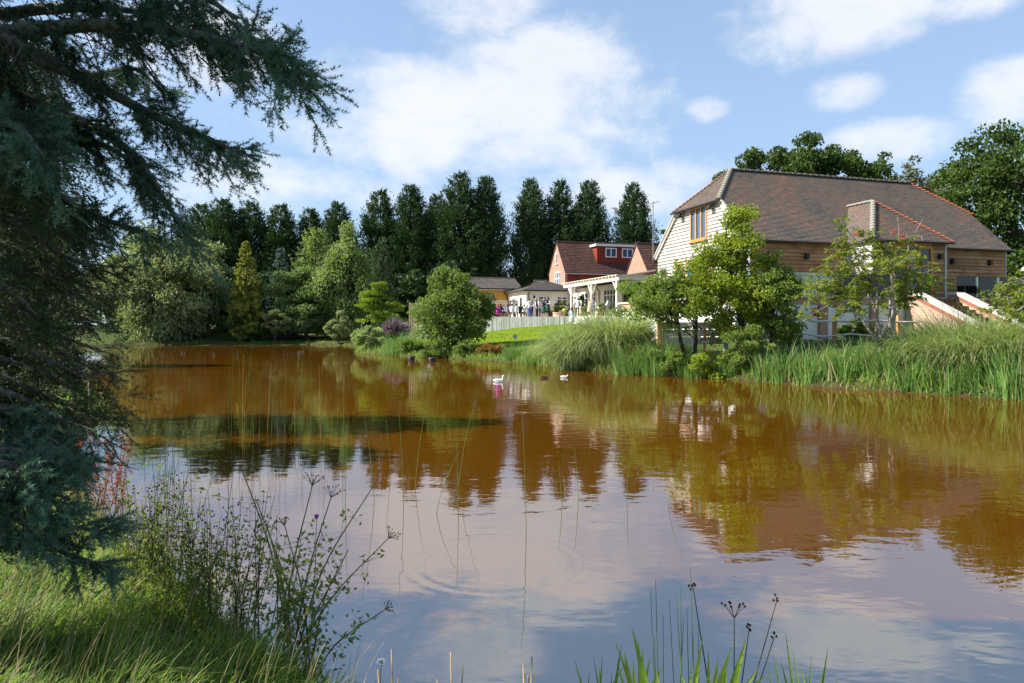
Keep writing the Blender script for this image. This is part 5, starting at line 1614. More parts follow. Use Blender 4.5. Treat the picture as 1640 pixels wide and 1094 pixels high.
# ------------------------------------------------------------------ small things on the banks
def build_fences():
    # cleft rails on two timber posts in front of the white terrace wall
    Y = 28.4
    f = thing('post_and_rail_fence', 'silvery cleft post and rail fence in front of the white terrace wall', 'fence', ground_xy(1337, Y))
    g = np.random.default_rng(3)
    for y0, pts in ((515, [(1236, 517), (1262, 513), (1285, 512), (1310, 515), (1337, 514)]), (515, [(1337, 514), (1365, 516), (1400, 513), (1440, 516), (1480, 515)]),
                    (539, [(1240, 541), (1265, 537), (1290, 535), (1315, 539), (1337, 538)]), (539, [(1337, 538), (1360, 535), (1385, 537), (1410, 540), (1445, 538)])):
        m = MB(); m.tube([P(px, py, Y + 0.08 * math.sin(px)) for px, py in pts], [0.05, 0.065, 0.055, 0.07, 0.05], 6, flat=0.7); m.build('rail', M['rail'], f)
    for px in (1240, 1337, 1440):
        x = XY(px, Y + 0.15)
        m = MB(); m.box(WF, x - 0.07, x + 0.07, Y + 0.1, Y + 0.24, gz(x, Y) - 0.3, EYE + (HY - 505) / FOC * Y); m.build('post', M['post'], f)
    # wire netting under the lower rail
    m = MB()
    for px in np.arange(1242, 1440, 4.0):
        x = XY(px, Y + 0.04); m.tube([(x, Y + 0.06, gz(x, Y)), (x, Y + 0.06, 1.62)], 0.004, 3, cap=False)
    for z in np.arange(1.1, 1.62, 0.1):
        m.tube([(XY(1242, Y), Y + 0.06, z), (XY(1440, Y), Y + 0.06, z)], 0.004, 3, cap=False)
    m.build('wire_netting', M['zinc'], f)
    Y = 25.0
    f = thing('post_and_rail_fence', 'short weathered rail fence among the sedge at the right edge', 'fence', ground_xy(1620, Y))
    for pts in ([(1570, 541), (1600, 538), (1640, 540), (1680, 538)], [(1570, 528), (1605, 525), (1640, 527), (1680, 524)]):
        m = MB(); m.tube([P(px, py, Y) for px, py in pts], [0.05, 0.06, 0.055, 0.06], 6, flat=0.7); m.build('rail', M['rail'], f)
    for px in (1580, 1660):
        x = XY(px, Y)
        m = MB(); m.box(WF, x - 0.07, x + 0.07, Y + 0.06, Y + 0.2, gz(x, Y) - 0.3, EYE + (HY - 518) / FOC * Y); m.build('post', M['post'], f)
    # low white boarded fence by the spreading tree
    Y = 30.0
    f = thing('white_board_fence', 'low white boarded fence with orange posts behind the spreading tree', 'fence', ground_xy(1110, Y))
    for py0, py1 in ((551, 540), (538.6, 528), (526.6, 516)):
        z0, z1 = (EYE + (HY - q) / FOC * Y for q in (py0, py1))
        for a, b in ((1052, 1110), (1110.4, 1165)):
            m = MB(); m.box(WF, XY(a, Y), XY(b, Y), Y, Y + 0.04, z0, z1); m.build('board', M['white_paint'], f)
    for px in (1056, 1112, 1162):
        x = XY(px, Y)
        m = MB(); m.box(WF, x - 0.09, x + 0.09, Y - 0.11, Y - 0.005, gz(x, Y) - 0.3, EYE + (HY - 512) / FOC * Y); m.build('post', M['post'] if px < 1100 else M['rail'], f)
    # life ring on its post
    c = P(1130, 536, 28.9)
    f = thing('life_ring', 'pale life ring hung on a brown post under the spreading tree', 'life ring', (c[0], c[1], gz(c[0], c[1])))
    m = MB(); m.box(WF, c[0] - 0.05, c[0] + 0.05, c[1] + 0.08, c[1] + 0.17, gz(c[0], c[1]) - 0.3, c[2] + 0.5); m.build('post', M['post'], f)
    m = MB(); m.tube([c + np.array([0.27 * math.cos(a), 0, 0.33 * math.sin(a)]) for a in np.linspace(0, 2 * math.pi, 25)], 0.065, 8, cap=False); r = m.build('ring', M['ring'], f, smooth=True)
    for a in (0.8, 2.35, 3.9, 5.5):
        q = c + np.array([0.27 * math.cos(a), 0, 0.33 * math.sin(a)]); d = np.array([-0.27 * math.sin(a), 0, 0.33 * math.cos(a)]) * 0.12
        m = MB(); m.tube([q - d, q + d], 0.07, 8); m.build('band', M['red_sign'], r)
    # small white notice on the lawn
    p = P(825, 539, 47.5)
    f = thing('lawn_sign', 'small white notice on a short stake in the lawn', 'sign', (p[0], p[1], gz(p[0], p[1])))
    sf = frame((p[0], p[1], p[2]), (0.82, -0.57, 0), (0.57, 0.82, 0))
    m = MB(); m.box(sf, -0.18, 0.18, -0.02, 0, -0.13, 0.14); m.build('board', M['white_paint'], f)
    m = MB(); m.box(WF, p[0] - 0.02, p[0] + 0.02, p[1] + 0.001, p[1] + 0.035, gz(p[0], p[1]) - 0.2, p[2]); m.build('stake', M['bench'], f)
    m = MB(); m.box(sf, -0.06, 0.06, -0.026, -0.021, 0.02, 0.06); m.box(sf, -0.03, 0.03, -0.026, -0.021, -0.06, -0.02); m.build('print', M['black'], f)
    # two dark floats
    for px, py, lab in ((659, 575.5, 'left one of two small dark floats off the grassy point'), (692, 577.5, 'right one of two small dark floats near the round tree')):
        Y = FOC * EYE / (py + 2 - HY); x = XY(px, Y)
        f = thing('float', lab, 'float', (x, Y, 0), 'dark floats off the grassy point')
        m = MB(); m.lathe((x, Y, -0.1), [(0.05, 0), (0.16, 0.03), (0.17, 0.28), (0.15, 0.32)], 10, sx=1.2); m.build('drum', M['black'], f)
        m = MB(); m.lathe((x, Y, 0.221), [(0.17, 0), (0.18, 0.02), (0.17, 0.045)], 10, sx=1.2); m.build('lid', M['bark'], f)


def water_bird(name, label, px, py, body, dark, flip, size, head_up=1.0, group=None):
    Y = FOC * EYE / (py - HY); x = XY(px, Y)
    t = thing(name, label, 'duck', (x, Y, 0), group)
    s = size; fx = 1 if not flip else -1
    path = [(-0.34, 0.10), (-0.26, 0.085), (-0.12, 0.06), (0.04, 0.055), (0.15, 0.075), (0.205, 0.13), (0.215, 0.20 * head_up), (0.225, 0.265 * head_up), (0.255, 0.30 * head_up), (0.29, 0.298 * head_up)]
    rad = [0.008, 0.05, 0.105, 0.115, 0.085, 0.045, 0.033, 0.037, 0.042, 0.024]
    m = MB(); m.tube([(x + fx * a * s, Y + 0.05 * a * s, b * s) for a, b in path], [r * s for r in rad], 10)
    o = m.build('body', body, t, smooth=True)
    m = MB(); m.tube([(x + fx * 0.285 * s, Y + 0.014, 0.297 * head_up * s), (x + fx * 0.345 * s, Y + 0.017, 0.285 * head_up * s)], [0.02 * s, 0.012 * s], 6, flat=0.6); m.build('bill', M['bill'], o)
    for sy in (-1, 1):
        m = MB(); m.tube([(x + fx * a * s, Y + sy * (0.085 - abs(a) * 0.12) * s, b * s) for a, b in ((0.12, 0.09), (-0.02, 0.115), (-0.2, 0.125), (-0.3, 0.13))], [0.02 * s, 0.055 * s, 0.045 * s, 0.008 * s], 7, flat=0.9); m.build('wing', dark, t, smooth=True)
        m = MB(); m.lathe((x + fx * 0.262 * s, Y + sy * 0.037 * s, 0.305 * head_up * s), [(0.003, -0.004), (0.006, 0), (0.003, 0.004)], 6); m.build('eye', M['black'], o)
    return t


def build_birds():
    water_bird('white_duck', 'white duck swimming upright, leftmost of the three birds', 799, 611.5, M['bird_white'], M['bird_white'], False, 0.64, 1.2)
    water_bird('brown_duck', 'brown duck swimming between the two white birds', 872, 606, M['bird_brown'], M['bird_dark'], False, 0.62, 0.95)
    water_bird('white_duck', 'white duck with its head low, rightmost of the three birds', 904, 605, M['bird_white'], M['bird_white'], False, 0.5, 0.7)


def build_car():
    """silver estate car on the car park, seen over the steps"""
    o = np.array([27.4, 32.6, 0.0]); z0 = 2.95
    ax = unit(np.array([-0.93, -0.36, 0])); ay = np.array([-ax[1], ax[0], 0])   # nose points left
    f = frame((o[0], o[1], z0), ax, ay)
    t = thing('parked_car', 'pale silver blue car parked at the right edge beyond the steps', 'car', f(0, 0, 0))
    L, W = 2.2, 0.88
    prof = [(-2.2, 0.35), (-2.15, 0.95), (-1.9, 1.02), (-1.5, 1.42), (-0.9, 1.5), (0.1, 1.46), (0.55, 1.3), (1.05, 0.98), (1.9, 0.82), (2.18, 0.62), (2.2, 0.35)]
    m = MB()
    n = len(prof)
    ys = [(-W, 0.72), (-W * 0.97, 0.0), (W * 0.97, 0.0), (W, 0.72)]
    def ring(y, inset):
        return [f(a * (1 - 0.03 * inset), y * (1 - 0.16 * max(0, c - 0.95) / 0.55), c) for a, c in prof]
    m.prism(ring(-W, 1), ring(W, 1))
    body = m.build('body', M['car_paint'], t, smooth=False)
    for a0, a1, c0, c1, nm in ((0.56, 1.04, 1.29, 0.99, 'windscreen'),):
        m = MB(); m.hexa([f(a1, -0.72, c1 + 0.02), f(a1, 0.72, c1 + 0.02), f(a1 - 0.03, 0.72, c1 - 0.02), f(a1 - 0.03, -0.72, c1 - 0.02),
                          f(0.16, -0.66, 1.46), f(0.16, 0.66, 1.46), f(0.12, 0.66, 1.42), f(0.12, -0.66, 1.42)]); m.build(nm, M['pane_sky'], body)
    for sy in (-1, 1):
        for a0, a1, b0, b1 in ((-0.35, 0.88, -0.35, 0.18), (-1.45, -0.42, -1.3, -0.42)):
            m = MB()
            y0 = sy * W * (1 - 0.16 * 0.05 / 0.55); y1 = sy * W * (1 - 0.16 * 0.46 / 0.55)
            m.hexa([f(a0, y0 + sy * .008, 1.0), f(a1, y0 + sy * .008, 1.0), f(a1, y0 - sy * .02, 1.0), f(a0, y0 - sy * .02, 1.0),
                    f(b0, y1 + sy * .008, 1.4), f(b1, y1 + sy * .008, 1.4), f(b1, y1 - sy * .02, 1.4), f(b0, y1 - sy * .02, 1.4)]); m.build('side_window', M['pane'], body)
        for a in (-1.35, 1.38):
            m = MB(); m.tube([f(a, sy * (W - 0.2), 0.32), f(a, sy * (W + 0.012), 0.32)], 0.32, 18); w = m.build('tyre', M['black'], t)
            m = MB(); m.tube([f(a, sy * (W - 0.1), 0.32), f(a, sy * (W + 0.02), 0.32)], 0.2, 14); m.build('rim', M['zinc'], w)
        m = MB(); m.hexa([f(2.08, sy * 0.5, 0.62), f(2.08, sy * 0.82, 0.62), f(1.95, sy * 0.84, 0.62), f(1.95, sy * 0.5, 0.62), f(2.0, sy * 0.5, 0.78), f(2.0, sy * 0.8, 0.78), f(1.9, sy * 0.84, 0.8), f(1.9, sy * 0.5, 0.8)]); m.build('headlight', M['white_paint'], t)
        m = MB(); m.box(f, 0.72, 0.86, sy * (W + 0.005), sy * (W + 0.16), 1.0, 1.12); m.build('door_mirror', M['car_paint'], t)
    m = MB(); m.box(f, 2.16, 2.215, -0.45, 0.45, 0.45, 0.6); m.build('grille', M['black'], t)
    # white globe lamp at the edge
    p = P(1643, 434, 33.5)
    f = thing('globe_lamp', 'white globe lamp on a thin post at the right edge', 'lamp post', (p[0], p[1], z0 - 0.1))
    m = MB(); m.tube([(p[0], p[1], z0 - 0.2), (p[0], p[1], p[2] - 0.2)], 0.04, 8); m.build('post', M['black'], f)
    m = MB(); m.lathe(p, [(0.22 * math.cos(a), 0.22 * math.sin(a)) for a in np.linspace(-1.45, 1.45, 9)], 14); m.build('globe', M['white_paint'], f, smooth=True)


# ------------------------------------------------------------------ people
def cloth(name, c):
    if name not in M: M[name] = mat_plain('cloth_' + name, c, 0.85, 0.15, 0.2, 9)
    return M[name]


CLOTH = dict(white=(0.78, 0.78, 0.80), navy=(0.025, 0.03, 0.07), black=(0.014, 0.014, 0.016), grey=(0.16, 0.17, 0.19), blue=(0.06, 0.10, 0.30), magenta=(0.62, 0.03, 0.42),
             red=(0.5, 0.05, 0.04), brown=(0.17, 0.09, 0.06), green=(0.05, 0.11, 0.08), beige=(0.62, 0.48, 0.36), paleblue=(0.55, 0.62, 0.70), jeans=(0.16, 0.24, 0.42), charcoal=(0.05, 0.055, 0.06), coral=(0.7, 0.25, 0.2))
HAIR = dict(dark=(0.02, 0.014, 0.01), brown=(0.08, 0.04, 0.02), red=(0.30, 0.08, 0.025), blond=(0.45, 0.30, 0.14), grey=(0.30, 0.29, 0.28), bald=(0.55, 0.33, 0.25))


def person(label, px, Y, z, h, shirt, legs, hair, pose='stand', face=0.0, waistcoat=None, skirt=None, sleeve=None):
    """one continuous skinned body; clothing colours follow the limbs. face = heading of the nose (0 looks at the camera)"""
    x = XY(px, Y)
    k = h / 1.75
    g = np.random.default_rng(int(px * 7 + h * 100))
    sit = pose == 'sit'
    hipz = 0.46 if sit else 0.93
    J = {}
    J['pelvis'] = (0, 0, hipz); J['waist'] = (0, 0, hipz + 0.16); J['chest'] = (0, -0.02, hipz + 0.38); J['neck0'] = (0, 0.01, hipz + 0.53)
    lean = {'lean': -0.35, 'sit': -0.08}.get(pose, 0.0)
    J['neck'] = (0, 0.0, hipz + 0.585); J['skull'] = (0, -0.015, hipz + 0.68); J['crown'] = (0, 0.0, hipz + 0.78); J['nose'] = (0, -0.115, hipz + 0.675)
    for s, sg in (('l', 1), ('r', -1)):
        J['sh' + s] = (0.18 * sg, 0.0, hipz + 0.50)
        if pose == 'arms':
            J['el' + s] = (0.27 * sg, 0.04, hipz + 0.24); J['wr' + s] = (0.14 * sg, -0.16, hipz + 0.2); J['hd' + s] = (0.07 * sg, -0.2, hipz + 0.22)
        elif pose == 'hip':
            J['el' + s] = (0.36 * sg, 0.06, hipz + 0.25); J['wr' + s] = (0.19 * sg, -0.03, hipz + 0.08); J['hd' + s] = (0.13 * sg, -0.07, hipz + 0.05)
        elif sit or pose == 'lean':
            J['el' + s] = (0.25 * sg, -0.08, hipz + 0.25); J['wr' + s] = (0.16 * sg, -0.3, hipz + 0.2); J['hd' + s] = (0.13 * sg, -0.38, hipz + 0.2)
        else:
            J['el' + s] = (0.24 * sg, 0.03, hipz + 0.23); J['wr' + s] = (0.25 * sg, -0.05, hipz - 0.01); J['hd' + s] = (0.245 * sg, -0.07, hipz - 0.09)
        J['hip' + s] = (0.095 * sg, 0, hipz - 0.04)
        if sit:
            J['kn' + s] = (0.12 * sg, -0.42, hipz + 0.02); J['an' + s] = (0.12 * sg, -0.40, 0.08); J['to' + s] = (0.12 * sg, -0.55, 0.03)
        else:
            st = 0.05 * sg * g.uniform(-1, 1)
            J['kn' + s] = (0.11 * sg, -0.02 + st, hipz - 0.45); J['an' + s] = (0.12 * sg, 0.02 + st * 2, 0.08); J['to' + s] = (0.14 * sg, -0.13 + st * 2, 0.03)
    if lean:
        for q, v in list(J.items()):
            if v[2] > hipz + 0.05:
                dz = v[2] - hipz
                J[q] = (v[0], v[1] + lean * dz, hipz + dz * (1 - 0.25 * lean * lean))
    rad = dict(pelvis=0.15, waist=0.135, chest=0.155, neck0=0.085, neck=0.055, skull=0.092, crown=0.062, nose=0.012)
    for s in 'lr':
        rad.update({'sh' + s: 0.068, 'el' + s: 0.045, 'wr' + s: 0.03, 'hd' + s: 0.036, 'hip' + s: 0.1, 'kn' + s: 0.062, 'an' + s: 0.042, 'to' + s: 0.04})
    E = [('pelvis', 'waist', 'torso'), ('waist', 'chest', 'torso'), ('chest', 'neck0', 'torso'), ('neck0', 'neck', 'skin'), ('neck', 'skull', 'skin'), ('skull', 'crown', 'skin'), ('skull', 'nose', 'skin')]
    for s in 'lr':
        E += [('neck0', 'sh' + s, 'torso'), ('sh' + s, 'el' + s, 'arm'), ('el' + s, 'wr' + s, 'fore'), ('wr' + s, 'hd' + s, 'skin'), ('pelvis', 'hip' + s, 'leg'), ('hip' + s, 'kn' + s, 'leg'), ('kn' + s, 'an' + s, 'shin'), ('an' + s, 'to' + s, 'shoe')]
        hd = np.array(J['hd' + s]); d = unit(hd - np.array(J['wr' + s])); sd = np.array([0, 1.0, 0]) if abs(d[2]) > 0.7 else np.array([1.0, 0, 0])
        for i, (o, ln) in enumerate(((-0.03, 0.075), (-0.01, 0.09), (0.01, 0.085), (0.03, 0.065))):
            J['f%s%d' % (s, i)] = tuple(hd + sd * o + d * ln); rad['f%s%d' % (s, i)] = 0.009
            E.append(('hd' + s, 'f%s%d' % (s, i), 'skin'))
        J['th' + s] = tuple(hd + sd * 0.05 * (1 if s == 'l' else -1) + d * 0.03); rad['th' + s] = 0.01; E.append(('wr' + s, 'th' + s, 'skin'))
    names = list(J); ix = {q: i for i, q in enumerate(names)}
    ca, sa = math.cos(face), math.sin(face)
    rot = lambda v: np.array([v[0] * ca - v[1] * sa, v[0] * sa + v[1] * ca, v[2]]) * k
    co = np.array([rot(J[q]) for q in names])
    me = bpy.data.meshes.new('skeleton')
    me.from_pydata([tuple(c) for c in co], [(ix[a], ix[b]) for a, b, _ in E], [])
    ob = bpy.data.objects.new('skeleton', me); COL.objects.link(ob)
    md = ob.modifiers.new('skin', 'SKIN')
    for i, q in enumerate(names):
        sv = me.skin_vertices[0].data[i]
        r = rad[q] * k
        sv.radius = (r * (1.2 if q in ('pelvis', 'waist', 'chest') else 1), r * (0.85 if q in ('pelvis', 'waist', 'chest') else 1)) if abs(math.cos(face)) > 0.5 else (r, r)
        sv.use_root = (q == 'pelvis')
    sub = ob.modifiers.new('sub', 'SUBSURF'); sub.levels = 1
    dg = bpy.context.evaluated_depsgraph_get()
    body = bpy.data.meshes.new_from_object(ob.evaluated_get(dg))
    bpy.data.objects.remove(ob)
    bpy.data.meshes.remove(me)
    body.name = 'person'
    slots = [cloth(shirt, CLOTH[shirt]), cloth(legs, CLOTH[legs]), M['skin'], cloth('black', CLOTH['black']), cloth(sleeve or shirt, CLOTH[sleeve or shirt]), cloth(waistcoat or shirt, CLOTH[waistcoat or shirt])]
    body.materials.clear()
    for m_ in slots: body.materials.append(m_)
    kind_slot = dict(torso=5, arm=4, fore=4, leg=1, shin=1, shoe=3, skin=2)
    if skirt: kind_slot['shin'] = 2
    A = np.array([co[ix[a]] for a, b, _ in E]); Bq = np.array([co[ix[b]] for a, b, _ in E])
    rr = np.array([(rad[a] + rad[b]) / 2 * k for a, b, _ in E]); kinds = [kind_slot[q] for _, _, q in E]
    cen = np.zeros(len(body.polygons) * 3); body.polygons.foreach_get('center', cen); cen = cen.reshape(-1, 3)
    AB = Bq - A
    t = np.clip(((cen[:, None] - A) * AB).sum(2) / (AB ** 2).sum(1), 0, 1)
    dist = np.linalg.norm(cen[:, None] - (A + AB * t[..., None]), axis=2) - rr
    near = dist.argmin(1)
    mi = np.array(kinds)[near]
    mi = np.where((cen[:, 2] > hipz * k - 0.02 * k) & (mi == 1) & (not sit), 5, mi)
    body.polygons.foreach_set('material_index', mi.astype(np.int32))
    body.polygons.foreach_set('use_smooth', np.full(len(body.polygons), True))
    root = thing('person', label, 'person', (x, Y, z), 'wedding guests on the patio')
    link('body', body, root, (x, Y, z))
    o = np.array([x, Y, z])
    # hair as its own cap, open over the face
    c = o + rot(np.array(J['skull']) + np.array([0, 0.012, 0.025]))
    m = MB()
    prof = []
    for i in range(7):
        a = -0.5 + i * (math.pi / 2 + 0.5) / 6
        prof.append((max(0.103 * k * math.cos(a), 0.004), 0.112 * k * math.sin(a)))
    back = rot(np.array([0, 0.022, 0]))
    if hair != 'bald':
        m.lathe(c + back, prof, 12)
        if hair in ('red', 'blond') or skirt:
            m.tube([c + back, c + rot(np.array([0, 0.06, -0.1])), c + rot(np.array([0, 0.075, -0.24]))], [0.085 * k, 0.085 * k, 0.04 * k], 8)
        m.build('hair', hairmat(hair), root, smooth=True)
    if skirt:
        hz = hipz + 0.1
        if sit:
            m = MB(); m.tube([o + rot(np.array([0, 0.02, hz])), o + rot(np.array([0, -0.15, hipz + 0.03])), o + rot(np.array([0, -0.47, hipz - 0.05]))], [0.17 * k, 0.2 * k, 0.2 * k], 12, flat=0.7)
        else:
            m = MB(); m.lathe(o, [(r * k, q * k) for r, q in ((0.255, 0.5), (0.24, 0.62), (0.205, 0.85), (0.165, hz))], 16, sy=0.85)
        m.build('skirt', cloth(skirt, CLOTH[skirt]), root, smooth=True)
    return root


def hairmat(n):
    key = 'hair_' + n
    if key not in M: M[key] = mat_plain(key, HAIR[n], 0.6, 0.3, 0.3, 30)
    return M[key]


def build_people():
    S = PZ
    ppl = [  # label, px, Y, height, shirt, legs, hair, pose, face, waistcoat, skirt
        ('person in pale top and blue jeans sitting at the left end of the retaining wall', 773.5, 58.9, 1.65, 'grey', 'jeans', 'brown', 'sit', 0.3, None, None),
        ('person in a brown top with brown hair sitting second from the left', 780, 59.3, 1.62, 'brown', 'navy', 'brown', 'sit', -0.4, None, None),
        ('person in black with dark hair sitting behind the wall left of the magenta dress', 787, 59.4, 1.66, 'black', 'red', 'dark', 'sit', 0.2, None, None),
        ('person in a white top sitting just left of the magenta dress', 792, 59.7, 1.62, 'white', 'black', 'brown', 'sit', 0.5, None, None),
        ('person with red hair in a bright magenta dress sitting on the wall', 797, 58.8, 1.66, 'magenta', 'magenta', 'red', 'sit', 2.6, None, 'magenta'),
        ('person in a navy dress sitting just right of the magenta dress', 801.5, 59.2, 1.7, 'navy', 'navy', 'dark', 'sit', 2.8, None, 'navy'),
        ('person in a white top and black skirt sitting left of the pale suits', 806, 59.8, 1.62, 'white', 'black', 'dark', 'sit', 0.4, None, 'black'),
        ('person in a grey suit standing at the back among the seated guests', 813.5, 61.5, 1.62, 'grey', 'grey', 'brown', 'arms', 1.2, None, None),
        ('person in a brown dress standing beside the grey suit', 817, 62.0, 1.6, 'brown', 'brown', 'brown', 'stand', -1.0, None, 'brown'),
        ('person in a white shirt standing at the back above the seated white shirts', 820.5, 63.2, 1.68, 'white', 'charcoal', 'dark', 'stand', 0.0, None, None),
        ('person with dark hair in a white shirt standing behind the dark jacket', 824.3, 63.4, 1.62, 'white', 'navy', 'dark', 'arms', 0.6, None, None),
        ('person seen from behind in a white shirt, left of the two sitting together', 820, 59.2, 1.72, 'white', 'black', 'brown', 'sit', 3.1, None, None),
        ('person seen from behind in a white shirt, right of the two sitting together', 826, 59.2, 1.72, 'white', 'black', 'brown', 'sit', 3.0, None, None),
        ('person in a dark grey jacket sitting with their back to the pond', 833.5, 59.3, 1.78, 'charcoal', 'black', 'dark', 'sit', 2.6, None, None),
        ('person in a pale blue shirt sitting beside the dark grey jacket', 839.5, 59.6, 1.66, 'paleblue', 'navy', 'brown', 'sit', 2.9, None, None),
        ('person in a white shirt and bright blue trousers with hand on hip', 848, 60.6, 1.74, 'white', 'blue', 'dark', 'hip', 0.9, None, None),
        ('person in a navy waistcoat standing close to the blue trousers', 851.5, 61.6, 1.68, 'white', 'navy', 'brown', 'arms', -0.8, 'navy', None),
        ('person in a white shirt and black waistcoat, middle of the standing group', 859, 60.4, 1.77, 'white', 'charcoal', 'grey', 'stand', 1.3, 'black', None),
        ('person in a white shirt half hidden behind the black waistcoat', 862.8, 61.8, 1.72, 'white', 'charcoal', 'brown', 'arms', 0.2, None, None),
        ('person in a pale blue shirt between the black waistcoat and the green kilt', 866.5, 62.0, 1.66, 'paleblue', 'navy', 'brown', 'arms', 0.0, None, None),
        ('bald person in a black jacket and green kilt', 870.5, 60.0, 1.72, 'black', 'green', 'bald', 'arms', -1.0, None, 'green'),
        ('tallest person, in a white shirt and dark waistcoat, beside the green kilt', 877, 61.0, 1.95, 'white', 'green', 'dark', 'arms', -0.9, 'navy', 'green'),
        ('person in a navy jacket behind the left planter bush', 892, 64.0, 1.72, 'navy', 'navy', 'dark', 'stand', 0.3, None, None),
        ('person in a dark suit behind the right planter bush', 913.5, 63.5, 1.74, 'black', 'black', 'brown', 'stand', 0.2, None, None),
        ('person seen from behind in a white shirt and dark trousers by the pergola', 925, 58.9, 1.76, 'white', 'charcoal', 'grey', 'hip', 3.0, None, None),
        ('person with red hair in a black dress at the back under the pergola', 942, 65.0, 1.78, 'black', 'black', 'red', 'arms', 0.3, None, 'black'),
        ('person with fair hair in a beige dress under the pergola', 944.5, 57.5, 1.62, 'beige', 'beige', 'blond', 'stand', 1.8, None, 'beige'),
        ('person in a grey waistcoat beside the middle pergola post', 950.5, 58.5, 1.68, 'white', 'grey', 'brown', 'arms', -0.8, 'grey', None),
        ('person with dark hair bending forward in a pale blue dress by the pushchair', 970.5, 57.2, 1.68, 'paleblue', 'paleblue', 'dark', 'lean', 1.4, None, 'paleblue'),
        ('person in a coral top standing right of the pergola', 1004, 54.5, 1.45, 'coral', 'charcoal', 'red', 'stand', -0.6, None, None),
    ]
    for lab, px, Y, h, sh, lg, hr, pose, face, wc, sk in ppl:
        person(lab, px, Y, S, h, sh, lg, hr, pose, face, wc, sk)
    x = XY(916, 54.0)
    person('person with dark hair in a pale lace dress standing on the lawn below the planter', 916, 54.0, gz(x, 54.0), 1.62, 'paleblue', 'paleblue', 'dark', 'stand', 2.9, None, 'paleblue')
    # benches under the seated guests
    for x0, x1, y, lab in ((XY(769, 59.2), XY(811, 59.2), 59.25, 'long pine bench under the seated guests at the left of the patio'), (XY(815, 59.2), XY(844, 59.2), 59.3, 'pine bench under the row of seated white shirts')):
        t = thing('bench', lab, 'bench', (x0, y, S))
        for k in range(3):
            m = MB(); m.box(WF, x0, x1, y - 0.42 + k * 0.3, y - 0.14 + k * 0.3, S + 0.34, S + 0.385); m.build('seat_plank', M['bench'], t)
        for xx in (x0 + 0.15, (x0 + x1) / 2, x1 - 0.15):
            m = MB(); m.box(WF, xx - 0.04, xx + 0.04, y - 0.36, y + 0.4, S, S + 0.338); m.build('leg', M['bench'], t)
    # brick planter with three bushes
    c = np.array([XY(897, 59.6), 59.6, S])
    t = thing('brick_planter', 'round brick planter on the patio beside the standing guests', 'planter', c)
    m = MB(); m.lathe(c, [(0.62, 0), (0.62, 0.42), (0.66, 0.43), (0.66, 0.5), (0.5, 0.505)], 20); m.build('bowl', M['terracotta'], t)
    for px, Y, r, z0, hh, mat, lab in ((892, 59.6, 0.34, 0.45, 0.6, 'oak', 'clipped dark ball bush at the left of the brick planter'), (901.5, 59.7, 0.42, 0.5, 1.05, 'hazel', 'taller light green bush in the middle of the brick planter'), (911.5, 59.3, 0.5, 0.0, 0.95, 'oak', 'clipped dark ball bush right of the brick planter')):
        b = np.array([XY(px, Y), Y, S + z0 - 0.02])
        broadleaf('topiary_bush', lab, 'bush', b, b[2] + 0.02, b[2] + hh, r, r, M[mat], 1800, 0.07, int(px), 22, tr=0.03)
    m = MB(); p = P(903.5, 497, 58.6); m.lathe(p, [(0.03, -0.14), (0.13, -0.06), (0.15, 0.03), (0.1, 0.12), (0.02, 0.15)], 10); m.tube([p + np.array([0, 0, -0.14]), p + np.array([0, 0, -0.6])], 0.012, 5)
    tag(m.build('balloon', M['acid_paint']), 'small lime yellow balloon on a stick beside the brick planter', 'balloon')
    for px, Y, r, hh, lab in ((933, 65.5, 0.62, 2.3, 'tall dark potted bush at the left under the pergola'), (962, 63.5, 0.72, 2.3, 'tall dark potted bush at the right under the pergola'), (937, 59.5, 0.5, 1.1, 'low light green bush at the foot of the pergola'), (963, 56.5, 0.5, 1.2, 'grey green bush between the pergola posts')):
        b = np.array([XY(px, Y), Y, S])
        t = broadleaf('potted_bush', lab, 'bush', b + np.array([0, 0, 0.3]), S + 0.5 if hh > 2 else S + 0.2, S + hh, r, r, M['leyland'] if hh > 2 else M['willow'], 2600, 0.09, int(px) + 1, 26, tr=0.05)
        m = MB(); m.lathe(b, [(0.2, 0), (0.28, 0.42), (0.3, 0.44), (0.3, 0.48), (0.25, 0.485)], 14); m.build('pot', M['hip_orange'], t)
    # pushchair
    c = np.array([XY(984, 56.0), 56.0, S]); t = thing('pushchair', 'black pushchair with raised hood beside the last pergola post', 'pushchair', c)
    m = MB(); sec = [(0.45 * math.cos(a), 0.75 + 0.42 * math.sin(a)) for a in np.linspace(0.2, 3.0, 9)] + [(-0.4, 0.5), (0.3, 0.45)]
    m.prism([(c[0] + a, c[1] - 0.24, S + b) for a, b in sec], [(c[0] + a, c[1] + 0.24, S + b) for a, b in sec]); m.build('hood', M['black'], t)
    for sx in (-0.35, 0.35):
        for sy in (-0.26, 0.26):
            m = MB(); m.tube([(c[0] + sx, c[1] + sy - 0.02, S + 0.16), (c[0] + sx, c[1] + sy + 0.02, S + 0.16)], 0.16, 14); m.build('wheel', M['black'], t)
    m = MB()
    for sy in (-0.22, 0.22):
        m.tube([(c[0] + 0.35, c[1] + sy, S + 0.16), (c[0] - 0.1, c[1] + sy, S + 0.62), (c[0] - 0.55, c[1] + sy, S + 1.02)], 0.02, 6); m.tube([(c[0] - 0.35, c[1] + sy, S + 0.16), (c[0] + 0.05, c[1] + sy, S + 0.6)], 0.02, 6)
    m.tube([(c[0] - 0.55, c[1] - 0.22, S + 1.02), (c[0] - 0.55, c[1] + 0.22, S + 1.02)], 0.02, 6); m.build('chassis', M['zinc'], t)
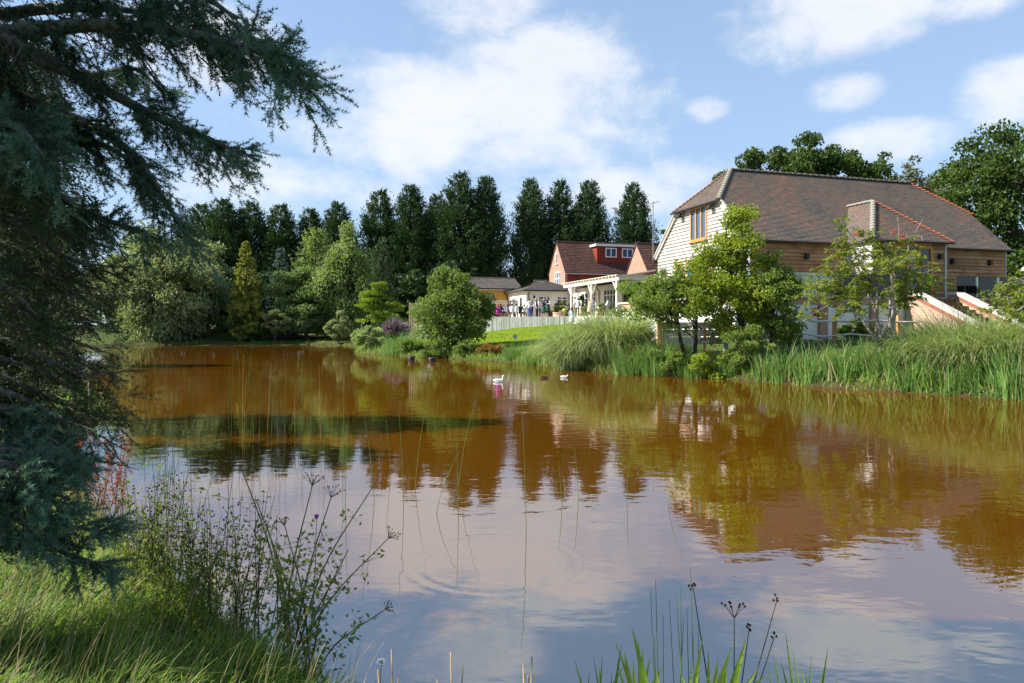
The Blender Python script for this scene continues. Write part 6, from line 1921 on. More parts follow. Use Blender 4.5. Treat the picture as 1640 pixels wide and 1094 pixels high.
    # black bags by the kilted guests
    for px, lab in ((882.5, 'black bag standing left of the brick planter'), (885, 'second black bag standing left of the brick planter')):
        c = np.array([XY(px, 60.0), 60.0, S]); m = MB()
        m.lathe(c, [(0.2, 0), (0.24, 0.1), (0.22, 0.4), (0.15, 0.55), (0.05, 0.6)], 10, sy=0.6); t = thing('bag', lab, 'bag', c, 'black bags by the planter'); m.build('bag_body', M['black'], t, smooth=True)
        m = MB(); m.tube([c + np.array([0.12 * math.cos(a), 0, 0.56 + 0.14 * math.sin(a)]) for a in np.linspace(0, math.pi, 7)], 0.015, 5); m.build('strap', M['black'], t)
    # white folding table at the end of the wall
    c = np.array([XY(907, 56.2), 56.2, gz(XY(907, 56.2), 56.2)])
    t = thing('garden_table', 'small white table on the lawn below the brick planter', 'table', c)
    m = MB(); m.box(WF, c[0] - 0.4, c[0] + 0.4, c[1] - 0.3, c[1] + 0.3, c[2] + 0.68, c[2] + 0.72); m.build('top', M['white_paint'], t)
    for sx in (-1, 1):
        for sy in (-1, 1):
            m = MB(); m.tube([(c[0] + sx * .36, c[1] + sy * .26, c[2] - .05), (c[0] + sx * .34, c[1] + sy * .24, c[2] + .68)], 0.02, 5); m.build('leg', M['white_paint'], t)


M['ring'] = mat_plain('pale_ring', (0.55, 0.62, 0.56), 0.6, 0.3, 0.2, 5)
M['bird_white'] = mat_plain('white_feathers', (0.82, 0.81, 0.78), 0.8, 0.2, 0.1, 14)
M['bird_brown'] = mat_plain('brown_feathers', (0.13, 0.075, 0.04), 0.8, 0.2, 0.5, 30)
M['bird_dark'] = mat_plain('dark_feathers', (0.06, 0.04, 0.028), 0.8, 0.2, 0.5, 30)
M['bill'] = mat_plain('orange_bill', (0.6, 0.28, 0.05), 0.6, 0.3, 0.2, 10)
M['skin'] = mat_plain('skin', (0.55, 0.33, 0.25), 0.6, 0.3, 0.12, 12)
M['car_paint'] = mat_plain('silver_blue_paint', (0.45, 0.52, 0.58), 0.25, 0.6, 0.06, 2)
M['acid_paint'] = mat_plain('lime_rubber', (0.45, 0.55, 0.03), 0.4, 0.4, 0.1, 5)
build_fences()
build_birds()
build_car()
build_people()

# ------------------------------------------------------------------ near bank
def bez(p, n):
    """smooth path through control points (Catmull-Rom)"""
    p = np.asarray(p, float); p = np.vstack([2 * p[0] - p[1], p, 2 * p[-1] - p[-2]])
    out = []
    for i in range(1, len(p) - 2):
        for t in np.linspace(0, 1, n, endpoint=False):
            out.append(0.5 * ((2 * p[i]) + (-p[i - 1] + p[i + 1]) * t + (2 * p[i - 1] - 5 * p[i] + 4 * p[i + 1] - p[i + 2]) * t * t + (-p[i - 1] + 3 * p[i] - 3 * p[i + 1] + p[i + 2]) * t ** 3))
    out.append(p[-2])
    return np.array(out)


def needles(A, Bq, per, ln, wd, g):
    """needles all round each shoot A->Bq; returns triangles and their shoot index"""
    n = len(A) * per; idx = np.repeat(np.arange(len(A)), per)
    t = g.random(n); t = 0.04 + 0.96 * t
    ax = unit(Bq - A)[idx]
    ref = unit(g.normal(size=(n, 3)))
    rad = unit(np.cross(ax, ref))
    tip_f = np.where(t > 0.9, 0.95, 0.55)
    d = unit(ax * tip_f[:, None] + rad * (1.05 - 0.4 * (t > 0.9))[:, None] + np.array([0, 0, 0.12]))
    o = A[idx] + (Bq - A)[idx] * t[:, None]
    L = ln * g.uniform(0.7, 1.2, n)
    side = unit(np.cross(d, g.normal(size=(n, 3))))
    V = np.stack([o - side * wd / 2, o + side * wd / 2, o + d * L[:, None]], 1).reshape(-1, 3)
    return V, np.arange(n * 3).reshape(n, 3), idx


def build_spruce():
    g = np.random.default_rng(101)
    base = np.array([-4.5, 3.55, gz(-4.5, 3.55)])
    t = thing('blue_spruce', 'near blue green spruce whose boughs fill the left edge', 'tree', base)
    H = 11.5
    m = MB(); m.tube([base + np.array([0, 0, -0.2]), base + np.array([0.03, 0, 4]), base + np.array([0, 0.05, 9]), base + np.array([0, 0, H])], [0.24, 0.19, 0.1, 0.02], 10)
    m.build('trunk', M['bark_lichen'], t, smooth=True)
    tx, ty = base[0], base[1]
    # each bough: control points (trunk first), foliage start fraction, density, secondary length
    B = []
    # boughs that reach across the top of the picture
    def pj(*q): return [P(a, b, c * 0.87) for a, b, c in q]
    tr = lambda z: np.array([tx, ty, z])
    B.append((pj((-60, 40, 4.9), (60, 45, 4.8), (170, 40, 4.7), (270, 48, 4.6), (330, 60, 4.5), (390, 74, 4.4), (440, 90, 4.3), (468, 100, 4.25)), 4.2, 0.52, 1.1, 0.62))
    B.append((pj((-60, 35, 4.7), (60, 90, 4.9), (150, 135, 4.9), (240, 182, 4.85), (310, 212, 4.8), (350, 230, 4.75), (388, 248, 4.7)), 4.1, 0.66, 0.85, 0.42))
    B.append((pj((-60, 120, 5.2), (60, 165, 5.3), (150, 205, 5.4), (215, 250, 5.4), (250, 300, 5.4), (278, 345, 5.4), (298, 378, 5.4)), 3.5, 0.45, 0.85, 0.45))
    B.append((pj((-60, -60, 4.9), (80, -40, 4.9), (200, -25, 4.8), (300, -10, 4.8), (345, 6, 4.7), (375, 28, 4.7)), 4.8, 0.5, 0.9, 0.5))
    B.append((pj((-60, 10, 5.1), (60, 15, 5.2), (150, 12, 5.2), (230, 20, 5.2), (300, 30, 5.2)), 4.4, 0.45, 0.65, 0.5))
    B.append((pj((-60, 140, 5.3), (40, 190, 5.5), (110, 225, 5.6), (175, 235, 5.6), (235, 285, 5.6)), 3.4, 0.45, 0.7, 0.5))
    B.append((pj((-60, 60, 5.6), (60, 100, 5.8), (150, 120, 5.9), (215, 110, 5.9), (262, 150, 5.9)), 3.9, 0.5, 0.6, 0.5))
    B.append((pj((-60, 170, 4.4), (0, 190, 4.3), (40, 215, 4.2), (68, 250, 4.15)), 3.4, 0.1, 1.3, 0.4))
    B.append((pj((-60, 230, 5.2), (40, 280, 5.3), (120, 330, 5.4), (190, 360, 5.4), (235, 372, 5.4)), 3.2, 0.4, 0.75, 0.45))
    for y0, x1, y1, Y in ((300, 205, 400, 5.6), (330, 170, 430, 5.0), (370, 195, 470, 5.9), (400, 150, 480, 5.1), (430, 188, 520, 5.8), (470, 175, 560, 5.3), (500, 190, 590, 5.9), (530, 160, 600, 5.0), (250, 150, 350, 5.9), (270, 110, 360, 4.7), (560, 205, 640, 5.7), (590, 195, 670, 5.3), (610, 170, 690, 5.0), (440, 90, 520, 4.6)):
        B.append((pj((-80, y0, Y - 0.4), (x1 * 0.2, y0 + (y1 - y0) * 0.35, Y - 0.2), (x1 * 0.55, y0 + (y1 - y0) * 0.75, Y), (x1 * 0.9, y1, Y)), None, 0.55, 0.62, 0.42))
    # low boughs with bright blue tips, near
    for y0, x1, y1, Y in ((720, 130, 745, 4.3), (760, 150, 800, 4.2), (800, 120, 835, 4.1), (830, 215, 850, 4.4), (860, 240, 910, 4.5), (790, 80, 860, 4.0), (740, 60, 780, 4.0), (700, 165, 760, 4.8), (680, 180, 740, 5.0), (650, 140, 720, 4.6)):
        B.append((pj((-80, y0, Y - 0.1), (x1 * 0.25, y0 + (y1 - y0) * 0.1, Y), (x1 * 0.45, y0 + (y1 - y0) * 0.55, Y), (x1 * 0.75, y1, Y)), None, 0.5, 0.75, 0.3))
    wood, A_, B_, tone, old = MB(), [], [], [], []
    twA, twB, twr = [], [], []
    def bough(path, f0, dens, sl, r0=0.05, hang=0.5, far=False, inner=False):
        n_before = len(A_)
        L = np.linalg.norm(np.diff(path, axis=0), axis=1).sum()
        n = len(path)
        rad = np.linspace(r0, 0.008, n)
        wood.tube(path, list(rad), 6, cap=False)
        cum = np.concatenate([[0], np.cumsum(np.linalg.norm(np.diff(path, axis=0), axis=1))]) / L
        ns = int(L * 30 * dens)
        for k in range(ns):
            f = 0.04 + 0.96 * g.random() ** 0.72
            i = min(np.searchsorted(cum, f, side='right') - 1, n - 2)
            w = (f - cum[i]) / (cum[i + 1] - cum[i] + 1e-9)
            o = path[i] * (1 - w) + path[i + 1] * w
            ax = unit(path[i + 1] - path[i])
            sd = unit(np.cross(ax, [0, 0, 1.0])) * (1 if g.random() < 0.5 else -1)
            dr = unit(ax * g.uniform(0.35, 0.9) + sd * g.uniform(0.2, 0.95) + np.array([0, 0, g.uniform(-hang - 0.35, 0.28) if f < 0.55 else g.uniform(-hang - 0.15, 0.55)]))
            l = sl * g.uniform(0.45, 1.1) * (1.15 - 0.55 * f)
            bend = np.array([0, 0, -0.28 * hang * l])
            q = [o, o + dr * l * 0.5 + bend * 0.3, o + dr * l + bend]
            bare = f < f0 and g.random() < 0.8
            for a_, b_ in zip(q[:-1], q[1:]):
                twA.append(a_); twB.append(b_); twr.append(0.0055 if not bare else 0.0045)
            nsh = int(11 * l / 0.42) + 3
            for j in range(nsh):
                u = g.uniform(0.2, 1.0)
                oo = q[0] * (1 - u) ** 2 + 2 * q[1] * u * (1 - u) + q[2] * u * u
                ad = unit(q[2] - q[0])
                s2 = unit(np.cross(ad, g.normal(size=3)))
                dd = unit(ad * 0.75 + s2 * 0.7 + np.array([0, 0, -0.05]))
                ll = g.uniform(0.07, 0.15)
                if bare:
                    if g.random() < 0.5:
                        twA.append(oo); twB.append(oo + dd * ll * 0.8); twr.append(0.002)
                    continue
                A_.append(oo); B_.append(oo + dd * ll); tone.append(f)
            if not bare:
                A_.append(q[1]); B_.append(q[2]); tone.append(f)
                A_.append(q[2]); B_.append(q[2] + unit(q[2] - q[1]) * 0.1); tone.append(f)
        if not far:
            A_.append(path[-2]); B_.append(path[-1]); tone.append(1.0)
        old.extend([inner] * (len(A_) - n_before))
    for pts, zt, f0, dens, sl in B:
        first = np.array(pts[0])
        start = tr(zt if zt else max(0.4, first[2] + 0.1))
        path = bez([start] + pts, 4)
        bough(path, f0, dens, sl, 0.055 if zt else 0.03, 0.75 if zt else 0.45, inner=(f0 == 0.55))
    A_, B_, tone = np.array(A_), np.array(B_), np.array(tone)
    old = np.array(old)
    V, F, idx = needles(A_[old], B_[old], 36, 0.022, 0.004, g)
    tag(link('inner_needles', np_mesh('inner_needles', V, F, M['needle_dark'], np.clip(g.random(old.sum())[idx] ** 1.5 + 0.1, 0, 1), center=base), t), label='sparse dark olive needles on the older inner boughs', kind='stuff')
    A_, B_, tone = A_[~old], B_[~old], tone[~old]
    V, F, idx = needles(A_, B_, 64, 0.024, 0.0046, g)
    # blue-grey tips, green older growth; bright lit tips and inner dark painted into the colour
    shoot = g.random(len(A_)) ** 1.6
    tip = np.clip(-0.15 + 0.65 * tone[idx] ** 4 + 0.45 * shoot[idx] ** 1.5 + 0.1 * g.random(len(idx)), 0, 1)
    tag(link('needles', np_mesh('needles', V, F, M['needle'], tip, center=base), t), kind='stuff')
    wood.build('boughs', M['bark_lichen'], t, smooth=True)
    V, F = sticks(np.array(twA), np.array(twB), np.array(twr), np.array(twr) * 0.5)
    tag(link('twigs', np_mesh('twigs', V, F, M['bark_lichen'], center=base), t), kind='stuff')
    # unseen rest of the crown, thinned low down so sun gets through: tufts
    n = 26000
    z = 0.9 + 10.5 * g.random(n) ** 0.85
    Rm = np.where(z < 4.2, 2.3, 1.05 * np.clip(1.02 - (z - 4.2) / 7.5, 0.03, 1) ** 0.8)
    az = g.uniform(0, 2 * math.pi, n); rr = Rm * np.sqrt(g.uniform(0.08, 1, n)) * (0.8 + 0.25 * np.sin(az * 5 + z * 3))
    C = np.stack([tx + rr * np.cos(az), ty + rr * np.sin(az), z - 0.12 * rr], 1)
    ratio = C[:, 0] / np.maximum(C[:, 1], 0.3)
    pyv = HY - (C[:, 2] - EYE) / np.maximum(C[:, 1], 0.3) * FOC
    keep = (C[:, 1] < 1.0) | (ratio < -0.86) | (pyv < -130)
    keep &= np.hypot(C[:, 0], C[:, 1]) > 2.2
    keep &= (C[:, 2] > 4.2) | (g.random(n) < 0.02)
    C = C[keep]; az = az[keep]; n = len(C)
    ax = unit(np.stack([np.cos(az), np.sin(az), -0.2 + 0.3 * g.normal(size=n)], 1) + g.normal(size=(n, 3)) * 0.35)
    V, F = leaf_quads(C, ax, g.uniform(0.16, 0.28, n), g.uniform(0.05, 0.08, n), g)
    tag(link('crown', np_mesh('crown', V, F, M['needle'], g.random(n) * 0.7, center=base), t), kind='stuff')


def build_left_conifers():
    g1 = conifer_meshes('yew', 8.0, 1.75, M['needle_dark'], 70000, 0.03, 66, bullet, n_clump=620, cl=0.42, up=-0.1, elong=3.6, feather=0.5)
    b = np.array([-10.4, 14.1, gz(-10.4, 14.1)])
    conifer('dark_conifer', 'dark conifer on the left bank behind the near spruce', b, g1, 0.86, 1.0, 0.4)
    b = np.array([-24.5, 35.0, gz(-24.5, 35.0)])
    conifer('dark_conifer', 'farther dark conifer on the left bank, mostly hidden by the near one', b, g1, 1.0, 0.98, 2.4)
    b = np.array([-8.7, 10.6, gz(-8.7, 10.6)])
    conifer('dark_conifer', 'low dark conifer at the left edge, close behind the spruce boughs', b, g1, 0.85, 0.62, 1.4)


def strip_plant(name, label, cat, base, stems, mat='stem', leaves=None, heads=None, group=None):
    """herb: list of stem paths; leaves = (mat, n per stem, size); heads handled by caller"""
    t = thing(name, label, cat, base, group)
    m = MB()
    for path, r in stems:
        m.tube(path, list(np.linspace(r, r * 0.45, len(path))), 5, cap=False)
    m.build('stem', M[mat], t, smooth=True)
    return t


def umbel(m, mh, tip, d, r, n, g, head=0.006):
    """umbel rays at tip along d"""
    d = unit(d)
    a = unit(np.cross(d, [0.3, 0.9, 0.1])); b = np.cross(d, a)
    for k in range(n):
        an = 2 * math.pi * k / n + g.normal() * 0.15; sp = g.uniform(0.35, 1.0)
        e = tip + unit(d * 0.75 + (a * math.cos(an) + b * math.sin(an)) * sp) * r * g.uniform(0.8, 1.1)
        m.tube([tip, (tip + e) / 2 + d * r * 0.04, e], [0.0016, 0.0013, 0.001], 3, cap=False)
        mh.lathe(e, [(0.001, -head), (head, -head * 0.2), (head * 0.8, head * 0.6), (0.001, head)], 5)


def build_near_plants():
    g = np.random.default_rng(303)
    # -- hogweed skeletons by the grass edge (stem tip positions in the photo)
    b0 = ground_xy(470, 4.25)
    t = thing('hogweed', 'dry hogweed with bare umbel heads on the near bank', 'plant', b0)
    tips = [(500, 778, 4.2, 1, 0.085), (530, 797, 4.25, 1, 0.085), (456, 842, 4.3, 1, 0.06), (622, 862, 4.35, 1, 0.075), (617, 976, 4.1, 1, 0.05), (432, 855, 4.2, 0, 0), (600, 775, 4.5, 0, 0), (386, 748, 4.4, 0, 0), (548, 905, 4.2, 0, 0), (478, 890, 4.1, 0, 0), (410, 800, 4.35, 0, 0), (558, 880, 4.3, 0, 0), (440, 880, 4.3, 0, 0)]
    m, mh = MB(), MB()
    leafC, leafA = [], []
    for px, py, Y, um, r in tips:
        s = b0 + np.array([g.normal() * 0.09, g.normal() * 0.06, -0.05])
        e = P(px, py, Y)
        mid = s * 0.5 + e * 0.5 + np.array([(e[0] - s[0]) * -0.12, 0, 0.05]) + g.normal(size=3) * 0.015
        path = bez([s, mid, e], 5)
        m.tube(path, list(np.linspace(0.0075, 0.003, len(path))), 6, cap=False)
        if um: umbel(m, mh, e, e - mid, r, 15, g, 0.0042)
        for k in range(int(24)):
            f = g.uniform(0.15, 0.85); o = path[int(f * (len(path) - 1))]
            q = o + g.normal(size=3) * np.array([0.06, 0.05, 0.05])
            m.tube([o, q], [0.0018, 0.001], 3, cap=False)
            for _ in range(3):
                leafC.append(q + g.normal(size=3) * 0.02); leafA.append(unit(q - o + g.normal(size=3) * 0.05))
    m.build('stem', M['stem'], t, smooth=True)
    tag(mh.build('seed_head', M['seed'], t), kind='stuff')
    C, A = np.array(leafC), np.array(leafA); n = len(C)
    V, F = leaf_quads(C, A, g.uniform(0.022, 0.055, n), g.uniform(0.012, 0.026, n), g)
    tag(link('leaves', np_mesh('leaves', V, F, M['weed'], g.random(n), center=b0), t), kind='stuff')
    # -- tangled tall weeds and rushes to the left of it, each its own plant
    G = 'tall weeds on the near bank'
    weeds = [(215, 5.0, 'weed with dark seed heads beside the spruce tips'), (250, 4.8, 'leafy weed standing just right of the low spruce boughs'), (285, 5.1, 'tall dark stemmed weed in the middle of the tangle'), (315, 4.7, 'yellowing leafy weed in the tangle'),
             (345, 5.0, 'tall weed with brown seed heads at the water'), (375, 4.7, 'green leafy weed left of the hogweed'), (300, 4.5, 'low weed in front of the tangle above the grass'), (405, 4.55, 'slender weed close to the hogweed stems'), (235, 5.3, 'thin weed at the back of the tangle nearest the water')]
    for i, (px, Y, lab) in enumerate(weeds):
        b = ground_xy(px, Y)
        t = thing('tall_weed', lab, 'weed', b, G)
        m, mh = MB(), MB(); lc, la = [], []
        for k in range(12):
            h = g.uniform(0.55, 1.05) * (0.75 if 'low' in lab else 1.0)
            az = g.uniform(0, 6.28); ln = g.uniform(0.03, 0.32)
            s = b + np.array([g.normal() * 0.09, g.normal() * 0.08, -0.04]); e = s + np.array([math.cos(az) * ln, math.sin(az) * ln * 0.7, h])
            path = bez([s, (s + e) / 2 + g.normal(size=3) * 0.02 + np.array([0, 0, 0.03]), e], 4)
            m.tube(path, list(np.linspace(0.004, 0.0014, len(path))), 4, cap=False)
            for j in range(20):
                f = g.uniform(0.1, 0.95); o = path[int(f * (len(path) - 1))] * 1.0
                q = o + g.normal(size=3) * np.array([0.045, 0.045, 0.035])
                m.tube([o, q], [0.0014, 0.0008], 3, cap=False)
                if f > 0.72 and g.random() < 0.6:
                    mh.lathe(q, [(0.001, -0.007), (0.0065, -0.002), (0.005, 0.004), (0.001, 0.008)], 5)
                else:
                    for _ in range(2):
                        lc.append(q + g.normal(size=3) * 0.015); la.append(unit(q - o + g.normal(size=3) * 0.04))
        m.build('stem', M['stem_dark'] if i % 2 else M['stem'], t, smooth=True)
        tag(mh.build('seed_head', M['seed'], t), kind='stuff')
        C, A = np.array(lc), np.array(la); n = len(C)
        V, F = leaf_quads(C, A, g.uniform(0.022, 0.055, n), g.uniform(0.011, 0.024, n), g)
        tag(link('leaves', np_mesh('leaves', V, F, M['weed'], np.clip(g.random(n) + 0.25 * (i % 3 - 1), 0, 1), center=b), t), kind='stuff')
    # rust red dock
    b = ground_xy(165, 7.4)
    t = thing('red_dock', 'rust red dock plant at the water beyond the spruce boughs', 'plant', b)
    m = MB(); lc, la = [], []
    for k in range(16):
        s = b + np.array([g.normal() * 0.15, g.normal() * 0.12, 0]); e = s + np.array([g.normal() * 0.2, g.normal() * 0.15, g.uniform(0.6, 1.15)])
        m.tube([s, (s + e) / 2, e], [0.006, 0.004, 0.002], 4, cap=False)
        for j in range(55):
            f = g.uniform(0.25, 1); lc.append(s + (e - s) * f + g.normal(size=3) * 0.022); la.append(unit(g.normal(size=3)))
    m.build('stem', M['dock_stem'], t)
    C, A = np.array(lc), np.array(la)
    V, F = leaf_quads(C, A, 0.035, 0.02, g); tag(link('seeds', np_mesh('seeds', V, F, M['dock'], g.random(len(C)), center=b), t), kind='stuff')
    # fallen dead branch over the water
    p = [P(95, 735, 6.1), P(150, 738, 6.0), P(185, 742, 5.95), P(222, 752, 5.9)]
    t = thing('dead_branch', 'dead grey branch sticking out over the water by the spruce', 'branch', p[0])
    m = MB(); m.tube(p, [0.014, 0.012, 0.008, 0.003], 6); m.tube([p[1], P(200, 741, 6.0)], [0.006, 0.002], 4); m.tube([p[1], P(165, 748, 5.9), P(190, 756, 5.8)], [0.006, 0.004, 0.002], 4)
    m.build('limb', M['bark_dark'], t)
    # -- rushes standing in the pond: stands of single thin stalks
    G = 'thin rush stands in the pond'
    rush = [(395, 12.4, 10, 0.5, 1.5, 'thin rushes in the water left of the densest stand'), (425, 12.8, 16, 0.45, 1.5, 'densest stand of thin rushes in the water on the left'), (462, 13.2, 14, 0.5, 1.35, 'thin rushes in the water right of the densest stand'), (320, 11.0, 5, 0.7, 1.3, 'few tall bent rushes near the left bank'), (250, 9.5, 7, 0.5, 1.2, 'rushes in the water beside the dark conifer bough'),
            (590, 8.2, 3, 0.5, 1.2, 'sparse tall rushes in open water left of centre'), (650, 8.6, 3, 0.6, 1.2, 'sparse tall rushes in the middle of the pond'), (705, 7.6, 2, 0.3, 0.9, 'two lone rushes right of the sparse stand'), (895, 8.2, 2, 0.15, 0.7, 'pair of short rush stalks in open water'), (1036, 8.0, 2, 0.12, 0.6, 'pair of short rush stalks nearest the barn reflection'), (545, 9.6, 3, 0.5, 0.9, 'sparse rushes between the two left stands')]
    for i, (px, Y, n, r, h, lab) in enumerate(rush):
        b = np.array([XY(px, Y), Y, 0.0])
        t = thing('rush_stand', lab, 'rushes', b, G)
        for k in range(n):
            s = b + np.array([g.normal() * r, g.normal() * r * 0.8, -0.3])
            hh = h * g.uniform(0.7, 1.1) + 0.3
            az = g.uniform(0, 6.28); ln = g.uniform(0.0, 0.12) if g.random() < 0.75 else g.uniform(0.15, 0.4)
            e = s + np.array([math.cos(az) * ln, math.sin(az) * ln, hh])
            path = bez([s, s * 0.45 + e * 0.55 + np.array([-math.cos(az) * ln * 0.15, 0, 0.02]), e], 4)
            m = MB(); m.tube(path, list(np.linspace(0.0042, 0.0017, len(path))), 4, cap=False); m.build('stalk', M['rush_green'] if px > 500 or g.random() < 0.7 else M['straw_stem'], t, smooth=True)
    # -- rough grass of the near bank: uncountable
    n = 75000
    x = g.uniform(-6.5, 0.6, n); y = g.uniform(1.9, 9, n)
    d = pond_dist(x, y)
    dens = np.clip(1.4 - y / 10, 0.25, 1)
    keep = (d > 0.02) & (g.random(n) < dens) & (x / y < 0.1) & (x / y > -0.95)
    x, y = x[keep], y[keep]; n = len(x)
    B = np.stack([x, y, gz(x, y) - 0.02], 1)
    tuft = sstep(wob(x, y, 3.1, 0.7), -0.5, 0.7)
    az = 0.25 + 1.1 * wob(x, y, 1.3) + g.normal(size=n) * 0.8
    L = g.uniform(0.14, 0.34, n) * (0.65 + 0.6 * tuft)
    V, F = blades(B, az, L, g.uniform(0.15, 0.65, n), g.uniform(0.4, 1.9, n), g.uniform(0.0035, 0.0075, n), g, 4)
    straw = (g.random(n) < 0.10 + 0.22 * sstep(wob(x, y, 2.2, 2.0), 0.1, 0.8)).astype(np.int32)
    rn = np.clip(g.random(n) * 0.7 + 0.3 * tuft, 0, 1)
    tag(link('near_grass', np_mesh('near_grass', V, F, [M['rough_grass'], M['straw']], np.repeat(rn, 4), fmat=np.repeat(straw, 4))), 'long rough grass of the near bank', 'grass', kind='stuff')
    # grass seed stalks
    n = 900
    x = g.uniform(-4.2, -0.6, n); y = g.uniform(2.8, 6.4, n); k = (pond_dist(x, y) > 0.1); x, y = x[k], y[k]; n = len(x)
    V, F = blades(np.stack([x, y, gz(x, y)], 1), g.uniform(-0.8, 1.6, n), g.uniform(0.3, 0.6, n) * (1 + 0.55 * (y > 4.3)), g.uniform(0, 0.35, n), g.uniform(0.1, 0.9, n), np.full(n, 0.003), g, 5)
    tag(link('grass_stalks', np_mesh('grass_stalks', V, F, M['straw'], np.repeat(g.random(n), 5))), 'pale dry grass stalks above the near grass', 'grass', kind='stuff')
    # -- yellow-green iris fans at the bottom, blade by blade
    def fan(label, blades_px, base_px, Yb, mat='iris_near'):
        b = ground_xy(base_px, Yb)
        t = thing('iris_plant', label, 'plant', b, 'iris plants at the near water')
        for px, py, Y, w, bend in blades_px:
            e = P(px, py, Y); s = b + np.array([g.normal() * 0.05 + (e[0] - b[0]) * 0.25, g.normal() * 0.04, -0.05])
            side = unit(np.cross(e - s, [0, 1.0, 0])) 
            mid = s * 0.45 + e * 0.55 + np.array([(s[0] - e[0]) * 0.22 * bend, 0, 0.06 + 0.1 * bend])
            path = bez([s, mid, e], 7)
            V, F = [], []
            nn = len(path)
            for i, q in enumerate(path):
                f = i / (nn - 1); ww = w * (1 - f ** 2.2) * (0.75 + 0.5 * math.sin(min(1, f * 1.6) * 1.57)) + 0.0008
                sd = unit(side + np.array([0, 0.5, 0.0]) * g.normal() * 0.05)
                V += [q - sd * ww / 2, q + np.array([0, ww * 0.18, 0]), q + sd * ww / 2]
            for i in range(nn - 1):
                a = 3 * i; F += [(a, a + 1, a + 4, a + 3), (a + 1, a + 2, a + 5, a + 4)]
            me = np_mesh('blade', np.array(V), np.array(F), M[mat], np.full(len(F), g.uniform(0.1, 1.0)), center=b, smooth=True)
            link('blade', me, t)
    fan('bright iris fan nearest the bottom edge, left of the tall rushes', [(1012, 1003, 3.0, 0.034, 0.3), (1022, 1020, 3.0, 0.034, 0.1), (985, 1026, 3.05, 0.018, 0.8), (1042, 1050, 2.95, 0.026, 0.4), (1000, 1042, 3.0, 0.026, 0.9), (1064, 1062, 2.95, 0.028, 0.7), (1030, 1035, 2.98, 0.03, 0.2), (990, 1062, 2.98, 0.024, 0.7), (1014, 1056, 2.95, 0.03, 0.3), (1050, 1070, 2.9, 0.03, 0.5)], 1028, 2.72)
    fan('broad bright iris leaves arching right at the bottom edge', [(1196, 1020, 3.0, 0.036, 0.7), (1172, 1035, 3.0, 0.036, 0.5), (1126, 1016, 3.0, 0.028, 0.1), (1230, 1080, 2.95, 0.03, 1.2), (1108, 1070, 2.95, 0.028, 0.6), (1215, 1068, 2.9, 0.03, 0.9), (1150, 1055, 2.95, 0.034, 0.4), (1184, 1050, 2.95, 0.034, 0.8), (1135, 1040, 2.98, 0.026, 0.2), (1164, 1068, 2.9, 0.034, 0.5), (1090, 1078, 2.9, 0.03, 0.8)], 1124, 2.72)
    fan('thin grassy iris tuft left of the bright fan', [(920, 1055, 3.0, 0.013, 0.6), (996, 1030, 3.0, 0.017, 0.2), (965, 1046, 3.05, 0.012, 0.1), (950, 1050, 3.0, 0.012, 0.3), (1000, 1062, 3.0, 0.014, 0.7), (932, 1080, 2.95, 0.014, 0.6), (980, 1074, 2.9, 0.016, 0.3), (960, 1068, 2.95, 0.014, 0.5), (944, 1072, 2.92, 0.012, 0.2), (990, 1050, 2.98, 0.014, 0.4)], 968, 2.75, 'iris_mid')
    fan('dark green iris tuft right of the bright leaves', [(1326, 1036, 3.05, 0.018, 0.2), (1258, 1012, 3.05, 0.016, 0.1), (1250, 1056, 3.0, 0.016, 0.4), (1315, 1076, 3.0, 0.018, 0.6), (1300, 1048, 3.0, 0.013, 0.3), (1238, 1042, 3.0, 0.014, 0.2), (1280, 1064, 2.95, 0.018, 0.5), (1342, 1086, 2.95, 0.016, 0.6), (1270, 1040, 3.0, 0.014, 0.2), (1290, 1075, 2.92, 0.018, 0.6), (1228, 1066, 2.95, 0.016, 0.3)], 1280, 2.75, 'iris_mid')
    # tall rushes and an umbel among the irises
    b = ground_xy(1075, 2.8)
    t = thing('rush_tuft', 'tall green rush tuft among the bright irises', 'rushes', b)
    for px, py in ((1106, 908), (1050, 928), (1042, 945), (1090, 940), (1100, 975), (1072, 960), (1083, 955), (1062, 985), (1118, 1000), (1095, 990), (1048, 1020), (1110, 1015)):
        e = P(px, py, 3.0 + g.normal() * 0.05); s = b + np.array([g.normal() * 0.03 + (e[0] - b[0]) * 0.5, g.normal() * 0.03, -0.05])
        m = MB(); m.tube(bez([s, (s + e) / 2 + g.normal(size=3) * 0.006, e], 3), list(np.linspace(0.0042, 0.0012, 7)), 5, cap=False); m.build('stalk', M['rush_green'], t, smooth=True)
    b = ground_xy(1178, 2.85)
    t = thing('hogweed', 'small dark hogweed skeleton among the bright irises', 'plant', b)
    m, mh = MB(), MB()
    for px, py, um in ((1176, 990, 1), (1244, 962, 0), (1110, 940, 0), (1240, 1020, 0), (1200, 1005, 0)):
        e = P(px, py, 3.05); s = b + np.array([g.normal() * 0.02, 0, -0.05])
        m.tube(bez([s, (s * 0.5 + e * 0.5) + np.array([(s[0] - e[0]) * 0.2, 0, 0.0]), e], 4), list(np.linspace(0.0045, 0.002, 9)), 5, cap=False)
        if um: umbel(m, mh, e, np.array([0, 0, 1.0]), 0.075, 9, g, 0.006)
        else:
            for k in range(5): mh.lathe(e + g.normal(size=3) * 0.01, [(0.001, -0.007), (0.007, 0), (0.001, 0.007)], 5)
    m.build('stem', M['stem_dark'], t, smooth=True); tag(mh.build('seed_head', M['seed'], t), kind='stuff')
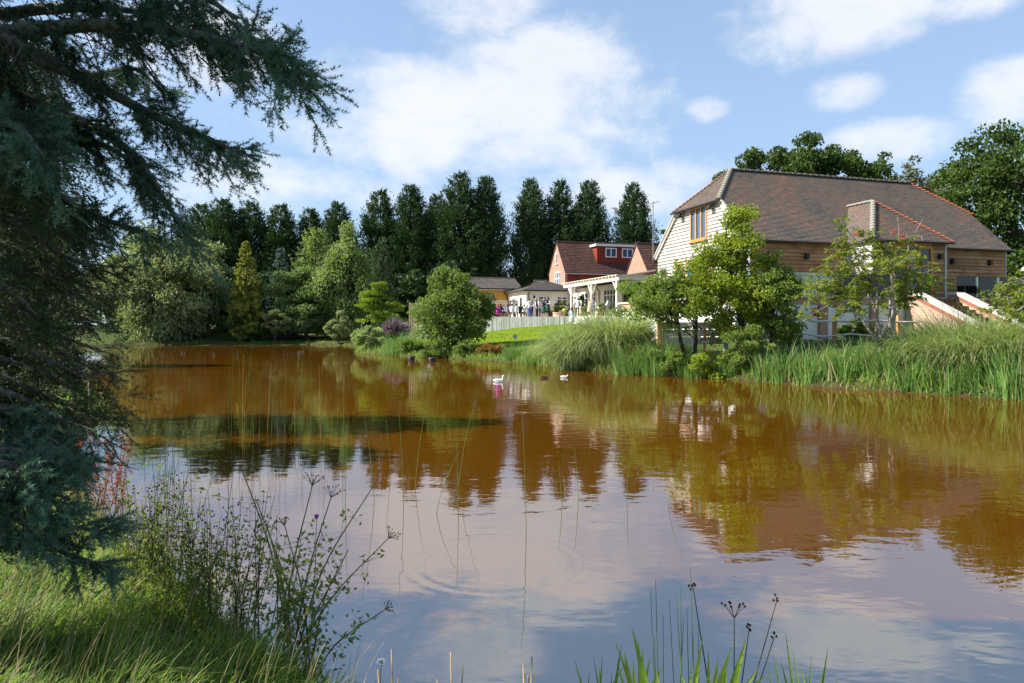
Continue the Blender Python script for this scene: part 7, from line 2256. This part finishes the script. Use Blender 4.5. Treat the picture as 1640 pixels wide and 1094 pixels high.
    # dry stalks at the bottom edge
    for pxs, lab in ((((627, 1040), (640, 1078), (605, 1072)), 'dry brown stalks at the bottom edge beside the near grass'), (((722, 1045), (742, 1066), (700, 1088)), 'dry forked stalks at the bottom edge left of centre'), (((852, 1052), (838, 1062), (846, 1082)), 'short dry stalks at the bottom edge in the middle')):
        b = ground_xy(sum(p[0] for p in pxs) / 3, 2.9)
        t = thing('dry_stalks', lab, 'stalks', b, 'dry stalks at the bottom edge')
        for px, py in pxs:
            e = P(px, py, 3.05); s = b + np.array([g.normal() * 0.02, g.normal() * 0.02, -0.05])
            m = MB(); m.tube([s, (s + e) / 2 + g.normal(size=3) * 0.006, e], [0.0055, 0.004, 0.003], 5); m.build('stalk', M['straw_stem'], t, smooth=True)
    # white flower head (wild carrot) at the grass edge
    e = P(610, 1066, 3.25); b = ground_xy(600, 3.1)
    t = thing('wild_carrot', 'single white flower head at the edge of the near grass', 'flower', b)
    m, mh = MB(), MB(); m.tube([b, (b + e) / 2 + np.array([0.01, 0, 0]), e], [0.003, 0.0025, 0.002], 5, cap=False); umbel(m, mh, e, np.array([0.2, -0.3, 1.0]), 0.028, 16, g, 0.005)
    m.build('stem', M['stem'], t); tag(mh.build('flower', M['white_paint'], t), kind='stuff')
    # one purple thistle-like bloom in the hogweed
    e = P(507, 828, 4.2); b = ground_xy(488, 4.3)
    t = thing('knapweed', 'single purple flower among the hogweed stems', 'flower', b)
    m = MB(); m.tube(bez([b, (b + e) / 2 + np.array([0.02, 0, 0]), e], 4), list(np.linspace(0.004, 0.002, 9)), 5, cap=False); m.build('stem', M['stem'], t)
    m = MB(); m.lathe(e, [(0.004, -0.012), (0.011, -0.002), (0.015, 0.012), (0.008, 0.016)], 9); m.build('flower', M['purple_flower'], t)


M['dock_stem'] = mat_plain('red_stem', (0.22, 0.05, 0.02), 0.8, 0.2, 0.3, 20)
M['straw_stem'] = mat_plain('straw_stem', (0.36, 0.26, 0.10), 0.8, 0.2, 0.4, 15)
M['rush_green'] = mat_plain('rush_green', (0.06, 0.14, 0.03), 0.5, 0.35, 0.3, 10)
M['purple_flower'] = mat_plain('purple_petals', (0.28, 0.04, 0.35), 0.7, 0.2, 0.3, 30)
build_spruce()
build_left_conifers()
build_near_plants()
